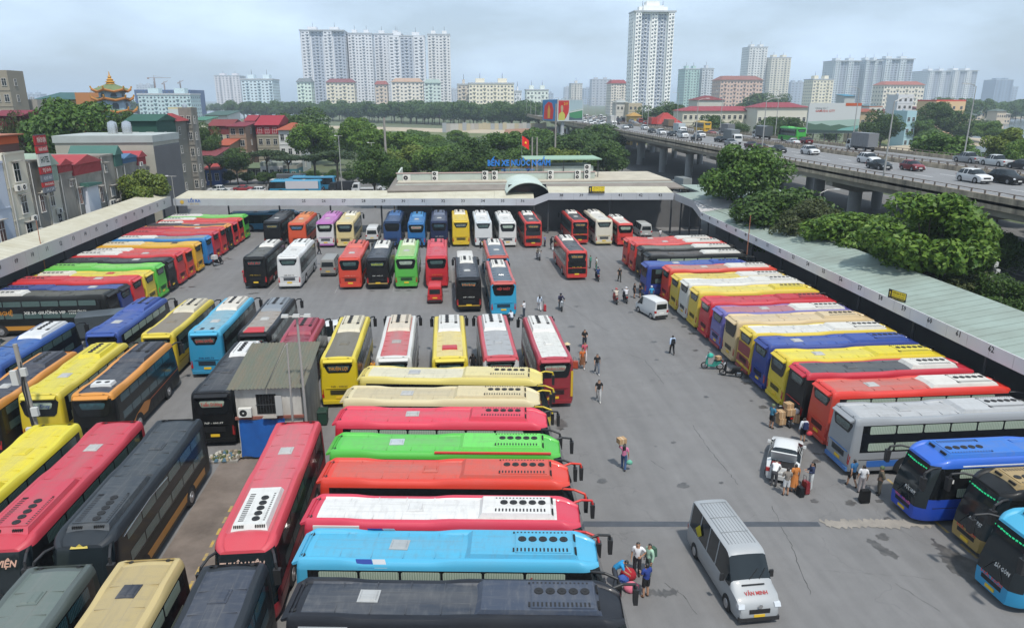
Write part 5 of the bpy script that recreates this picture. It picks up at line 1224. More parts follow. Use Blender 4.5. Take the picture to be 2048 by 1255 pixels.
# vehicles in the yard
sp = car('silver minibus lettered in red on its bonnet, driving towards the camera', 'sprinter', 11.8, 25.0, radians(-88), '#b6babd', plate='y', glass=GLASS)
sp.scale = (.85, .95, .96)
text('VĂN MINH', mat('sticker_#c02020', C('#c02020'), .5), sp, (6.03, 0, 1.215), (0,1,0), (-1,0,.42), .26, 1.0, bold=.015)
b = MB()
for i in range(9): b.box(.5, 4.2, -.6+i*.15-.008, -.6+i*.15+.008, 2.505, 2.518)
for x in (.5, 1.9, 3.2): b.box(x, x+.03, -.65, .65, 2.512, 2.522)
b.build('roof_rib', paint('#9a9ea0'), sp)
b = MB(); b.add([(1.1,-.99,1.55),(1.5,-.985,1.3),(1.9,-.97,1.6),(1.5,-.93,1.95)], [(0,1,2,3)]); b.build('yellow_sticker', flat('#d8c81e'), sp)
b = MB(); b.tube((6.55,0,.92),(6.575,0,.92),.1,.1,14); b.build('round_badge', CHROME, sp)
b = MB(); b.box(5.62, 5.70, -.5, .5, 1.385, 1.40); b.build('bonnet_slot', DARKG, sp)
b = MB()
b.path([(5.45,-.1,1.5),(5.2,.35,1.84)], .014, 4); b.path([(5.45,.35,1.5),(5.2,.7,1.84)], .014, 4); b.build('wiper', BLACKP, sp)
for i in range(7):
    pass
car('small white cargo van beside the right row', 'microvan', 19.4, 65.0, radians(105), '#eceeee', plate=True)
sed = car('white sedan with its boot lid open beside the silver bus', 'sedan', 18.75, 35.1, radians(60), '#eceeee', trim=1)
b = MB(); b.add([(.78,-.66,1.02),(.78,.66,1.02),(.42,.66,1.62),(.42,-.66,1.62),(.82,-.66,1.0),(.82,.66,1.0),(.46,.66,1.66),(.46,-.66,1.66)], [(0,1,2,3),(7,6,5,4),(0,4,5,1),(2,6,7,3),(1,5,6,2),(0,3,7,4)]); b.build('boot_lid', paint('#eceeee'), sed)
b = MB(); b.box(.08, .74, -.6, .6, .93, 1.005); b.build('boot_opening', DARKG, sed)
b = MB(); b.box(-.02,.3,.1,.55,.99,1.12); b.build('boot_box', flat('#8a2a2a'), sed)
rv = car('small red van standing behind the crimson bus', 'microvan', -1.52, 72.5, pi/2, '#dc2028', plate='y')
car('white minibus in the back row between cream and navy buses', 'van', -11.1, 107.2, pi/2, '#e8eaea', plate='y')
car('white minibus at the dark right end of the concourse', 'van', 29.7, 106.9, pi/2, '#c8cac8')
car('silver van parked in the second row beside the white bus', 'van', -14.2, 86.1, pi/2, '#a2a29e', plate='y')
car('white minibus standing in front of the black chevron bus', 'minibus', 1.9, 82.6, pi/2, '#efece6')
car('white small truck cab standing behind the yellow bus near the shed', 'van', -9.6, 58.6, radians(200), '#eceeee')
truck('slate blue box truck at the edge of the left block', -28.2, 66.3-4.9, radians(18), '#24404e', '#4a5358', L=6.4, H=2.7)
car('grey car half hidden under the left edge beneath the amber skirted bus', 'sedan', -37.6, 58.5, radians(10), '#8a8272')

# ------------------------------------------------------------------ elevated road
XN, XM, XF = 55.5, 75.0, 88.0
OVC = mat('stained_bridge_concrete', (0.46, 0.375, 0.27), 0.92, var=0.9, vscale=0.8, vcol=(0.12, 0.10, 0.08), detail=9, stretch=(1, 1, 0.12), bump=0.1, bscale=4)
GIRD = mat('girder_concrete', (0.36, 0.335, 0.29), 0.9, var=0.5, vscale=0.4, vcol=(0.17, 0.155, 0.135))
ov = empty('elevated_road', (XN, 40, 0)); tag(ov, 'long elevated concrete road carried on piers at the right', 'flyover')
def op(name, b, m, par=None, smooth=None):
    o = b.build(name, m, ov, smooth=smooth); o.location = (-XN, -40, 0); return o
Y0, Y1 = 20, 560
b = MB(); b.box(XN, XF, Y0, Y1, 9.7, 10.0); op('road_deck', b, mat('flyover_asphalt', (0.17, 0.17, 0.172), .85, var=.4, vscale=.2, vcol=(.13,.13,.13)))
for xa in (XN+1.2, XN+6, XN+11.5, XN+17, XM+2, XM+7, XF-2.6):
    b = MB(); b.taper((xa, xa+1.5, Y0, Y1), (xa-.5, xa+2.0, Y0, Y1), 8.35, 9.69); op('girder', b, GIRD)
for nm, x, t in (('near', XN, .32), ('median', XM-.8, .3), ('median', XM+.5, .3), ('far', XF-.32, .32)):
    for y in range(Y0, Y1, 30):                                     # parapets cast in 30 m lengths, joint gaps between
        b = MB(); b.box(x, x+t, y+.03, y+29.97, 9.2 if nm in ('near', 'far') else 10.0, 10.62); op('parapet', b, OVC)
    b = MB(); b.box(x+.1, x+.2, Y0, Y1, 10.95, 11.03)
    for y in range(Y0, 330, 2): b.box(x+.08, x+.22, y, y+.12, 10.62, 11.0)
    stuff(op('railing', b, mat('railing_rust', (0.20, 0.155, 0.125), .8), None))
for x in (XN+5.8, XN+9.6, XN+13.4, XM+4.6, XM+8.4):
    b = MB()
    for y in range(Y0, 420, 9): b.box(x, x+.15, y, y+4, 10.002, 10.006)
    stuff(op('lane_line', b, mat('lane_white', (0.55, 0.55, 0.54), .8)))
b = MB()
for x in (XN+.9, XM-1.4, XM+1.2, XF-1.0): b.box(x, x+.15, Y0, Y1, 10.002, 10.006)
stuff(op('edge_line', b, mat('lane_white', (0.55, 0.55, 0.54), .8)))
for y in (52, 78, 104, 130, 156, 181, 204, 229, 256, 284, 312, 340, 370, 400):
    for xa, xb in ((58.5, 73), (76.5, 86.5)):
        b = MB(); b.prism([(xa-1.2,8.34),(xa-1.2,7.6),(xa+2.5,6.7),(xb-2.5,6.7),(xb+.8,7.6),(xb+.8,8.34)], 'y', y-1.0, y+1.0); op('pier_cap', b, GIRD)
        for xc in ((xa+3.2, xb-3.2) if xb-xa > 12 else ((xa+xb)/2,)):
            b = MB(); b.tube((xc, y, 0), (xc, y, 6.72), .95, .95, 20); op('pier', b, mat('pier_concrete', (.34,.345,.345), .85, var=.35, vscale=.5), smooth=40)
# lamp posts along the parapets
ORD = ['first', 'second', 'third', 'fourth', 'fifth', 'sixth', 'seventh', 'eighth', 'ninth', 'tenth']
def lamp_post(x, y, z, h, side, label, m):
    o = empty('street_lamp', (x, y, z)); tag(o, label, 'street lamp', 'lamp posts on the elevated road')
    b = MB(); b.tube((0,0,0), (0,0,h), .13, .07, 8); b.build('post', m, o)
    b = MB(); b.path([(0,0,h-.05), (side*.9,0,h+.35), (side*1.9,0,h+.42)], .045, 6); a = b.build('arm', m, o)
    b = MB(); b.taper((side*2.1-.42, side*2.1+.42, -.14, .14), (side*2.1-.35, side*2.1+.35, -.09, .09), h+.38, h+.50); b.build('lamp_head', paint('#c8cac8'), a)
GALV = mat('galvanised_steel', (0.36, 0.355, 0.34), .55, .4)
LP = [(XN+.15, 88, 'tall lamp post nearest the camera on the near parapet'), (XN+.15, 125, 'second lamp post along the near parapet'), (XN+.15, 160, 'third lamp post along the near parapet'), (XN+.15, 200, 'fourth lamp post along the near parapet'),
      (XN+.15, 240, 'fifth lamp post along the near parapet'), (XN+.15, 285, 'sixth lamp post along the near parapet'), (XF-.15, 117, 'lamp post nearest the camera on the far parapet'), (XF-.15, 152, 'second lamp post along the far parapet'), (XF-.15, 190, 'third lamp post along the far parapet'),
      (XF-.15, 230, 'fourth lamp post along the far parapet'), (XF-.15, 275, 'fifth lamp post along the far parapet')]
for x, y, lb in LP: lamp_post(x, y, 10.6, 9.2 if x < 60 else 11.5, 1 if x < 60 else -1, lb, GALV)
for i in range(9):
    for x in (XN+.15, XF-.15): lamp_post(x, 325+i*26, 10.6, 10, 1 if x < 60 else -1, 'small distant lamp post on the %s parapet, %s of nine beyond the big ones' % ('near' if x < 60 else 'far', ORD[i]), GALV)
# traffic on the elevated road; near carriageway comes towards the camera
Sd, Nd = -pi/2, pi/2
T = 'traffic on the elevated road'
for k, c, x, y, lb in [
 ('suv', '#f0f0f0', 66.1, 85.5, 'white crossover on the flyover beside the black one'), ('suv', '#1c1e20', 69.2, 84.0, 'black crossover at the right edge of the flyover'), ('hatch', '#8c1c26', 68.1, 101, 'dark red hatchback on the flyover behind the white crossover'),
 ('sedan', '#3c4448', 64.5, 103.5, 'dark grey car on the flyover beside the lamp post'), ('suv', '#eeeeee', 68.8, 113.5, 'white crossover behind the dark grey flyover car'), ('suv', '#eeeeee', 68.7, 133, 'white crossover alone on the middle flyover stretch'),
 ('sedan', '#2a2e34', 65.1, 138.7, 'black sedan ahead of two maroon cars on the flyover'), ('hatch', '#7a1c28', 64.2, 144.5, 'maroon hatchback right behind the black sedan'), ('sedan', '#6a1a26', 65.3, 152, 'maroon sedan behind the maroon hatchback'),
 ('sedan', '#8a8e90', 64.4, 161.5, 'grey sedan beside the grey canvas truck'), ('sedan', '#23262c', 66.9, 174.5, 'black sedan behind the grey canvas truck'), ('sedan', '#2a2c32', 63.3, 181.5, 'dark sedan in front of the white pickup'), ('pickup', '#eeeeee', 70.1, 198.5, 'white pickup on the flyover ahead of the white truck'),
 ('van', '#e8eaea', 64.0, 194.5, 'white minibus on the flyover left lane'), ('sedan', '#22262c', 63.9, 204, 'black sedan behind the white flyover minibus'), ('suv', '#eeeeee', 63.8, 214, 'white crossover behind the black flyover sedan'), ('sedan', '#343a40', 64.0, 225, 'charcoal sedan farther along the near flyover lane'),
 ('suv', '#e8eaea', 68.6, 250, 'white crossover in the middle far lane of the flyover'), ('sedan', '#eceeee', 63.7, 258, 'white sedan ahead of the tall white truck'), ('sedan', '#2c3036', 67.4, 266, 'black sedan beside the tall white truck')]:
    car(lb, k, x, y, Sd, c, group=T, z=10.01)
truck('grey canvas truck on the near side of the flyover', 67.8, 169, Sd, '#e8eaea', '#7c8488', L=7, H=3.2, z=10.01, group=T)
truck('white box truck behind the white pickup on the flyover', 69.8, 215, Sd, '#eceeee', '#c8d4d8', L=7, H=3.2, z=10.01, group=T)
truck('tall white box truck at the far bend of the flyover', 62.9, 276, Sd, '#eceeee', '#d8d8d4', L=9, H=4.2, z=10.01, group=T)
truck('grey box truck on the far carriageway driving away', 84, 142, Nd, '#e4e6e6', '#8a8c90', L=8.2, H=3.6, z=10.01, group=T)
truck('dark canvas truck following the green bus on the flyover', 82.9, 187, Nd, '#e4e6e6', '#5a6266', L=8, H=3.3, z=10.01, group=T, tarp=True)
truck('red truck on the far carriageway near the bend', 79.9, 282, Nd, '#c82a26', '#c03028', L=8, H=3.4, z=10.01, group=T)
truck('brown canvas truck on the far carriageway', 80.1, 261, Nd, '#a08070', '#8a7058', L=8, H=3.2, z=10.01, group=T)
truck('pale grey truck on the far carriageway beside the yellow bus', 82.1, 210, Nd, '#c8c8c4', '#7e8286', L=7.5, H=3.2, z=10.01, group=T)
for k, c, x, y, lb in [('pickup', '#a4a8ac', 85.7, 113, 'silver pickup on the far carriageway'), ('pickup', '#dfe3e4', 85.9, 107, 'white pickup behind the silver pickup'), ('sedan', '#4a4e54', 85.8, 101.5, 'dark sedan at the right edge of the far carriageway'),
 ('sedan', '#eceeee', 79.8, 163, 'white sedan on the far carriageway near the median'), ('suv', '#7a2028', 82.9, 163.5, 'maroon crossover beside the white sedan on the far carriageway'), ('sedan', '#a83a38', 77.5, 210, 'red sedan on the far carriageway behind the yellow bus'), ('sedan', '#eceeee', 76.2, 291, 'white sedan on the far carriageway near the red truck')]:
    car(lb, k, x, y, Nd, c, group=T, z=10.01)
bus('bright green bus on the far side of the flyover', 85.7, 171, 'N', body='#3cb83c', roof='#44c244', ac='#48c848', L=10.5, H=3.4, z=10.01, group=T, rim=False)
bus('yellow bus on the far side of the flyover', 81.5, 224, 'N', body='#e8b81e', roof='#e8bc2c', ac='#e8c040', L=9.5, H=3.3, z=10.01, group=T, rim=False)
R3 = random.Random(5); lane = (59.5, 63.6, 67.2, 70.6, 77.4, 81.2, 85)
cols = ['#eceeee', '#e4e6e6', '#d8dcdc', '#2a2e34', '#8c9094', '#9c2a2a', '#3a4450', '#f0f0ee']
for i in range(46):                                                  # the jam at the far end
    x = lane[i % 7]+R3.uniform(-.3, .3); y = 297+(i//7)*21+R3.uniform(-5, 5)
    kd = R3.choice(['sedan', 'suv', 'suv', 'van', 'hatch'])
    car('small %s %s in the far jam, %s lane from the near parapet, %s rank' % (['white', 'pale', 'light grey', 'black', 'grey', 'red', 'slate blue', 'cream white'][i % 8], dict(sedan='sedan', suv='crossover', van='minibus', hatch='hatchback')[kd], ORD[i % 7], ORD[i//7]), kd, x, y, Sd if x < 74 else Nd, cols[i % 8], cat='car', group='far jam on the elevated road', z=10.01, plate=False, name='car')

# ------------------------------------------------------------------ street behind the station
T2 = 'vehicles on the street behind the station'
car('white pickup on the street behind the left corner', 'pickup', -50.5, 166, pi, '#eceeee', group=T2); car('red car just behind the white pickup', 'sedan', -46.2, 168.5, pi, '#a82430', group=T2)
car('small white car ahead of the blue street bus', 'hatch', -42.2, 164.5, pi, '#eceeee', group=T2); car('white sedan overlapping the white street pickup', 'sedan', -49.0, 162.3, pi, '#e6e8e8', group=T2)
o = bus('blue city bus with white advert on the street', -27.6, 163, 'W', body='#2a9cc8', roof='#3ab0dc', ac='#3ab0dc', L=11.5, H=3.1, style='lo', win='coach', pane=GLASS, group=T2)
b = MB(); b.box(.6, 7.6, 1.255, 1.27, 1.25, 2.9); b.build('white_advert', flat('#dcdadf'), o)
bus('second blue city bus behind the canvas truck', -25.5, 169.5, 'W', body='#1c88b4', roof='#2fa8d8', ac='#3ab0dc', L=11, H=3.2, style='lo', win='coach', pane=GLASS, group=T2)
truck('grey canvas truck between the two blue city buses', -37.0, 173, pi, '#e8eaea', '#5c6064', L=8.5, H=3.3, group=T2, tarp=True)
truck('dark flat topped truck right of the blue city bus', -23.6, 164.5, pi, '#3a3e44', '#3c4046', L=5.5, H=2.5, group=T2)
truck('small white truck on the street left of the white sedans', -18.6, 163, pi, '#eceeee', '#d8d8d8', L=5, H=1.2, group=T2)
for i, (k, c, x, y, lb) in enumerate([('sedan', '#eceeee', -13.8, 168.5, 'white sedan on the street, farthest of three'), ('sedan', '#e4e8ea', -12.4, 164.8, 'white sedan on the street, middle of three'), ('suv', '#e8eaec', -10.4, 161.5, 'white crossover on the street nearest the canopy'), ('sedan', '#b82a2c', -5.6, 165.5, 'red sedan on the street below the white minibus')]):
    car(lb, k, x, y, pi, c, group=T2)
car('white minibus on the street beside the dense tree', 'minibus', -4.6, 171, pi, '#eceeee', group=T2)
# under and beside the elevated road
T3 = 'vehicles below the elevated road'
car('white car waiting below the flyover', 'sedan', 46.5, 128, radians(100), '#eceeee', group=T3); truck('blue covered truck below the flyover', 47.5, 165, radians(95), '#2a88b4', '#5a8ca0', L=7, H=3.2, group=T3)
truck('pale covered truck below the flyover', 53, 160, radians(95), '#dfe3e4', '#a8b0b0', L=7, H=3.2, group=T3); car('white car behind the blue covered truck', 'suv', 50.5, 182, radians(95), '#eceeee', group=T3)
car('black car below the flyover', 'sedan', 54.5, 145, radians(100), '#2a2e32', group=T3); car('dark red car below the flyover', 'hatch', 49.8, 138, radians(100), '#7a1c28', group=T3)
car('silver car below the flyover piers', 'sedan', 58.5, 96, radians(90), '#b0b4b4', group=T3); car('dark car below the flyover piers', 'suv', 60.5, 84, radians(90), '#40464a', group=T3)
car('white car parked under the big right tree', 'suv', 47.2, 60.5, radians(75), '#e8eaea', group=T3)

# ------------------------------------------------------------------ motorbikes
def moto_parts():
    if 'moto' in _V: return _V['moto']
    P = {}
    b = MB(); n = 16
    for i in range(n):                                               # tyre as a torus
        a, c = 2*pi*i/n, 2*pi*(i+1)/n
        for k in range(6):
            u, v = 2*pi*k/6, 2*pi*(k+1)/6
            def q(A, U): r = .24+.05*cos(U); return (r*cos(A), .05*sin(U), r*sin(A))
            b.add([q(a,u), q(c,u), q(c,v), q(a,v)], [(0,1,2,3)])
    P['wheel'] = b.mesh('wheel', 60)
    b = MB(); b.tube((0,-.03,0), (0,.03,0), .06, .06, 8)
    for i in range(6): b.tube((0,0,0), (.2*cos(i*pi/3),0,.2*sin(i*pi/3)), .012, .012, 4)
    P['spokes'] = b.mesh('rim')
    b = MB(); b.prism([(-.45,.50),(-.62,.78),(-.05,.72),(.10,.38),(.42,.36),(.46,.95),(.54,.98),(.60,.62),(.42,.26),(-.1,.26),(-.25,.36)], 'y', -.13, .13); b.taper((.42,.62,-.2,.2), (.44,.52,-.17,.17), .45, .98); P['body'] = b.mesh('fairing')
    b = MB(); b.prism([(-.66,.79),(-.60,.86),(-.25,.84),(.0,.76),(-.04,.70),(-.6,.74)], 'y', -.14, .14); P['seat'] = b.mesh('seat')
    b = MB(); b.path([(.62,0,.26),(.48,0,.95)], .035, 6); b.path([(.44,-.33,1.06),(.48,-.1,1.02),(.48,.1,1.02),(.44,.33,1.06)], .02, 6); b.path([(.45,.25,1.05),(.42,.28,1.25)], .01, 4); b.path([(.45,-.25,1.05),(.42,-.28,1.25)], .01, 4)
    b.box(.40,.44,.22,.34,1.22,1.32); b.box(.40,.44,-.34,-.22,1.22,1.32); P['bar'] = b.mesh('handlebar')
    b = MB(); b.taper((.52,.62,-.09,.09), (.50,.58,-.07,.07), .92, 1.06); P['lamp'] = b.mesh('head_lamp')
    b = MB(); b.box(-.70,-.62,-.08,.08,.66,.76); P['tail'] = b.mesh('tail_lamp')
    b = MB(); b.tube((-.75,-.16,.32), (-.15,-.16,.28), .05, .04, 8); P['exhaust'] = b.mesh('exhaust')
    _V['moto'] = P; return P
def motorbike(label, x, y, rz, col, lean=0.0):
    P = moto_parts(); o = empty('motorbike', (x, y, 0), rz); o.rotation_euler = (lean, 0, rz); tag(o, label, 'motorbike', 'motorbikes in the yard')
    m = paint(col)
    put('fairing', P['body'], m, o); put('seat', P['seat'], BLACKP, o); put('handlebar', P['bar'], BLACKP, o); put('head_lamp', P['lamp'], LAMPW, o); put('tail_lamp', P['tail'], LAMPR, o); put('exhaust', P['exhaust'], CHROME, o)
    for xx in (-.5, .66): w = put('wheel', P['wheel'], RUBBER, o, (xx, 0, .29)); put('rim', P['spokes'], RIM, w)
    return o
# ------------------------------------------------------------------ towers on the skyline
WIN = mat('far_window_glass', (0.07, 0.08, 0.10), 0.35)
def wallmat(h, k=.92): return mat('wall_'+h+str(k), C(h, k), .85, var=.16, vscale=.25, vcol=tuple(c*.72 for c in C(h, k)), stretch=(1, 1, .3))
def tower(label, x0, x1, y0, dep, h, wall, roof, style, nf, nc, group=None, name='apartment_tower'):
    nf = max(3, round(nf*.74)) if h > 60 else nf; nc = max(3, round(nc*.8))
    w = x1-x0; o = empty(name, ((x0+x1)/2, y0, 0)); tag(o, label, 'tower' if h > 60 else 'apartment block', group)
    a, c = -w/2, w/2; fh = (h-2)/nf; P = wallmat(wall); W_ = MB(); G_ = MB(); F_ = MB(); Q_ = MB()
    W_.box(a, c, 0, dep, 0, h)
    bays = [(a, c, 0.0)]
    if style in ('bays', 'bays2', 'solo'):
        nb = {'bays': 4, 'bays2': 3, 'solo': 5}[style]; bw = w/nb
        bays = []
        for i in range(nb):
            d = (-3.2 if i % 2 == 0 else 0.0) if style != 'solo' else (-4.0 if i in (0, 4) else -1.5 if i == 2 else 0.0)
            l, r = a+i*bw, a+(i+1)*bw
            if d < 0: W_.box(l+.03*w, r-.03*w, d, -.001, 0, h-(1.5 if i % 2 else 0)); bays.append((l+.03*w, r-.03*w, d))
            else:
                bays.append((l, r, d-.05)); Q_.box(l, r, -.04, -.002, 0, h-2)
    tot = sum(r-l for l, r, d in bays)
    for l, r, d in bays:
        n = max(2, round(nc*(r-l)/tot)); cw = (r-l)/n
        for f in range(nf):
            z = 1.5+f*fh
            for i in range(n):
                x = l+(i+.5)*cw; ww = cw*(.20 if i % 3 else .27); G_.box(x-ww, x+ww, d-.12, d-.02, z+fh*.30, z+fh*.68)
                if i % 3 == 1: F_.box(x-cw*.42, x+cw*.42, d-1.0, d-.13, z-.05, z+fh*.16)
    for sx in (a, c):                                               # windows on both flanks
        n = max(2, int(dep/6)); cw = dep/n
        for f in range(nf):
            z = 1.5+f*fh
            for i in range(n):
                y = (i+.5)*cw; s_ = -1 if sx == a else 1
                G_.box(min(sx+s_*.02, sx+s_*.12), max(sx+s_*.02, sx+s_*.12), y-cw*.15, y+cw*.15, z+fh*.30, z+fh*.68)
    W_.build('wall', P, o); stuff(G_.build('windows', WIN, o))
    if Q_.f: Q_.build('recessed_bay', wallmat('#aab2be'), o)
    if F_.f: stuff(F_.build('balconies', P, o))
    b = MB()
    if roof:
        b.taper((a-1, c+1, -1.2, dep+1), (a+w*.12, c-w*.12, dep*.3, dep*.7), h, h+min(5, .12*h)); b.build('roof', wallmat(roof, .6), o)
    else:
        b.box(a-.6, c+.6, -.6-(3.2 if style == 'bays' else 4 if style == 'solo' else 0), dep+.6, h+.002, h+1.6); b.build('roof_parapet', wallmat('#b4b8bc'), o)
        for i in range(2 if w > 25 else 1):
            q = a+w*((i+.5)/(2 if w > 25 else 1)); b = MB(); b.box(q-w*.1, q+w*.1, dep*.25, dep*.6, h+1.6, h+6.5); b.build('roof_room', P, o)
            b = MB(); b.tube((q, dep*.4, h+6.5), (q, dep*.4, h+13), .35, .15, 6); b.build('mast', STEEL, o)
        if style == 'solo':
            b = MB(); b.box(a+w*.24, c-w*.26, 2, dep*.8, h+1.6, h+7.5); b.box(a+w*.32, c-w*.36, 4, dep*.7, h+7.5, h+12); b.build('penthouse', P, o)
    return o
TW = [
 ('tall white apartment tower with four vertical bays, leftmost of the big group', -204.6, -141.9, 1120, 45, 114.2, '#d8dade', '', 'bays', 36, 14),
 ('slim white apartment tower second in the big group', -139.6, -104.8, 1140, 35, 112.2, '#dcdee2', '', 'plain', 36, 9),
 ('white tower rising behind the fourth tower of the big group', -105.7, -63.0, 1190, 35, 115.8, '#d8dade', '', 'plain', 36, 9),
 ('broad white tower in front, fourth of the big group', -78.1, -26.2, 1090, 30, 105.3, '#dadce0', '', 'bays2', 33, 10),
 ('white tower with a shaded left side, rightmost of the big group', -22.6, 10.1, 1120, 40, 110.1, '#dcdcdc', '', 'plain', 36, 8),
 ('very tall cream white apartment tower standing alone', 211.6, 258.1, 840, 22, 112.7, '#f2f2ee', '', 'solo', 38, 14),
 ('slim white tower left of the yellowish one', 621.6, 659.6, 1500, 40, 121.5, '#dcdcd8', '', 'plain', 34, 7),
 ('slim tower with yellowish upper part', 661.3, 702.2, 1480, 40, 100.5, '#dcd6c4', '', 'plain', 30, 7),
 ('green glazed office tower near the tall lone tower', 424.7, 451.0, 1300, 40, 70.8, '#a8c4bc', '', 'plain', 20, 6),
 ('narrow grey white tower beside the green glazed one', 462.5, 483.7, 1320, 30, 72.5, '#c8ccd0', '', 'plain', 22, 5),
 ('pale balcony tower, left of three alike on the right skyline', 708.3, 757.8, 1320, 40, 86.4, '#ccd4d8', '', 'bays', 28, 9),
 ('pale balcony tower, middle of three alike on the right skyline', 773.1, 806.0, 1330, 40, 87.9, '#ccd4d8', '', 'bays', 28, 7),
 ('pale balcony tower, right of three alike on the right skyline', 821.6, 879.8, 1350, 40, 91.8, '#d0d8dc', '', 'bays', 29, 10),
 ('white slab block with dark stripes on the far right skyline', 1082.5, 1135.9, 1600, 60, 80.2, '#d8dce0', '', 'bays', 24, 7),
 ('white slab block right of the striped one on the far right', 1155.9, 1214.0, 1620, 60, 82.2, '#e0e2e2', '', 'bays', 24, 8),
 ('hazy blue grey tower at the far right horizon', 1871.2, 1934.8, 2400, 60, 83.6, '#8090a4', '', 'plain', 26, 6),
 ('pale pinkish tower cluster block behind the left lake', -560.5, -501.1, 1900, 60, 75.1, '#d8d4d8', '', 'plain', 24, 9),
 ('white block with light blue top left of the big tower group', -248.7, -211.5, 950, 40, 43.0, '#ccdce2', '', 'plain', 12, 10),
 ('narrow cream tower beside the flyover bend', 255.9, 278.4, 1500, 30, 50.0, '#d4d0c8', '', 'plain', 14, 5),
 ('cream block with red cap left of the tall lone tower', 225.3, 246.7, 1000, 30, 40.8, '#e0d8cc', '#a04040', 'plain', 11, 7),
 ('long salmon apartment block with red hipped roof', 339.8, 393.3, 900, 30, 43.1, '#ccb0a0', '#9c6458', 'plain', 9, 16),
 ('cream apartment block left of the balcony towers', 560.4, 593.0, 1100, 30, 48.5, '#e4dcc4', '', 'plain', 10, 8),
 ('long cream apartment block with dull red roof on the right', 552.5, 606.4, 900, 25, 37.6, '#e0d8c8', '#b06858', 'plain', 7, 16),
 ('green white block with grey roof below the first tower', -195.5, -176.7, 1020, 25, 42.3, '#d4e4d8', '#7c8488', 'plain', 9, 5),
 ('cream block with dark red roof below the first two towers', -155.6, -119.1, 1010, 25, 41.5, '#e0d8c4', '#8c5054', 'plain', 9, 9),
 ('dull red roofed block below the third tower', -91.8, -76.0, 1010, 25, 39.1, '#d0c0b0', '#a05850', 'plain', 8, 4),
 ('orange topped cream block below the fourth tower', -69.2, -28.0, 1000, 25, 42.1, '#e4dcd0', '#c8a890', 'plain', 9, 10),
 ('teal green block below the rightmost group tower', -26.1, -5.0, 1000, 25, 40.9, '#ccdad4', '#a8bcb4', 'plain', 9, 5),
 ('long cream apartment slab right of the tower group', 29.4, 83.5, 900, 22, 37.8, '#e6dec8', '', 'plain', 8, 16),
 ('beige block at the left end of the long cream slab', 16.2, 31.6, 930, 22, 37.2, '#c8beb0', '', 'plain', 8, 4),
 ('low white block with green bands behind the wood', 109.7, 139.5, 1000, 22, 31.6, '#dce4dc', '', 'plain', 5, 8),
 ('small white block between the slab and the low white block', 88.8, 97.8, 950, 22, 29.2, '#dce0e4', '', 'plain', 5, 3),
 ('teal and white office building in front of the blue building site', -298.7, -249.1, 760, 30, 24.2, '#b8ccd0', '', 'plain', 6, 18),
]
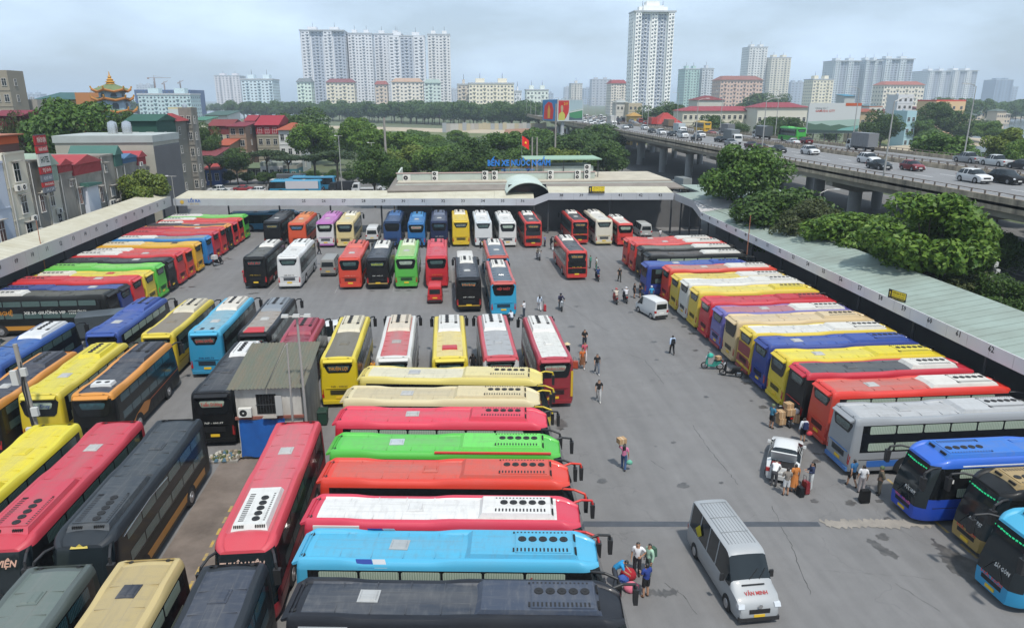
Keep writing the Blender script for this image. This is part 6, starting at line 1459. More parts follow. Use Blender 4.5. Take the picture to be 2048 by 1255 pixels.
LW = [
 ('long white school block with red roof beside the flyover', 107.9, 144.2, 330, 14, 15.0, '#e6e0cc', '#a84450', 'hip', 3, 14, 2.0),
 ('white block with red roof behind the big billboard', 137.9, 160.9, 318, 14, 16.6, '#e6e2d4', '#a04450', 'hip', 2, 9, 2.2),
 ('red tent roofed pavilion beside the school block', 83.5, 93.1, 285, 14, 10.7, '#dcd4c8', '#b83c38', 'hip', 1, 5, 4.2),
 ('white villa with dull red roof behind the school', 149.0, 165.1, 430, 16, 19.7, '#dcd8cc', '#8c3c40', 'hip', 2, 6, 2.5),
 ('peach building with red awning on the right', 291.9, 310.6, 420, 18, 18.9, '#f0cc9c', '#c8483c', 'flat', 3, 4, 0),
 ('slim white house with many balconies on the right', 286.6, 297.0, 450, 12, 22.1, '#e6e8ec', '', 'flat', 5, 3, 0),
 ('pale blue house with dark windows on the river bank', 196.2, 200.5, 300, 10, 14.5, '#b4d8e0', '', 'flat', 3, 2, 0),
 ('beige house with red roof right of the big billboard', 187.1, 195.2, 320, 12, 14.6, '#c4b090', '#a85840', 'hip', 2, 3, 1.2),
 ('turquoise roofed house on the right skyline', 334.8, 343.6, 600, 14, 22.8, '#c8ccc8', '#3c94b4', 'shed', 2, 3, 1.5),
 ('white temple like house near the flyover bend', 112.0, 119.6, 480, 12, 18.1, '#e2ded4', '#b8bcb8', 'hip', 3, 3, 2),
 ('beige apartment house behind the flyover bend', 117.8, 126.4, 470, 12, 16.9, '#cdbfa4', '', 'flat', 4, 3, 0),
 ('yellow gantry like house at the flyover bend', 83.9, 88.5, 330, 8, 12.8, '#d8b870', '#c89c50', 'hip', 2, 2, 1.5),
 ('old grey house with balcony above the corner of the street', -58.0, -55.3, 168, 4, 17.4, 'old', '', 'flat', 5, 2, 0),
 ('narrow house with red hipped roof beside the old grey house', -60.0, -56.6, 160, 8, 15.6, '#8c887c', '#a83a3c', 'hip', 4, 2, 1.6),
 ('white pavilion with cream roof on the lake shore', -150.2, -140.7, 420, 14, 15.0, '#d4dcd8', '#c4b890', 'flat', 2, 4, 0),
 ('long house with rust red roof behind the street trees', -72.8, -65.9, 235, 14, 12.2, '#c4baa0', '#8c3434', 'gable', 2, 3, 1.8),
 ('tall narrow house with crimson top storey', -61.1, -56.5, 215, 14, 12.8, '#a88a74', '#8c2436', 'shed', 4, 2, 0.8),
 ('house with bright red gabled top storey', -55.3, -49.0, 222, 18, 12.8, '#a8a290', '#b02438', 'gable', 4, 3, 2.6),
 ('house with small red gable between the two red topped ones', -60.3, -57.6, 230, 12, 13.8, '#b4b4ac', '#a83040', 'gable', 4, 2, 1.6),
 ('white house with orange tiled roof beside the bushy trees', -46.8, -41.0, 212, 14, 11.8, '#dcdcd8', '#b85a38', 'hip', 3, 3, 1.8),
 ('low shed with dark red roof behind the left street trees', -66.3, -58.0, 190, 12, 6.4, '#8c8478', '#8c3a40', 'shed', 1, 4, 1.4),
 ('small house with orange awning roof', -62.0, -58.6, 205, 10, 8.2, '#b09070', '#c05a38', 'shed', 2, 2, 1.2),
 ('white warehouse with dark green roof by the lake', -103.0, -93.6, 330, 20, 13.6, '#e0e0dc', '#4c6c64', 'shed', 1, 3, 1.5),
 ('green and cream warehouse at the lake shore', -99.5, -93.5, 300, 16, 12.3, '#d8d8c0', '#4c8c74', 'shed', 1, 2, 1.0),
 ('grey kiosk with pale roof on the street', -65.0, -61.9, 180, 6, 5.0, '#b0b4b0', '#6c8070', 'shed', 1, 2, 0.8),
 ('blue striped kiosk with red roof on the street', -58.3, -54.8, 182, 6, 3.9, '#4a64a0', '#b84038', 'shed', 1, 2, 0.8),
 ('low shop with white awning behind the street trees', -47.7, -42.0, 192, 8, 3.6, '#dfe1e0', '#8c948c', 'flat', 1, 3, 0),
 ('teal shop front behind the street trees', -41.6, -38.1, 190, 8, 3.0, '#3c7c84', '#8c8c80', 'flat', 1, 2, 0),
 ('dark shop with green roof behind the street trees', -51.8, -48.5, 195, 8, 3.0, '#5c6058', '#6c7c58', 'shed', 1, 2, 0.6),
 ('unfinished concrete tower block at the left edge', -110.0, -103.9, 190, 7, 25.8, '#a49c8c', '', 'flat', 7, 3, 0),
 ('cream building with teal metal roof left of the pagoda', -118.7, -105.4, 230, 14, 20.1, '#c8b890', '#3c6c6c', 'shed', 3, 5, 2.0),
 ('orange rendered wall house beside the pagoda', -101.0, -94.7, 215, 12, 20.9, '#c88a58', '', 'flat', 3, 2, 0),
 ('building wrapped in blue netting on the lake', -416.3, -343.5, 1050, 60, 31.6, '#3c5c90', '', 'flat', 8, 12, 0),
 ('teal roofed house left of the corner building', -61.8, -56.2, 150, 10, 16.0, '#6c8484', '#2c6454', 'gable', 3, 2, 1.2),
 ('maroon roofed house at the left edge behind the trees', -86.6, -81.1, 150, 10, 17.0, '#7c2c3c', '#8c2c40', 'gable', 3, 2, 1.0),
 ('pale house with flat grey roof left of the big tree', -108.8, -103.4, 200, 10, 19.1, '#b0aca4', '', 'flat', 3, 2, 0),
]
for t in TW: tower(*t)
# faint blocks near the horizon
R4 = random.Random(11)
for i in range(34):
    x = R4.uniform(-1500, 2600) if i % 2 else R4.uniform(-200, 1500); y = R4.uniform(2300, 3600); w = R4.uniform(30, 80); h = R4.uniform(35, 95)
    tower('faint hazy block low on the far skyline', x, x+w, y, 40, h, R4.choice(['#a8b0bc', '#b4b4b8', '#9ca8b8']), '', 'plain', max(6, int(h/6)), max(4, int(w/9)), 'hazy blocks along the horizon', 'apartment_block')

# ------------------------------------------------------------------ houses
OLDW = mat('old_stained_render', (0.24, 0.225, 0.195), .95, var=.9, vscale=.45, vcol=(0.10, 0.093, 0.08), detail=9, stretch=(1, 1, .4), bump=.2, bscale=3)
_WM = {}
def window_mesh(w, h):
    k = (round(w, 2), round(h, 2))
    if k not in _WM:
        b = MB(); b.box(-w/2, w/2, -.03, .02, 0, h); g = b.mesh('window')
        b = MB(); b.box(-w/2-.06, -w/2, -.07, .02, -.05, h+.05); b.box(w/2, w/2+.06, -.07, .02, -.05, h+.05); b.box(-w/2, w/2, -.07, .02, h, h+.06); b.box(-w/2-.1, w/2+.1, -.13, .02, -.1, -.03); b.box(-.025, .025, -.06, -.035, 0, h); b.box(-w/2, w/2, -.06, -.035, h*.62, h*.62+.05); f = b.mesh('window_frame')
        _WM[k] = (g, f)
    return _WM[k]
FRW = mat('window_frame_white', (0.55, 0.54, 0.51), .7)
def window(parent, x, y, z, w, h, rz=0.0, m=None):
    g, f = window_mesh(w, h); a = put('window', g, m or GLASS, parent, (x, y, z), rz); put('window_frame', f, FRW, a); return a
def house(label, x0, x1, y0, dep, h, wall, roof, tp, nf, nc, rh, group=None):
    w = x1-x0; o = empty('house', ((x0+x1)/2, y0, 0)); tag(o, label, 'house' if w*dep < 400 else 'building', group)
    P = OLDW if wall == 'old' else wallmat(wall, .68); a, c = -w/2, w/2
    b = MB(); b.box(a, c, 0, dep, 0, h); b.build('wall', P, o)
    fh = h/nf; cw = w/nc; far = y0 > 600
    if far:
        b = MB()
        for f in range(nf):
            for i in range(nc): b.box(a+(i+.3)*cw, a+(i+.7)*cw, -.1, -.01, f*fh+fh*.3, f*fh+fh*.75)
        stuff(b.build('windows', WIN, o))
    else:
        for f in range(nf):
            if y0 < 400 and f*fh+fh*.5 < 1.0: continue
            for i in range(nc): window(o, a+(i+.5)*cw, -.01, f*fh+fh*.3, min(1.5, cw*.5), min(1.6, fh*.48))
            if f: b = MB(); b.box(a-.05, c+.05, -.12, -.002, f*fh-.08, f*fh+.06); b.build('floor_band', P, o)
        for f in range(nf): window(o, c+.01, dep*.4, f*fh+fh*.3, 1.0, min(1.5, fh*.45), pi/2)
    if tp == 'hip':
        b = MB(); e = .7; ins = min(w, dep)*.42; b.taper((a-e, c+e, -e, dep+e), (a+ins, c-ins, dep*.45, dep*.55), h, h+rh); b.build('roof', wallmat(roof, .55), o)
    elif tp == 'gable':
        b = MB(); b.prism([(-.6,h),(dep+.6,h),(dep/2,h+rh)], 'x', a-.4, c+.4); b.build('roof', wallmat(roof, .55), o)
        b = MB(); b.box(a-.06, c+.06, -.06, dep+.06, h-2.6, h-.002); b.build('painted_top_storey', wallmat(roof, .5), o)
    elif tp == 'shed':
        b = MB(); b.prism([(-1.0,h),(dep+.4,h+rh),(dep+.4,h+rh-.15),(-1.0,h-.15)], 'x', a-.5, c+.5); b.build('roof', wallmat(roof, .55), o)
        b = MB(); b.prism([(.01,h-.1),(dep-.02,h-.1),(dep-.02,h+rh-.25)], 'x', a+.02, c-.02); b.build('gable_wall', P, o)
    else:
        b = MB(); b.box(a, c, 0, .2, h, h+.9); b.box(a, c, dep-.2, dep, h, h+.9); b.box(a, a+.2, .2, dep-.2, h, h+.9); b.box(c-.2, c, .2, dep-.2, h, h+.9); b.build('parapet', wallmat(roof) if roof else P, o)
        b = MB(); b.lathe([(.5, h), (.55, h+.9), (.5, h+1.5), (.1, h+1.75)], 10, (a+w*.3, dep*.5)); b.build('water_tank', CHROME, o, smooth=40)
    return o
for t in LW: house(*t)
R5 = random.Random(21)
rc = ['#a84a40', '#8c3c3c', '#6c7c74', '#4c7c84', '#a06a50', '#b4b0a4']; wc = ['#d8d0bc', '#e0ddd4', '#c4b49c', '#d8c8a4', '#c8d0d4', '#e4d4bc']
for i in range(64):                                                  # low town between the flyover and the towers
    y = R5.uniform(460, 820)
    if i < 50: x = R5.uniform(.42*y, .80*y)
    else: x = R5.uniform(-.62*y, -.40*y)
    w = R5.uniform(5, 13)
    dp, hh_, wl_, rf_, tp_, nf_, nc_ = R5.uniform(8, 14), R5.uniform(7, 15), R5.choice(wc), R5.choice(rc), R5.choice(['hip', 'gable', 'flat', 'shed']), R5.randint(2, 4), R5.randint(2, 4)
    house('far %s house of %d storeys with %s %s roof, %s low town' % (dict(zip(wc, ('beige', 'off white', 'tan', 'cream', 'pale blue', 'peach')))[wl_], nf_, dict(zip(rc, ('red', 'maroon', 'grey green', 'teal', 'brown', 'grey')))[rf_], dict(hip='hipped', gable='gabled', flat='flat', shed='sloping')[tp_], 'right' if i < 50 else 'left'), x, x+w, y, dp, hh_, wl_, rf_, tp_, nf_, nc_, 1.6, 'houses of the far low town')

# tube houses along the left canopy, facing the yard
OLDW = mat('old_stained_render', (0.24, 0.225, 0.195), .95, var=.9, vscale=.45, vcol=(0.10, 0.093, 0.08), detail=9, stretch=(1, 1, .4), bump=.2, bscale=3)
def tube_house(label, y0, y1, h, m, wins=(), roof=None, x0=-62.0, xf=-48.0, fl=None, cap=True):
    o = empty('tube_house', (xf, (y0+y1)/2, 0)); tag(o, label, 'house'); d = xf-x0; a, c = -(y1-y0)/2, (y1-y0)/2
    b = MB(); b.box(-d, 0, a+.01, c-.01, 0, h); b.build('wall', m, o)
    if cap: b = MB(); b.box(-d, .1, a+.01, c-.01, h, h+.25); b.build('parapet', m, o)
    for y, z, w, hh, wm in wins:
        q = window(o, .012, y-(y0+y1)/2, z, w, hh, pi/2, wm)
        b = MB(); b.box(0, .5, -w/2-.2, w/2+.2, hh+.2, hh+.27); s_ = b.build('window_hood', CONC, q); s_.rotation_euler = (0, 0, -pi/2)
    for z in (fl or ()):
        b = MB(); b.box(0, .06, a+.01, c-.01, z, z+.12); b.build('floor_band', m, o)
    if roof:
        rm, hh = roof; b = MB()
        b.box(-6, .15, a+.05, c-.05, h+.25, h+hh*.6); b.prism([(a-.15,h+hh*.6),(c+.15,h+hh*.6),((a+c)/2,h+hh)], 'x', -6.2, .4); b.build('roof_storey', rm, o)
        b = MB()
        for k in range(int((c-a)/.35)): b.box(.151, .175, a+.15+k*.35, a+.2+k*.35, h+.3, h+hh*.58)
        stuff(b.build('sheet_rib', rm, o))
    b = MB(); b.path([(.12,a+.3,h), (.12,a+.3,3)], .06, 6); b.build('drain_pipe', mat('pvc_pipe', (.42,.42,.40), .6), o)
    return o
BRN = mat('brown_shutter', (0.10, 0.045, 0.035), .7); RST = mat('rust_shutter', (0.28, 0.10, 0.05), .7)
RED = mat('red_sheet_cladding', (0.30, 0.035, 0.04), .7, var=.3, vscale=.5); GRN = mat('dark_green_sheet', (0.04, 0.12, 0.10), .7, var=.3, vscale=.5); SAGE = mat('sage_green_render', (0.25, 0.33, 0.27), .8, var=.4, vscale=.6)
tube_house('pale blue house at the left edge behind the canopy', 66, 83.6, 13.4, wallmat('#b4bcc8'), [(80.4, 9.4, 1.0, 2.0, BRN), (76.5, 9.4, 1.0, 2.0, BRN), (81.2, 5.2, 1.0, 2.2, BRN), (73, 9.4, 1.0, 2, BRN)], fl=(4.6, 8.6))
hb = tube_house('tall beige house with three barred windows on the left', 83.7, 88.1, 14.2, wallmat('#c8c2b0'), [(86.0, 11.2, 1.1, 2.0, None), (86.2, 7.6, 1.1, 1.9, None), (86.3, 4.6, 1.1, 1.8, None)], fl=(7, 10.6))
b = MB(); b.box(-6, -.2, -1.9, 1.9, 14.45, 16.2); b.build('rooftop_store', BRN, hb); b = MB(); b.box(-6.4, .4, -2.2, 2.2, 16.2, 16.32); b.build('rooftop_awning', RST, hb); b = MB(); b.box(-.18, -.1, -1.8, 1.8, 15.3, 16.1); b.build('orange_tarp', flat('#d8601c'), hb)
tube_house('sooty narrow house behind the tall red sign', 88.2, 91.0, 13.0, OLDW, [(89.9, 7.2, .8, 2.0, BRN)])
tube_house('sage green gabled house right of the red sign', 91.1, 94.4, 10.2, wallmat('#bab4a4'), [(92.2, 7.6, .9, 1.8, None), (93.2, 4.8, .8, 1.6, None)], (SAGE, 3.6))
tube_house('stained grey house with a rust roofed top on the left', 94.5, 98.0, 11.0, OLDW, [(97.2, 9.4, .5, .6, BRN)], (RED, 1.9))
tube_house('weathered house with red gabled top storey', 98.1, 105.9, 10.3, mat('patchy_render', (0.30, 0.28, 0.24), .95, var=.9, vscale=.4, vcol=(.14,.13,.11), detail=9), [(99.1, 6.9, .7, 1.9, RST), (105, 6.3, .8, 2.0, BRN)], (RED, 2.7))
tube_house('tall stained house with many outdoor units', 106.0, 110.2, 12.3, OLDW, [(107.4, 10.2, .6, 1.1, None), (108.6, 6.7, 1.2, 1.3, flat('#c8ccd0')), (108.8, 4.4, 1.2, 1.3, None)])
tube_house('house with dark green gabled top on the left', 110.3, 112.8, 10.4, OLDW, [(111.5, 6.6, .6, 1.8, flat('#b8b8b0'))], (GRN, 3.2))
tube_house('low stained house with blue tarps on its roof', 112.9, 118.0, 10.6, OLDW, [(115, 6.6, 1.0, 1.6, None)], (mat('blue_tarp_roof', (.05,.12,.22), .7), 1.6))
tube_house('narrow house with a red boxed top beside the grey hall', 118.1, 121.4, 9.9, mat('cream_stained', (.36,.33,.27), .9, var=.7, vscale=.5), [(119.2, 6.2, .6, 1.8, RST), (120.6, 6.2, .8, 2.0, RST)], (RED, 2.4))
wp = empty('metal_cladding_panel', (-47.6, 101.4, 0)); tag(wp, 'white sheet metal shaft on the weathered left house', 'cladding')
b = MB(); b.box(-.35, .25, -1.6, 1.6, 4.6, 9.0); b.build('panel', mat('white_sheet', (.52,.55,.6), .5), wp); b = MB(); b.prism([(-1.9,9.0),(1.9,9.0),(1.9,9.25),(-1.9,9.5)], 'x', -.4, .7); b.build('green_awning', GRN, wp)
gh = empty('grey_hall', (-55, 128, 0)); tag(gh, 'large cream and grey hall with flat parapet behind the left houses', 'building')
b = MB(); b.box(-6.8, 8.2, -5.6, 6, 0, 13.4); b.build('wall', mat('hall_cream', (.34,.33,.28), .85, var=.4, vscale=.3), gh)
b = MB(); b.box(-7, 8.3, -5.8, 6.1, 13.4, 14.5); b.build('parapet', mat('hall_coping', (.33,.36,.35), .8, var=.3, vscale=.4), gh)
b = MB()
for i in range(40): b.box(8.2, 8.27, -5.4+i*.285, -5.4+i*.285+.15, 1, 12.6)
b.box(8.2, 8.23, -5.6, 6, .5, 12.8); b.build('corrugated_flank', mat('grey_corrugated', (.10,.105,.115), .6, var=.3, vscale=.4), gh)
for x in (-.5, 1.8):
    b = MB(); b.lathe([(.75, 14.5), (.8, 15.6), (.7, 16.3), (.15, 16.6)], 14, (x, 1)); b.build('water_tank', CHROME, gh, smooth=40)
for i, (y, z) in enumerate([(85.2, 10.2), (86.3, 10.2), (87.3, 6.5), (88.0, 4.9), (90.4, 9.0), (93.0, 6.5), (91.6, 4.9), (107.0, 5.6), (107.9, 5.6), (107.3, 4.9), (109.4, 5.5), (78.8, 6.0), (119.0, 10.0)]):
    outdoor_unit((-47.75, y, z), pi/2, ['outdoor unit under the top barred window, left one', 'outdoor unit under the top barred window, right one', 'outdoor unit beside the middle barred window of the beige house', 'outdoor unit low on the beige house', 'outdoor unit under the tall red sign', 'outdoor unit below the window of the sage green house',
        'outdoor unit low between red sign and sage house', 'outdoor unit on the tall stained house, upper left', 'outdoor unit on the tall stained house, upper middle', 'outdoor unit on the tall stained house, low', 'outdoor unit on the tall stained house, right', 'outdoor unit on the pale blue house', 'outdoor unit on the narrow red topped house'][i], 1.05)
# tall vertical sign
sn = empty('vertical_sign', (-47.2, 90.4, 9.4)); tag(sn, 'tall vertical sign board with red and grey bands on the left house', 'sign')
b = MB(); b.box(-.12, .12, -1.15, 1.15, 0, 6.7); b.build('board', mat('sign_frame_dark', (.05,.05,.055), .6), sn)
for i, (z0, z1, hx, t) in enumerate([(5.5, 6.6, '#b02028', 'KHÁCH SẠN'), (4.6, 5.4, '#c42a30', 'NHÀ NGHỈ'), (3.1, 4.5, '#d8dcd8', 'HOTEL'), (2.2, 3.0, '#b8242c', 'TỰ DO'), (1.3, 2.1, '#78808c', '0243 861'), (.7, 1.25, '#c02a30', 'PHÒNG'), (.05, .65, '#78808c', '24 / 24')]):
    b = MB(); b.box(.121, .15, -1.1, 1.1, z0, z1); b.box(-1.1+.0, -1.1, 0, 0, 0, 0) if False else None; p = b.build('sign_band', flat(hx), sn)
    text(t, flat('#0c3c2c' if i == 2 else '#e8d8d0' if i not in (4, 6) else '#c8ccd0'), p, (.16, 0, (z0+z1)/2), (0,1,0), (0,0,1), (z1-z0)*.7, 1.8, bold=.02)
    b = MB(); b.box(-1.0, 1.0, -.03, 0, z0, z1); q = b.build('sign_band', flat(hx), sn, (0, -1.16, 0)); q.scale = (.12, 1, 1)

# ------------------------------------------------------------------ pagoda
pg = empty('pagoda', (-80.6, 190, 0)); tag(pg, 'tiered pagoda with orange eaves and pale blue walls', 'pagoda')
PBL = mat('pagoda_blue', (.34,.46,.58), .8, var=.3, vscale=.4); PGR = mat('pagoda_green_tile', (.13,.17,.075), .8, var=.5, vscale=.8); POR = mat('pagoda_orange', (.36,.14,.03), .7, var=.4, vscale=.8); PGD = mat('pagoda_gold', (.44,.22,.03), .5)
def eave(z, r0, r1, hgt, m=PGR):
    b = MB(); n = 6; vs = []
    for r, zz in ((r1, z), (r0, z+hgt)):
        for i in range(n):
            a0 = 2*pi*i/n+pi/6; a1 = 2*pi*(i+1)/n+pi/6
            vs += [(r*cos(a0), r*sin(a0), zz+(.5 if r == r1 else 0)), (r*(cos(a0)+cos(a1))/2*1.0, r*(sin(a0)+sin(a1))/2, zz)]
    N = 2*n; b.add(vs, [(i, (i+1) % N, N+(i+1) % N, N+i) for i in range(N)]); o = b.build('tiled_roof', m, pg)
    b = MB()
    for i in range(N): b.tube(vs[i], vs[(i+1) % N], .28, .28, 6)
    b.build('eave_rim', POR, o)
    for i in range(n):
        a0 = 2*pi*i/n+pi/6; b = MB(); b.path([(r1*.92*cos(a0), r1*.92*sin(a0), z+.5), (r1*1.03*cos(a0), r1*1.03*sin(a0), z+.8), (r1*1.06*cos(a0), r1*1.06*sin(a0), z+1.3)], .2, 6); b.build('corner_finial', PGD, o)
for z0, z1, r in ((0, 14.4, 4.3), (14.4, 17.2, 4.0), (17.2, 20.0, 3.6), (20.0, 22.2, 2.9)):
    b = MB(); b.lathe([(r, z0), (r, z1)], 6); q = b.build('wall', PBL, pg); q.rotation_euler = (0, 0, pi/6)
    for i in range(6):
        a0 = 2*pi*i/6; w = MB(); w.prism([(-.7,z0+.6),(.7,z0+.6),(.7,z1-1.2),(.4,z1-.8),(-.4,z1-.8),(-.7,z1-1.2)], 'x', r*.866-.02, r*.866+.06); k = w.build('arched_window', mat('pagoda_window', (.05,.07,.09), .4), q); k.rotation_euler = (0, 0, a0-pi/6-pi/6+pi/6)
for z, r0, r1, hh in ((14.2, 3.9, 5.2, .7), (17.0, 3.5, 4.9, .7), (19.8, 2.8, 4.5, .7)): eave(z, r0, r1, hh)
eave(21.8, .7, 4.2, 1.9)
b = MB(); b.lathe([(1.1, 23.6), (.8, 23.9), (1.1, 24.05), (.6, 24.4), (.8, 24.6), (.35, 24.95), (.45, 25.2), (.18, 25.6), (.05, 26.5)], 12); b.build('spire', PGD, pg, smooth=50)

# ------------------------------------------------------------------ billboards, hoarding, cranes, poles
bb = empty('roadside_billboard', (45.6, 285, 0)); tag(bb, 'two faced billboard on a thick pole with red poster', 'billboard')
b = MB(); b.tube((0,1.5,0), (0,1.5,12), .75, .7, 16); b.tube((0,1.5,6.6), (0,1.5,7.4), .95, .95, 16); b.build('pole', mat('billboard_pole', (.33,.35,.37), .6), bb, smooth=40)
b = MB(); b.box(-2.3, 7.8, 0, .5, 11.9, 20.0); b.build('front_panel', flat('#dfe6ea'), bb)
lp = empty('x')
bpy.data.objects.remove(lp)
b = MB(); b.add([(-7.4,4.6,12.2),(-2.5,0,11.9),(-2.5,0,20.0),(-7.4,4.6,19.9),(-7.2,4.9,12.2),(-2.3,.4,11.9),(-2.3,.4,20),(-7.2,4.9,19.9)], [(0,1,2,3),(7,6,5,4),(0,3,7,4),(3,2,6,7)]); b.build('side_panel', flat('#3c84c0'), bb)
def shape(name, pts, y, hx, par=bb, plane=None):
    b = MB(); b.add([(x, y, z) for x, z in pts] if plane is None else [plane(x, z, y) for x, z in pts], [tuple(range(len(pts)))]); return b.build(name, flat(hx), par)
shape('poster_red', [(-1.9,12.3),(-1.9,19.6),(2.2,19.6),(2.3,17),(2.1,15.2),(1.2,13.2),(.5,12.4)], -.01, '#d8241c')
shape('poster_green', [(2.4,12.3),(7.6,12.3),(7.6,16.6),(2.4,15.6)], -.01, '#4c9c6c'); shape('poster_sky', [(2.45,15.8),(7.6,16.8),(7.6,19.7),(2.45,19.7)], -.012, '#bcd4dc'); shape('poster_white', [(2.42,15.0),(7.6,16.0),(7.6,16.5),(2.42,15.5)], -.02, '#dfe8e4')
shape('poster_figure', [(-1.9,12.3),(.7,12.3),(.8,14.3),(.2,15.2),(-.2,15.5),(-.7,15.4),(-1.6,14.6)], -.02, '#dcd860'); shape('poster_head', [(-.75,15.4),(-.2,15.4),(.0,16.2),(.0,17.2),(-.3,17.9),(-.8,17.8),(-1.0,17.0)], -.025, '#c8b088')
shape('poster_crowd', [(2.4,12.3),(7.6,12.3),(7.6,13.3),(5,12.9),(2.4,13.6)], -.022, '#506878')
text('2-9', flat('#f0b828'), bb, (1.0, -.03, 18.4), (1,0,0), (0,0,1), 1.5, 1.6, bold=.03)
pl = lambda x, z, y: (-7.4+4.9*x-.02, 4.6-4.6*x-.03, z)
shape('poster_red', [(.08,12.6),(.72,12.6),(.78,16),(.66,18.6),(.4,19.2),(.14,17.6)], 0, '#d83028', bb, pl); shape('poster_flame', [(.36,13),(.52,13),(.55,16),(.45,18.2),(.36,16)], 0, '#e8a838', bb, lambda x, z, y: (-7.4+4.9*x-.04, 4.6-4.6*x-.05, z))
b = MB()
for i in range(8): b.path([(-2+i*1.3,0,20),(-2+i*1.3,-.9,20.4)], .05, 5)
b.build('lamp_arm', STEEL, bb)
b2 = empty('advert_billboard', (125.6, 230, 0)); tag(b2, 'large pale billboard with green landscape poster beside the river', 'billboard')
b = MB(); b.box(-8.8, 8.8, 0, .6, 9.4, 18.9); b.build('panel', flat('#e4e8e8'), b2)
def sh2(n_, pts, y, hx): return shape(n_, pts, y, hx, b2)
sh2('poster_band', [(-8.7,9.5),(8.7,9.5),(8.7,13.9),(2,13.6),(-8.7,13.2)], -.01, '#b8d4c8'); sh2('poster_trees', [(-8.7,9.5),(8.7,9.5),(8.7,11.9),(5,11.6),(2,12.3),(-1,11.8),(-4,12.6),(-6,12.2),(-8.7,12.8)], -.02, '#5c7c68'); sh2('poster_water', [(-1,9.5),(5.5,9.5),(8.7,11.2),(8.7,11.9),(3,11.0)], -.03, '#8cc8c0'); sh2('poster_strip', [(-8.7,9.5),(8.7,9.5),(8.7,10.2),(-8.7,10.6)], -.04, '#38504c')
b = MB(); b.box(3.4, 8.8, -.05, 0, 18.0, 18.9); b.build('orange_tab', flat('#d8683c'), b2)
text('Chúng tôi ở', flat('#586068'), b2, (-4.6, -.03, 17.3), (1,0,0), (0,0,1), .9, 4.2); text('GAMUDA CITY', flat('#d85040'), b2, (-3.3, -.03, 16.4), (1,0,0), (0,0,1), 1.0, 6.6, bold=.02)
for x in (-6, -2, 2, 6):
    b = MB(); b.tube((x,.8,0), (x,.8,9.5), .22, .2, 8); b.build('leg', STEEL, b2)
hd = empty('site_hoarding', (31, 470, 0)); tag(hd, 'long patchy site hoarding in front of the wood', 'hoarding')
for i in range(26):
    b = MB(); b.box(-33+i*2.56, -33+i*2.56+2.5, 0, .15, 0, 5.4+(.5 if i % 5 == 0 else 0)); b.build('panel', flat(R5.choice(['#d8d4cc', '#c8c0b4', '#d4c8a8', '#b8bcc0', '#cfc8c0'])), hd)
for i, (x, z, h) in enumerate(((-390, 31, 17), (-357, 31, 11), (-378, 31, 10))):
    c = empty('tower_crane', (x, 1055, z)); tag(c, ['tower crane with long level jib over the blue building site', 'tower crane at the right end of the blue building site', 'short tower crane between the other two'][i], 'crane')
    b = MB()
    for dx in (-.5, .5):
        for dy in (-.5, .5): b.tube((dx,dy,0), (dx,dy,h), .22, .22, 4)
    for k in range(int(h/2)): b.tube((-.5,-.5,k*2), (.5,-.5,k*2+2), .15, .15, 4)
    b.build('mast', paint('#b08a78'), c)
    b = MB(); b.tube((-9 if i == 0 else -2,0,h), (22 if i == 0 else 5,0,h+(0 if i == 0 else 3)), .4, .3, 4); b.tube((0,0,h+3),(12 if i == 0 else 3,0,h),.12,.12,4); b.tube((0,0,h),(0,0,h+3),.3,.2,4); b.box(-9 if i == 0 else -3,-6.5 if i == 0 else -2,-.7,.7,h-1.6,h); b.build('jib', paint('#b08a78'), c)
PCON = mat('pole_concrete', (.27,.25,.225), .9, var=.4, vscale=1.5)
def pole(label, x, y, h, lean=0, boxes=(), r=.16, lamps=0, m=PCON, cat='utility pole'):
    o = empty('utility_pole', (x, y, 0)); o.rotation_euler = (0, radians(lean), 0); tag(o, label, cat)
    b = MB(); b.tube((0,0,0), (0,0,h), r, r*.7, 10); b.build('post', m, o, smooth=40)
    for dx, dy, z, w, hh in boxes:
        b = MB(); b.box(dx-w/2, dx+w/2, dy-.1, dy+.1, z, z+hh); b.build('junction_box', mat('box_grey', (.46,.46,.44), .6), o)
    if lamps:
        b = MB(); b.path([(-.7,0,h),(.7,0,h)], .04, 6); b.build('cross_arm', GALV, o)
        for k in range(lamps):
            xx = -.6+1.2*k/max(1, lamps-1); b = MB(); b.taper((xx-.2,xx+.2,-.3,-.05), (xx-.17,xx+.17,-.25,-.05), h+.02, h+.16); b.build('floodlight', paint('#d0d0cc'), o)
    return o
p = pole('concrete cable pole with junction boxes beside the yellow bus', -23.5, 39.3, 7.2, -2.2, [(-.32,-.2,4.9,.34,.85), (.22,-.2,5.4,.3,.45), (.3,-.22,3.0,.36,.5), (-.25,-.2,1.8,.3,.5)], .17)
b = MB()
for k in range(5): b.path([(.1*cos(k*2),-.2,1.0),(.14*sin(k*3),-.2,2.6),(.1*cos(k),-.2,4.6),(.12,-.1,6.2)], .02, 4)
b.build('cable_bundle', BLACKP, p)
pole('slim floodlight mast standing behind the shed roof', -8.4, 38.5, 8.6, 0, [], .09, 3, GALV, 'floodlight mast'); pole('second slim mast leaning on the shed', -9.15, 38.3, 7.1, 1.0, [], .07, 0, GALV, 'mast')
pole('tall bare concrete pole among the trees', -12.2, 150, 16.5, 0, [], .3); pole('concrete pole behind the station sign, left of two', 17.7, 150, 12.6, 0, [], .22); pole('concrete pole behind the station sign, right of two', 18.7, 150, 12.6, 0, [], .22)
pole('tall pole left of the billboard pole', 27, 180, 19, 0, [], .26); pole('rusty pole on the right canopy edge', 33.5, 76.5, 7.7, 0, [], .06, 0, RST, 'pole'); pole('dark pole with white boxes behind the right canopy', 44.6, 54, 7.4, 3, [(-.2,-.2,5.6,.4,.35), (.2,-.2,6.2,.35,.4), (-.1,-.2,6.8,.35,.4)], .16)
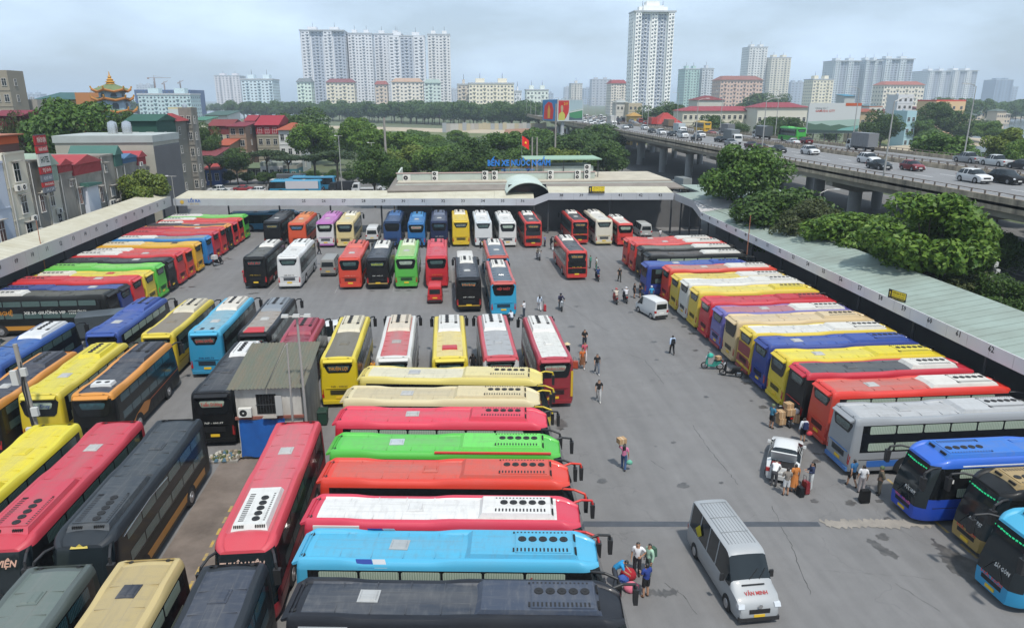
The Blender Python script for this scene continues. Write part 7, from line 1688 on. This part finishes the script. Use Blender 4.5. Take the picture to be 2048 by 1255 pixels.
pole('thin rusty rod on the left canopy', -41.2, 75.5, 8.4, 0, [], .05, 0, RST, 'pole'); pole('thin lamp mast at the left canopy corner', -41.0, 112.5, 9, 0, [], .06, 1, GALV, 'mast'); pole('slim street lamp mast before the grey hall', -57, 165, 11.8, 0, [], .1, 1, GALV, 'lamp'); pole('slim street lamp left of the tall bare pole', -21.4, 150, 13.0, 0, [], .1, 1, GALV, 'lamp'); pole('short street lamp right of the slim one', -15.2, 152, 11.5, 0, [], .1, 1, GALV, 'lamp')
lamp_post(47.5, 88, 0, 8.6, 1, 'curved street lamp between the right trees and the flyover', GALV)
def wire(label, pts, r=.025):
    b = MB(); out = []
    for a, c in zip(pts[:-1], pts[1:]):
        for k in range(9):
            t = k/8; sag = 4*t*(1-t)*.035*(Vector(c)-Vector(a)).length; out.append((lerp(a[0],c[0],t), lerp(a[1],c[1],t), lerp(a[2],c[2],t)-sag))
    b.path(out, r, 4); o = b.build('overhead_cable', BLACKP); tag(o, label, 'cable', 'overhead cables')
wire('cable sagging across the right canopy roof', [(34.3,98,6.5), (44.6,54,7.0), (46,33,7.6)]); wire('second cable hanging over the right canopy', [(40.5,98,6.6), (44.7,54,6.6), (43,33,7.2)])
wire('cable from the concrete pole to the left edge', [(-23.6,39.3,7.0), (-34,47,6.6)]); wire('cable along the street behind the station', [(-57,165,9), (-21.4,150,9.4), (17.7,150,11.6)])
TR = [
 ('big leafy tree beside the flyover at the far end of the right canopy', 'A', 41.3, 97.0, 13.5, 5.5),
 ('dark broad tree crowding over the right canopy', 'D', 41.0, 84.2, 9.4, 6.4),
 ('olive tinted tree in front of the dark broad tree', 'O', 39.9, 76.9, 8.9, 3.8),
 ('bright green spreading tree over the right canopy', 'B', 41.6, 69.5, 9.1, 4.8),
 ('large bright green tree nearest the camera on the right', 'B', 42.1, 58.1, 12.6, 5.7),
 ('brownish shrub behind the right canopy pole', 'O', 43.2, 55, 6.0, 2.9),
 ('low green shrub at the right edge behind the canopy', 'D', 45.3, 52, 6.1, 2.6),
 ('dark tree half hidden behind the large bright tree', 'D', 57.4, 70, 6.3, 3.1),
 ('small yellow green tree growing over the left canopy', 'Y', -44.9, 112, 10.5, 3.6),
 ('huge dark tree below the pagoda', 'A', -72.5, 150, 19.6, 7.5),
 ('dark tree at the foot of the pagoda', 'D', -69.0, 165, 16.6, 4.1),
 ('small tree left of the huge one', 'O', -82.2, 150, 16.2, 2.7),
 ('round tree behind the low red roofed shed', 'D', -62.7, 200, 13.3, 3.5),
 ('small umbrella tree left on the street', 'U', -56.1, 178, 7.2, 4.5),
 ('bushy tree on the street behind the white pickup', 'D', -50.8, 182, 8.3, 3.6),
 ('spreading street tree before the red topped houses', 'U', -44.6, 186, 8.0, 5.1),
 ('street tree before the orange roofed house', 'U', -37.7, 178, 7.2, 4.0),
 ('bright clumped tree right of the orange roofed house', 'B', -35.2, 200, 13.4, 6.4),
 ('tall rounded tree behind the bright clumped one', 'D', -45.8, 240, 16.3, 8.5),
 ('bright tree with layered crown beside the slim lamp', 'B', -25.1, 215, 15.3, 6.9),
 ('lower bright tree in front of the layered one', 'B', -20.4, 195, 12.2, 5.9),
 ('dark umbrella street tree beside the street lamp', 'U', -25.4, 172, 8.6, 5.2),
 ('umbrella tree just left of the dense canopy tree', 'U', -30.4, 172, 7.6, 3.9),
 ('dense dark tree rising over the back canopy', 'D', -13.9, 140, 10.9, 4.0),
 ('rounded dark tree pressed against the station hall', 'D', -10.1, 138, 9.4, 3.2),
 ('wide bright tree behind the tall bare pole', 'B', -12.2, 200, 12.4, 8.0),
 ('yellow green tree in front of the wide bright tree', 'Y', -9.3, 180, 10.3, 7.6),
 ('green tree right of the yellow green one', 'B', -2.6, 175, 9.5, 5.4),
 ('dark tree left of the station sign', 'D', 1.5, 170, 8.3, 4.7),
 ('dark tree behind the station sign letters', 'D', 8.1, 175, 10.8, 6.5),
 ('broad tree behind the flag', 'A', 15.3, 190, 11.7, 6.0),
 ('green tree between flag and billboard pole', 'D', 22.3, 200, 7.5, 4.8),
 ('bright yellow green tree before the billboard pole', 'Y', 26.4, 165, 10.1, 4.4),
 ('large dark tree right of the billboard pole', 'D', 38.6, 210, 11.1, 9.2),
 ('dark tree under the start of the flyover', 'D', 41.3, 185, 9.6, 6.7),
 ('broad dark tree left of the flyover piers', 'D', 49.1, 240, 11.6, 10.6),
 ('green mass tree left of the billboard', 'A', 29.4, 235, 11.0, 7.4),
 ('reed green tree by the pond', 'B', 7.5, 230, 7.4, 8.1),
 ('pond side tree left of the reeds', 'A', 1.3, 240, 6.5, 6.5),
 ('dark tree beside the yellow house at the flyover', 'D', 117.6, 400, 17.6, 10.5),
 ('dark tree right beside the school roof', 'D', 119.8, 380, 16.8, 8.0),
 ('tree in front of the white school block', 'D', 106.2, 290, 13.1, 6.4),
 ('second tree in front of the school block', 'D', 114.7, 285, 11.1, 5.1),
 ('tree between school block and big billboard', 'D', 132.3, 290, 12.8, 7.4),
 ('tree left of the big billboard foot', 'D', 127.2, 260, 12.8, 5.7),
 ('round tree right of the big billboard', 'D', 167.6, 270, 15.1, 7.5),
 ('dark tall tree before the peach building', 'D', 228.8, 330, 18.0, 8.2),
 ('wide dark tree right of the peach building', 'D', 244.5, 330, 14.1, 11.3),
 ('leafy tree on the river bank', 'A', 203.5, 300, 11.6, 6.8),
 ('light tree at the end of the river bank', 'B', 235.5, 300, 11.5, 6.3),
 ('wide rounded bush tree beyond the flyover', 'A', 114.0, 160, 12.4, 8.5),
 ('bright tree at the right edge beyond the flyover', 'Y', 133.9, 165, 12.8, 5.1),
 ('bright tree at the picture edge beyond the flyover', 'B', 127.2, 150, 12.4, 4.1),
 ('green tree behind the school on the skyline', 'D', 269.6, 620, 23.7, 17.8),
 ('green tree right of the skyline salmon block', 'D', 287.5, 620, 22.9, 13.4),
]
# ------------------------------------------------------------------ trees
def leaf_mat(key, a, b):
    if key in _M: return _M[key]
    m = bpy.data.materials.new(key); m.use_nodes = True; n = m.node_tree; bs = n.nodes['Principled BSDF']; L = n.links.new
    g = n.nodes.new('ShaderNodeNewGeometry'); x = n.nodes.new('ShaderNodeMix'); x.data_type = 'RGBA'
    x.inputs['A'].default_value = (*a, 1); x.inputs['B'].default_value = (*b, 1)
    L(g.outputs['Random Per Island'], x.inputs['Factor']); L(x.outputs['Result'], bs.inputs['Base Color'])
    bs.inputs['Roughness'].default_value = .55; bs.inputs['Specular IOR Level'].default_value = .3
    t = n.nodes.new('ShaderNodeBsdfTranslucent'); L(x.outputs['Result'], t.inputs['Color'])
    ms = n.nodes.new('ShaderNodeMixShader'); ms.inputs[0].default_value = .22
    L(bs.outputs[0], ms.inputs[1]); L(t.outputs[0], ms.inputs[2]); L(ms.outputs[0], n.nodes['Material Output'].inputs['Surface'])
    _M[key] = m; return m
LEAF = dict(A=leaf_mat('leaf_mid', (.033,.082,.011), (.095,.170,.026)), B=leaf_mat('leaf_bright', (.040,.098,.010), (.135,.22,.028)), D=leaf_mat('leaf_dark', (.024,.058,.009), (.070,.125,.021)),
            O=leaf_mat('leaf_olive', (.030,.044,.012), (.075,.090,.026)), Y=leaf_mat('leaf_yellow', (.065,.110,.014), (.17,.21,.03)), U=leaf_mat('leaf_umbrella', (.022,.045,.014), (.055,.085,.024)), W=leaf_mat('leaf_wood', (.030,.075,.014), (.085,.150,.034)))
BARK = mat('bark', (.075,.058,.042), .95, var=.5, vscale=3, bump=.4, bscale=8)
def crown_mesh(seed, n, leaf, flatten=1.0, clumps=26, umbrella=False, cr=.34):
    """unit crown: radius 1, height from 0 to 2*flatten"""
    r = random.Random(seed); vs = []; fs = []; cs = []
    for i in range(clumps):
        while True:
            p = Vector((r.uniform(-1,1), r.uniform(-1,1), r.uniform(-1,1)))
            l = p.length
            if .35 < l < 1: break
        p = p.normalized()*lerp(.42, .80, r.random())
        if umbrella: p.z = abs(p.z)*.35-.05+.22*r.random()
        else: p.z = p.z*.85 if p.z > 0 else p.z*.65
        cs.append((p, r.uniform(.7, 1.25)*cr))
    per = n//clumps
    for p, q in cs:
        for k in range(per):
            d = Vector((r.gauss(0,1), r.gauss(0,1), r.gauss(.25,1))).normalized(); rad = q*(.55+.5*r.random()**.5)
            c = p+Vector((d.x*rad, d.y*rad, d.z*rad*.72))
            nrm = (d*.8+Vector((r.gauss(0,.6), r.gauss(0,.6), r.gauss(.5,.6)))).normalized()
            u = nrm.orthogonal().normalized(); u.rotate(Matrix.Rotation(r.uniform(0, 6.28), 3, nrm)); w = nrm.cross(u)
            s_ = leaf*r.uniform(.6, 1.35); o = len(vs)
            a, b_ = u*s_, w*s_*.55
            for v in (c-a, c+b_*.9-a*.1, c+a, c-b_*.9-a*.1):
                vs.append((v.x, v.y, (v.z+.85)*flatten))
            fs.append((o, o+1, o+2, o+3))
    me = bpy.data.meshes.new('crown'); me.from_pydata(vs, [], fs); me.update(); return me, cs
def trunk_mesh(seed, cs, flatten, thick=.055):
    """unit trunk from z=-1 (ground) up into the crown"""
    r = random.Random(seed); b = MB(); b.tube((0,0,-1.2), (.03,.02,.25*flatten), thick, thick*.7, 8)
    for p, q in cs[:9]: b.tube((.03,.02,.1*flatten), (p.x*.8, p.y*.8, (p.z+.85)*flatten*.95), thick*.55, thick*.15, 5)
    return b.mesh('trunk', 60)
PROT = {}
for k, (n, leaf, fl, cl, um, cr, var) in dict(A=(11000, .050, .95, 30, False, .34, 2), B=(14000, .045, .85, 38, False, .30, 3), D=(12000, .046, .95, 30, False, .36, 3), O=(10000, .046, .9, 30, False, .34, 2), Y=(9000, .056, .85, 28, False, .30, 2), U=(4200, .065, .55, 18, True, .34, 2), W=(3600, .070, 1.0, 22, False, .38, 4)).items():
    PROT[k] = []
    for v in range(var):
        me, cs = crown_mesh(hash(k) % 97*0+ord(k)*10+v, n, leaf, fl, cl, um, cr); PROT[k].append((me, trunk_mesh(v, cs, fl), fl))
def tree(label, kind, x, y, top, rad, i=0, group=None, rz=None, lm=None):
    top *= 1.10; rad *= 1.10
    me, tm, fl = PROT[kind][i % len(PROT[kind])]
    o = empty('tree', (x, y, 0), (i*2.4) % 6.28 if rz is None else rz); tag(o, label, 'tree', group)
    want = 1.72*fl*rad                                                # natural crown height for this spread
    ch = min(max(want, .72*top), top*.95) if kind != 'U' else min(want*.75, top*.6)
    zs = ch/(1.72*fl); zc = top-ch
    c = put('crown', me, LEAF[lm or kind], o, (0, 0, zc)); c.scale = (rad*1.02, rad*1.02, zs)
    t = put('trunk', tm, BARK, o, (0, 0, zc)); t.scale = (rad*.9, rad*.9, max(zs, (zc+.05)/1.2) if zc > .5 else zs)
    return o
for i, t in enumerate(TR): tree(*t, i=i)
# the wood beyond the pond: several ranks of tall trees
R6 = random.Random(3); GW = 'trees of the wood beyond the pond'
for rank, (yy, n) in enumerate(((0, 38), (24, 36), (55, 30))):
    for i in range(n):
        t = (i+R6.uniform(-.25, .25))/n; y = lerp(830, 495, t)+yy+R6.uniform(-6, 6); x = lerp(-.275, .135, t)*y
        tree('tall tree in the dense wood beyond the pond', 'W', x, y, R6.uniform(15, 18.5), R6.uniform(6.6, 8.8), R6.randrange(4), GW, R6.uniform(0, 6.28))
for i in range(16):                                                   # farther wood at the left lake and the right bank
    y = R6.uniform(980, 1200); x = R6.uniform(-.47, -.28)*y
    tree('hazy far tree on the left lake shore', 'W', x, y, R6.uniform(12, 20), R6.uniform(9, 13), R6.randrange(4), 'trees of the left lake shore', R6.uniform(0, 6.28))
for i in range(20):
    t = i/20; y = lerp(560, 760, t)+R6.uniform(-12, 12); x = lerp(.70, .86, t)*y
    tree('tree in the far wood at the right bank', 'W', x, y, R6.uniform(14, 21), R6.uniform(8, 11), R6.randrange(4), 'trees of the right bank wood', R6.uniform(0, 6.28))
for i in range(26):                                                   # scattered green between the low houses and under the flyover
    y = R6.uniform(300, 800); x = R6.uniform(.30, .62)*y
    if x < 92: continue
    tree('small tree between the houses of the low town', 'W', x, y, R6.uniform(6, 13), R6.uniform(4, 7), R6.randrange(4), 'trees of the low town', R6.uniform(0, 6.28))
for i in range(24):                                                   # scrub along the pond and behind the station
    y = R6.uniform(190, 330); x = R6.uniform(-.15, .2)*y
    tree('low scrub tree between station and pond', 'A' if i % 2 else 'B', x, y, R6.uniform(5, 9), R6.uniform(3.5, 5.5), i, 'scrub behind the station', R6.uniform(0, 6.28))
for i in range(16):                                                   # hedge along the street
    x = -62+i*4.2+R6.uniform(-.6, .6)
    tree('clipped bush in the hedge along the street', 'D', x, 184+R6.uniform(-1, 1), R6.uniform(2, 3.2), R6.uniform(1.6, 2.3), i, 'street hedge bushes', R6.uniform(0, 6.28))
for i in range(26):                                                   # green verge beyond the flyover along the river
    y = R6.uniform(175, 300); x = R6.uniform(98, 118)+(y-175)*.35
    tree('low bush on the verge beyond the flyover', 'D' if i % 3 else 'B', x, y, R6.uniform(2.5, 6), R6.uniform(2.5, 4.5), i, 'bushes beyond the flyover', R6.uniform(0, 6.28))
for i in range(18):                                                   # dark planting, with bushes added to darken the view under the flyover
    tree('dark bush in the shade beyond the flyover piers', 'D', R6.uniform(92, 97), 36+i*6+R6.uniform(-1, 1), R6.uniform(4.5, 8), R6.uniform(3, 4.2), i, 'bushes shaded by the flyover', R6.uniform(0, 6.28))
for i in range(7):
    tree('leafy bush between right canopy and flyover', 'D' if i % 2 else 'A', R6.uniform(46.5, 53), 46+i*9+R6.uniform(-1, 1), R6.uniform(2.5, 5), R6.uniform(2.2, 3.2), i, 'bushes along the right canopy', R6.uniform(0, 6.28))
# ------------------------------------------------------------------ people, motorbikes and luggage in the yard
def suitcase(label, x, y, rz, col, h=.66, w=.44, d=.26):
    o = empty('suitcase', (x, y, 0), rz); tag(o, label, 'suitcase'); m = paint(col)
    b = MB(); b.taper((-d/2, d/2, -w/2, w/2), (-d/2+.02, d/2-.02, -w/2+.03, w/2-.03), .07, h); b.build('shell', m, o)
    b = MB()
    for k in range(4): b.box(d/2-.012, d/2+.008, -w/2+.08+k*(w-.16)/3-.012, -w/2+.08+k*(w-.16)/3+.012, .12, h-.07)
    b.build('rib', m, o)
    b = MB(); b.path([(-d/2+.03,-.1,h),(-d/2-.0,-.1,h+.36),(-d/2-.0,.1,h+.36),(-d/2+.03,.1,h)], .012, 5); b.build('handle', BLACKP, o)
    for sy in (-1, 1):
        for sx in (-1, 1): b = MB(); b.tube((sx*d*.35, sy*w*.38-.015, .035), (sx*d*.35, sy*w*.38+.015, .035), .035, .035, 8); b.build('wheel', RUBBER, o)
CARD = mat('cardboard', (.36,.23,.12), .9, var=.3, vscale=3)
def carton(label, x, y, z, rz, lx, ly, lz, m=None, group=None):
    o = empty('cardboard_box', (x, y, z), rz); tag(o, label, 'box', group)
    b = MB(); b.box(-lx/2, lx/2, -ly/2, ly/2, 0, lz); b.build('carton', m or CARD, o)
    b = MB(); b.box(-.03, .03, -ly/2-.003, ly/2+.003, -.001, lz+.003); b.build('tape', mat('packing_tape', (.48,.36,.22), .4), o)
def bag(label, x, y, z, col, s_=.3, cat='bag'):
    b = MB(); r = random.Random(int(x*100)); n = 10; vs = []; prof = ((.75,0),(1.0,.35),(.95,.8),(.6,1.15),(.22,1.35))
    for q, zz in prof:
        for k in range(n): vs.append((s_*q*cos(2*pi*k/n)*r.uniform(.85,1.1), s_*.7*q*sin(2*pi*k/n)*r.uniform(.85,1.1), s_*zz))
    b.add(vs, [(j*n+k, j*n+(k+1) % n, (j+1)*n+(k+1) % n, (j+1)*n+k) for j in range(4) for k in range(n)]+[tuple(range(4*n, 5*n)), tuple(range(n))[::-1]])
    o = b.build(cat.replace(' ', '_'), cloth(col), None, (x, y, z), smooth=60); tag(o, label, cat)
N_, S_, E_, W__ = pi/2, -pi/2, 0, pi
person('man in white shirt standing beside the light blue bus', 7.04, 65.3, radians(150), 'hold', '#e8e8ec', '#3c4450', shoes='#2a2826')
person('long haired woman in pale blue with a red suitcase', 8.8, 67.3, N_, 'walk', '#c8d4e4', '#d8d8dc', 'long', hair='longhair'); suitcase('red suitcase pulled by the long haired woman', 9.3, 67.2, 0, '#c02430')
person('person in pale shirt crouching behind the light blue bus', 5.75, 64.2, radians(110), 'crouch', '#d8dce4', '#5c6470')
person('man in black walking in the yard near the riders', 19.4, 78.2, S_, 'walk', '#1c1c1e', '#3a3c38')
person('person in black, left of the two beside the royal blue bus', 19.3, 71.1, 0, 'stand', '#18181a', '#1c1c1e', botkind='shorts'); person('person in black, right of the two beside the royal blue bus', 19.95, 71.2, pi, 'hip', '#18181a', '#242426', botkind='shorts')
person('man in sky blue with a white cap by the white van', 20.7, 69.6, N_, 'stand', '#3c9cd0', '#5c7890', helmet='#e8e8ea')
person('man in pale blue shirt with black shoulder bag alone in the yard', 18.0, 53.8, N_, 'walk', '#b4c8e4', '#1c1e24', 'long', pack='#202226')
person('man in black with a black bag above the orange clad woman', 11.15, 56.0, S_, 'hold', '#1c1c1e', '#343c48', pack='#1c1c20')
person('person in red and white stripes hidden behind the orange clad woman', 10.55, 52.8, S_, 'walk', '#c85a6c', '#d0c8c8')
person('woman in orange dress pulling an orange suitcase', 10.1, 51.3, S_, 'walk', '#c8682c', '#7c5034', botkind='skirt', shoes='#e0e0e0'); suitcase('orange suitcase beside the woman in orange', 9.55, 51.4, 1.2, '#c8502c', .6, .5, .36)
person('person in black wearing a pale conical hat beside the maroon bus', 9.1, 52.6, radians(120), 'stand', '#1c1c20', '#1c1c20', 'long', hat='#d8c49c')
person('man in black and white tee with grey jeans', 10.98, 50.0, S_, 'walk', '#222226', '#6c7480', shoes='#d8d8d8')
person('man in black tee and pale trousers walking towards the camera', 10.05, 44.9, radians(-100), 'walk', '#1a1a1c', '#b8b8b8', shoes='#d8d8d4')
person('woman in pink carrying a carton on her shoulder', 9.5, 35.4, radians(70), 'carry', '#d0789c', '#3c5880', hair='longhair'); carton('carton carried on the shoulder of the woman in pink', 9.36, 35.58, 1.60, .3, .45, .38, .3); bag('green bag held low by the woman in pink', 9.8, 35.3, .42, '#6cb49c', .19)
person('man in blue tee and black shorts at the loaded motorbike', 20.1, 39.8, radians(20), 'hold', '#3c7c98', '#1c1c1e', botkind='shorts', helmet='#6c7c58')
person('boy in white and navy jacket with backpack and red bag', 21.15, 37.75, N_, 'stand', '#d8dce4', '#1c1c22', 'long', 'shorts', pack='#22305c'); bag('red bag held by the boy with backpack', 21.52, 37.7, .5, '#c8404a', .2)
person('man in grey brown tee and white shorts behind the white sedan', 17.35, 31.95, radians(80), 'hold', '#8c847c', '#e0e0e0', botkind='shorts')
person('man in white bending into the open boot', 17.15, 32.95, radians(55), 'bend', '#eceeee', '#4c4c50')
person('woman in orange dress behind the white sedan', 17.95, 32.3, radians(95), 'stand', '#c87c3c', '#c87c3c', botkind='skirt')
person('woman in navy and white jacket with pale trousers beside the sedan', 18.95, 32.45, radians(170), 'hold', '#2c3858', '#d0d4d4', 'long', hair='longhair', shoes='#d8d8d8'); suitcase('dark red suitcase beside the white sedan', 18.5, 32.1, .2, '#8c1c28', .72, .44); suitcase('black suitcase behind the white sedan', 18.1, 31.85, .1, '#22262c', .55, .42)
person('person in white tee pulling a black suitcase', 21.45, 31.85, radians(75), 'stand', '#dcdcde', '#a8a0a0'); suitcase('large black suitcase pulled towards the blue bus', 21.1, 30.95, N_, '#18181a', .74, .5, .3)
person('man in blue tee and black shorts beside the silver bus', 21.3, 32.5, radians(100), 'walk', '#2c6494', '#1a1a1c', botkind='shorts')
person('person in camouflage with a green helmet beside the blue bus', 22.3, 31.6, radians(160), 'hip', '#5c5444', '#5c564a', 'long', helmet='#5c7048')
person('man in white tee with a red bag at the foremost bus', 7.85, 26.2, radians(-110), 'hip', '#ececee', '#2a2a30', sc=1.02); bag('tall red bag standing before the man in white', 7.42, 26.0, 0, '#a81c2c', .40)
person('man in navy shirt and black shorts at the foremost bus', 7.85, 24.75, radians(110), 'hold', '#28408c', '#18181a', botkind='shorts', shoes='#9c7c64')
person('man in bright blue shirt bending over the baggage', 6.75, 25.55, radians(-20), 'bend', '#2c9cd8', '#4c5460')
person('person in pale green behind the man in navy', 8.35, 26.1, radians(200), 'stand', '#a8ccb4', '#5c6c64', 'long', pack='#3c5c4c')
bag('pink bundle on the ground by the foremost bus', 7.35, 25.2, 0, '#e0788c', .34); bag('blue patterned bundle behind the pink one', 7.1, 25.75, 0, '#3c5ca8', .3)
person('person in black walking between the middle buses', 1.6, 51.0, N_, 'stand', '#1a1a1e', '#2a2c30')
person('man in orange shirt between the two leftmost middle buses', -5.75, 50.2, S_, 'stand', '#e0962c', '#3a3a40')
person('person in violet shirt walking before the cream bus', -17.4, 96.6, radians(10), 'walk', '#8c84b4', '#24262c')
person('person in red at the black bus of the second row', -23.2, 81.6, S_, 'stand', '#c03040', '#a83040')
person('person in yellow green vest beside the green bus', -6.15, 88.5, radians(40), 'hold', '#d8e04c', '#c8b070', z=0)
for i, (x, y, t, bt, lb) in enumerate([(-24.0, 121.5, '#dfe3e8', '#2a2c34', 'person in white walking behind the canopy, left one of two'), (-22.2, 122, '#c8ccd8', '#24262c', 'person in pale shirt walking behind the canopy, right one of two'), (-40, 121.5, '#b88c8c', '#6c5c5c', 'person in pink under the exit canopy'), (-37.6, 121, '#e8e8ea', '#8c8c90', 'person in white under the exit canopy'), (-35.2, 118.8, '#dcdce0', '#3c3c44', 'person in white beside the exit gate post')]):
    person(lb, x, y, radians(i*70), 'walk' if i % 2 else 'stand', t, bt)
for x, y, t, bt, pz, lb in [(13.6, 99.2, '#7c84b0', '#2c3040', 'stand', 'person in violet blue beside the red and black bus'), (14.2, 97.2, '#1c1e24', '#24262c', 'bend', 'person in dark clothes bending over the white sacks'), (16.3, 95.6, '#d87a2c', '#24283a', 'bend', 'person in orange bending over the goods'),
    (15.9, 100.5, '#3c424c', '#2c2e36', 'stand', 'dark dressed person before the concourse'), (17.4, 85.2, '#4c9c84', '#3c5c54', 'hold', 'person in green at the lone red and black bus'), (17.9, 84.0, '#d8e4e0', '#2c7c6c', 'stand', 'person with white parcel at the lone red and black bus'), (31.3, 102.5, '#e4e4e8', '#8c8c94', 'stand', 'person in white under the right corner canopy'), (13.0, 103, '#5c7cb0', '#3c4c60', 'stand', 'person in blue between the back row buses')]:
    person(lb, x, y, radians((x*50) % 360), pz, t, bt)
for i, (x, y, c_, s_, lb) in enumerate([(14.6, 96.2, '#e8e8ea', .42, 'white sack before the back row'), (15.3, 96.6, '#d8dadc', .36, 'grey white sack beside the goods'), (14.9, 95.6, '#ececee', .38, 'white sack nearest the camera'), (15.7, 95.9, '#3a3c40', .3, 'dark bag beside the white sacks')]): bag(lb, x, y, 0, c_, s_, 'sack')
# riders
def ride(label, plabel, x, y, rz, col, top, bot, helmet, box=None):
    motorbike(label, x, y, rz, col); person(plabel, x, y, rz, 'ride', top, bot, 'long', helmet=helmet)
ride('grey motorbike near the lone red and black bus', 'rider in grey on the motorbike by the white sacks', 11.6, 90.7, radians(-80), '#8c9098', '#8c8478', '#4c4c54', '#3a3c44')
ride('white plated motorbike driving away beside the lone bus', 'rider in navy driving away from the camera', 17.0, 78.9, N_, '#3c4050', '#2c4070', '#2c3040', '#2c3c60')
ride('grey scooter coming towards the camera', 'rider in dark violet on the grey scooter', 10.95, 67.5, S_, '#8c9094', '#2c2c48', '#24242c', '#2c2c40')
ride('red scooter, left of the pair driving away', 'rider with red helmet, left of the pair', 16.9, 69.3, N_, '#8c3c3c', '#d8ccbc', '#a8564c', '#c83c40')
ride('black scooter, right of the pair driving away', 'rider with white helmet, right of the pair', 18.0, 69.6, N_, '#2c2e34', '#dcdce0', '#2c3038', '#e8e8ec')
motorbike('teal motorbike parked beside the right row', 20.15, 50.2, radians(165), '#2c9c8c', .05); carton('carton strapped on the teal motorbike', 20.45, 50.1, .86, .3, .4, .34, .26); bag('teal cover on the teal motorbike', 19.85, 50.2, 1.0, '#3cb8a4', .26)
motorbike('black motorbike parked beside the teal one', 21.0, 48.6, radians(150), '#1c1e24', -.05)
motorbike('motorbike carrying a white box near the left row', -29.0, 91.0, radians(60), '#2c2e34'); carton('white delivery box on the motorbike near the left row', -29.2, 90.65, .88, radians(60), .55, .55, .5, flat('#e8e8ea'))
motorbike('motorbike loaded with many cartons', 21.2, 40.3, radians(100), '#3c3e44')
for i, (dx, dy, z, a, lx, ly, lz, lb) in enumerate([(-.42,-.35,.25,.1,.45,.5,.42,'lower left carton on the loaded motorbike'), (-.44,-.30,.68,.0,.45,.5,.42,'upper left carton on the loaded motorbike'), (.05,-.45,.88,.05,.55,.45,.42,'middle carton on the loaded motorbike'), (.02,-.25,1.31,.2,.5,.45,.3,'top carton on the loaded motorbike'), (.55,-.4,.35,-.4,.4,.4,.5,'right carton on the loaded motorbike')]):
    carton(lb, 21.2+dx, 40.3+dy, z, a, lx, ly, lz)
bag('white sack on the loaded motorbike', 21.7, 40.0, .85, '#e8e6e8', .28, 'sack')
# parked motorbikes in the dark by the concourse corner
for i, (x, y) in enumerate(((28.0, 99.5), (31.8, 99.2), (32.6, 101))): motorbike(['dark motorbike before the corner minibus', 'dark motorbike under the right corner canopy', 'second dark motorbike under the corner canopy'][i], x, y, radians(60+i*20), '#3c3e46')
# wheelie bin and a low wall beside the middle row
bn = empty('rubbish_bin', (-8.3, 43.0, 0)); tag(bn, 'dark green rubbish bin behind the shed', 'bin'); b = MB(); b.taper((-.25,.25,-.3,.3), (-.3,.3,-.36,.36), .1, .95); b.build('tub', flat('#1f4a3a'), bn); b = MB(); b.taper((-.33,.33,-.4,.4), (-.28,.28,-.34,.34), .95, 1.05); b.build('lid', flat('#1a4032'), bn)
# ------------------------------------------------------------------ hazy air
b = MB(); b.box(-7200, 7200, -450, 11200, -1.2, 140)
me = b.mesh('haze'); hz = bpy.data.objects.new('haze', me); COL.objects.link(hz)
hm = bpy.data.materials.new('haze_air'); hm.use_nodes = True
for n_ in list(hm.node_tree.nodes): hm.node_tree.nodes.remove(n_)
ho = hm.node_tree.nodes.new('ShaderNodeOutputMaterial'); hv = hm.node_tree.nodes.new('ShaderNodeVolumePrincipled')
hv.inputs['Color'].default_value = (0.74, 0.87, 1.0, 1); hv.inputs['Density'].default_value = 0.00025; hv.inputs['Anisotropy'].default_value = 0.0
hm.node_tree.links.new(hv.outputs['Volume'], ho.inputs['Volume']); me.materials.append(hm); hz['kind'] = 'stuff'
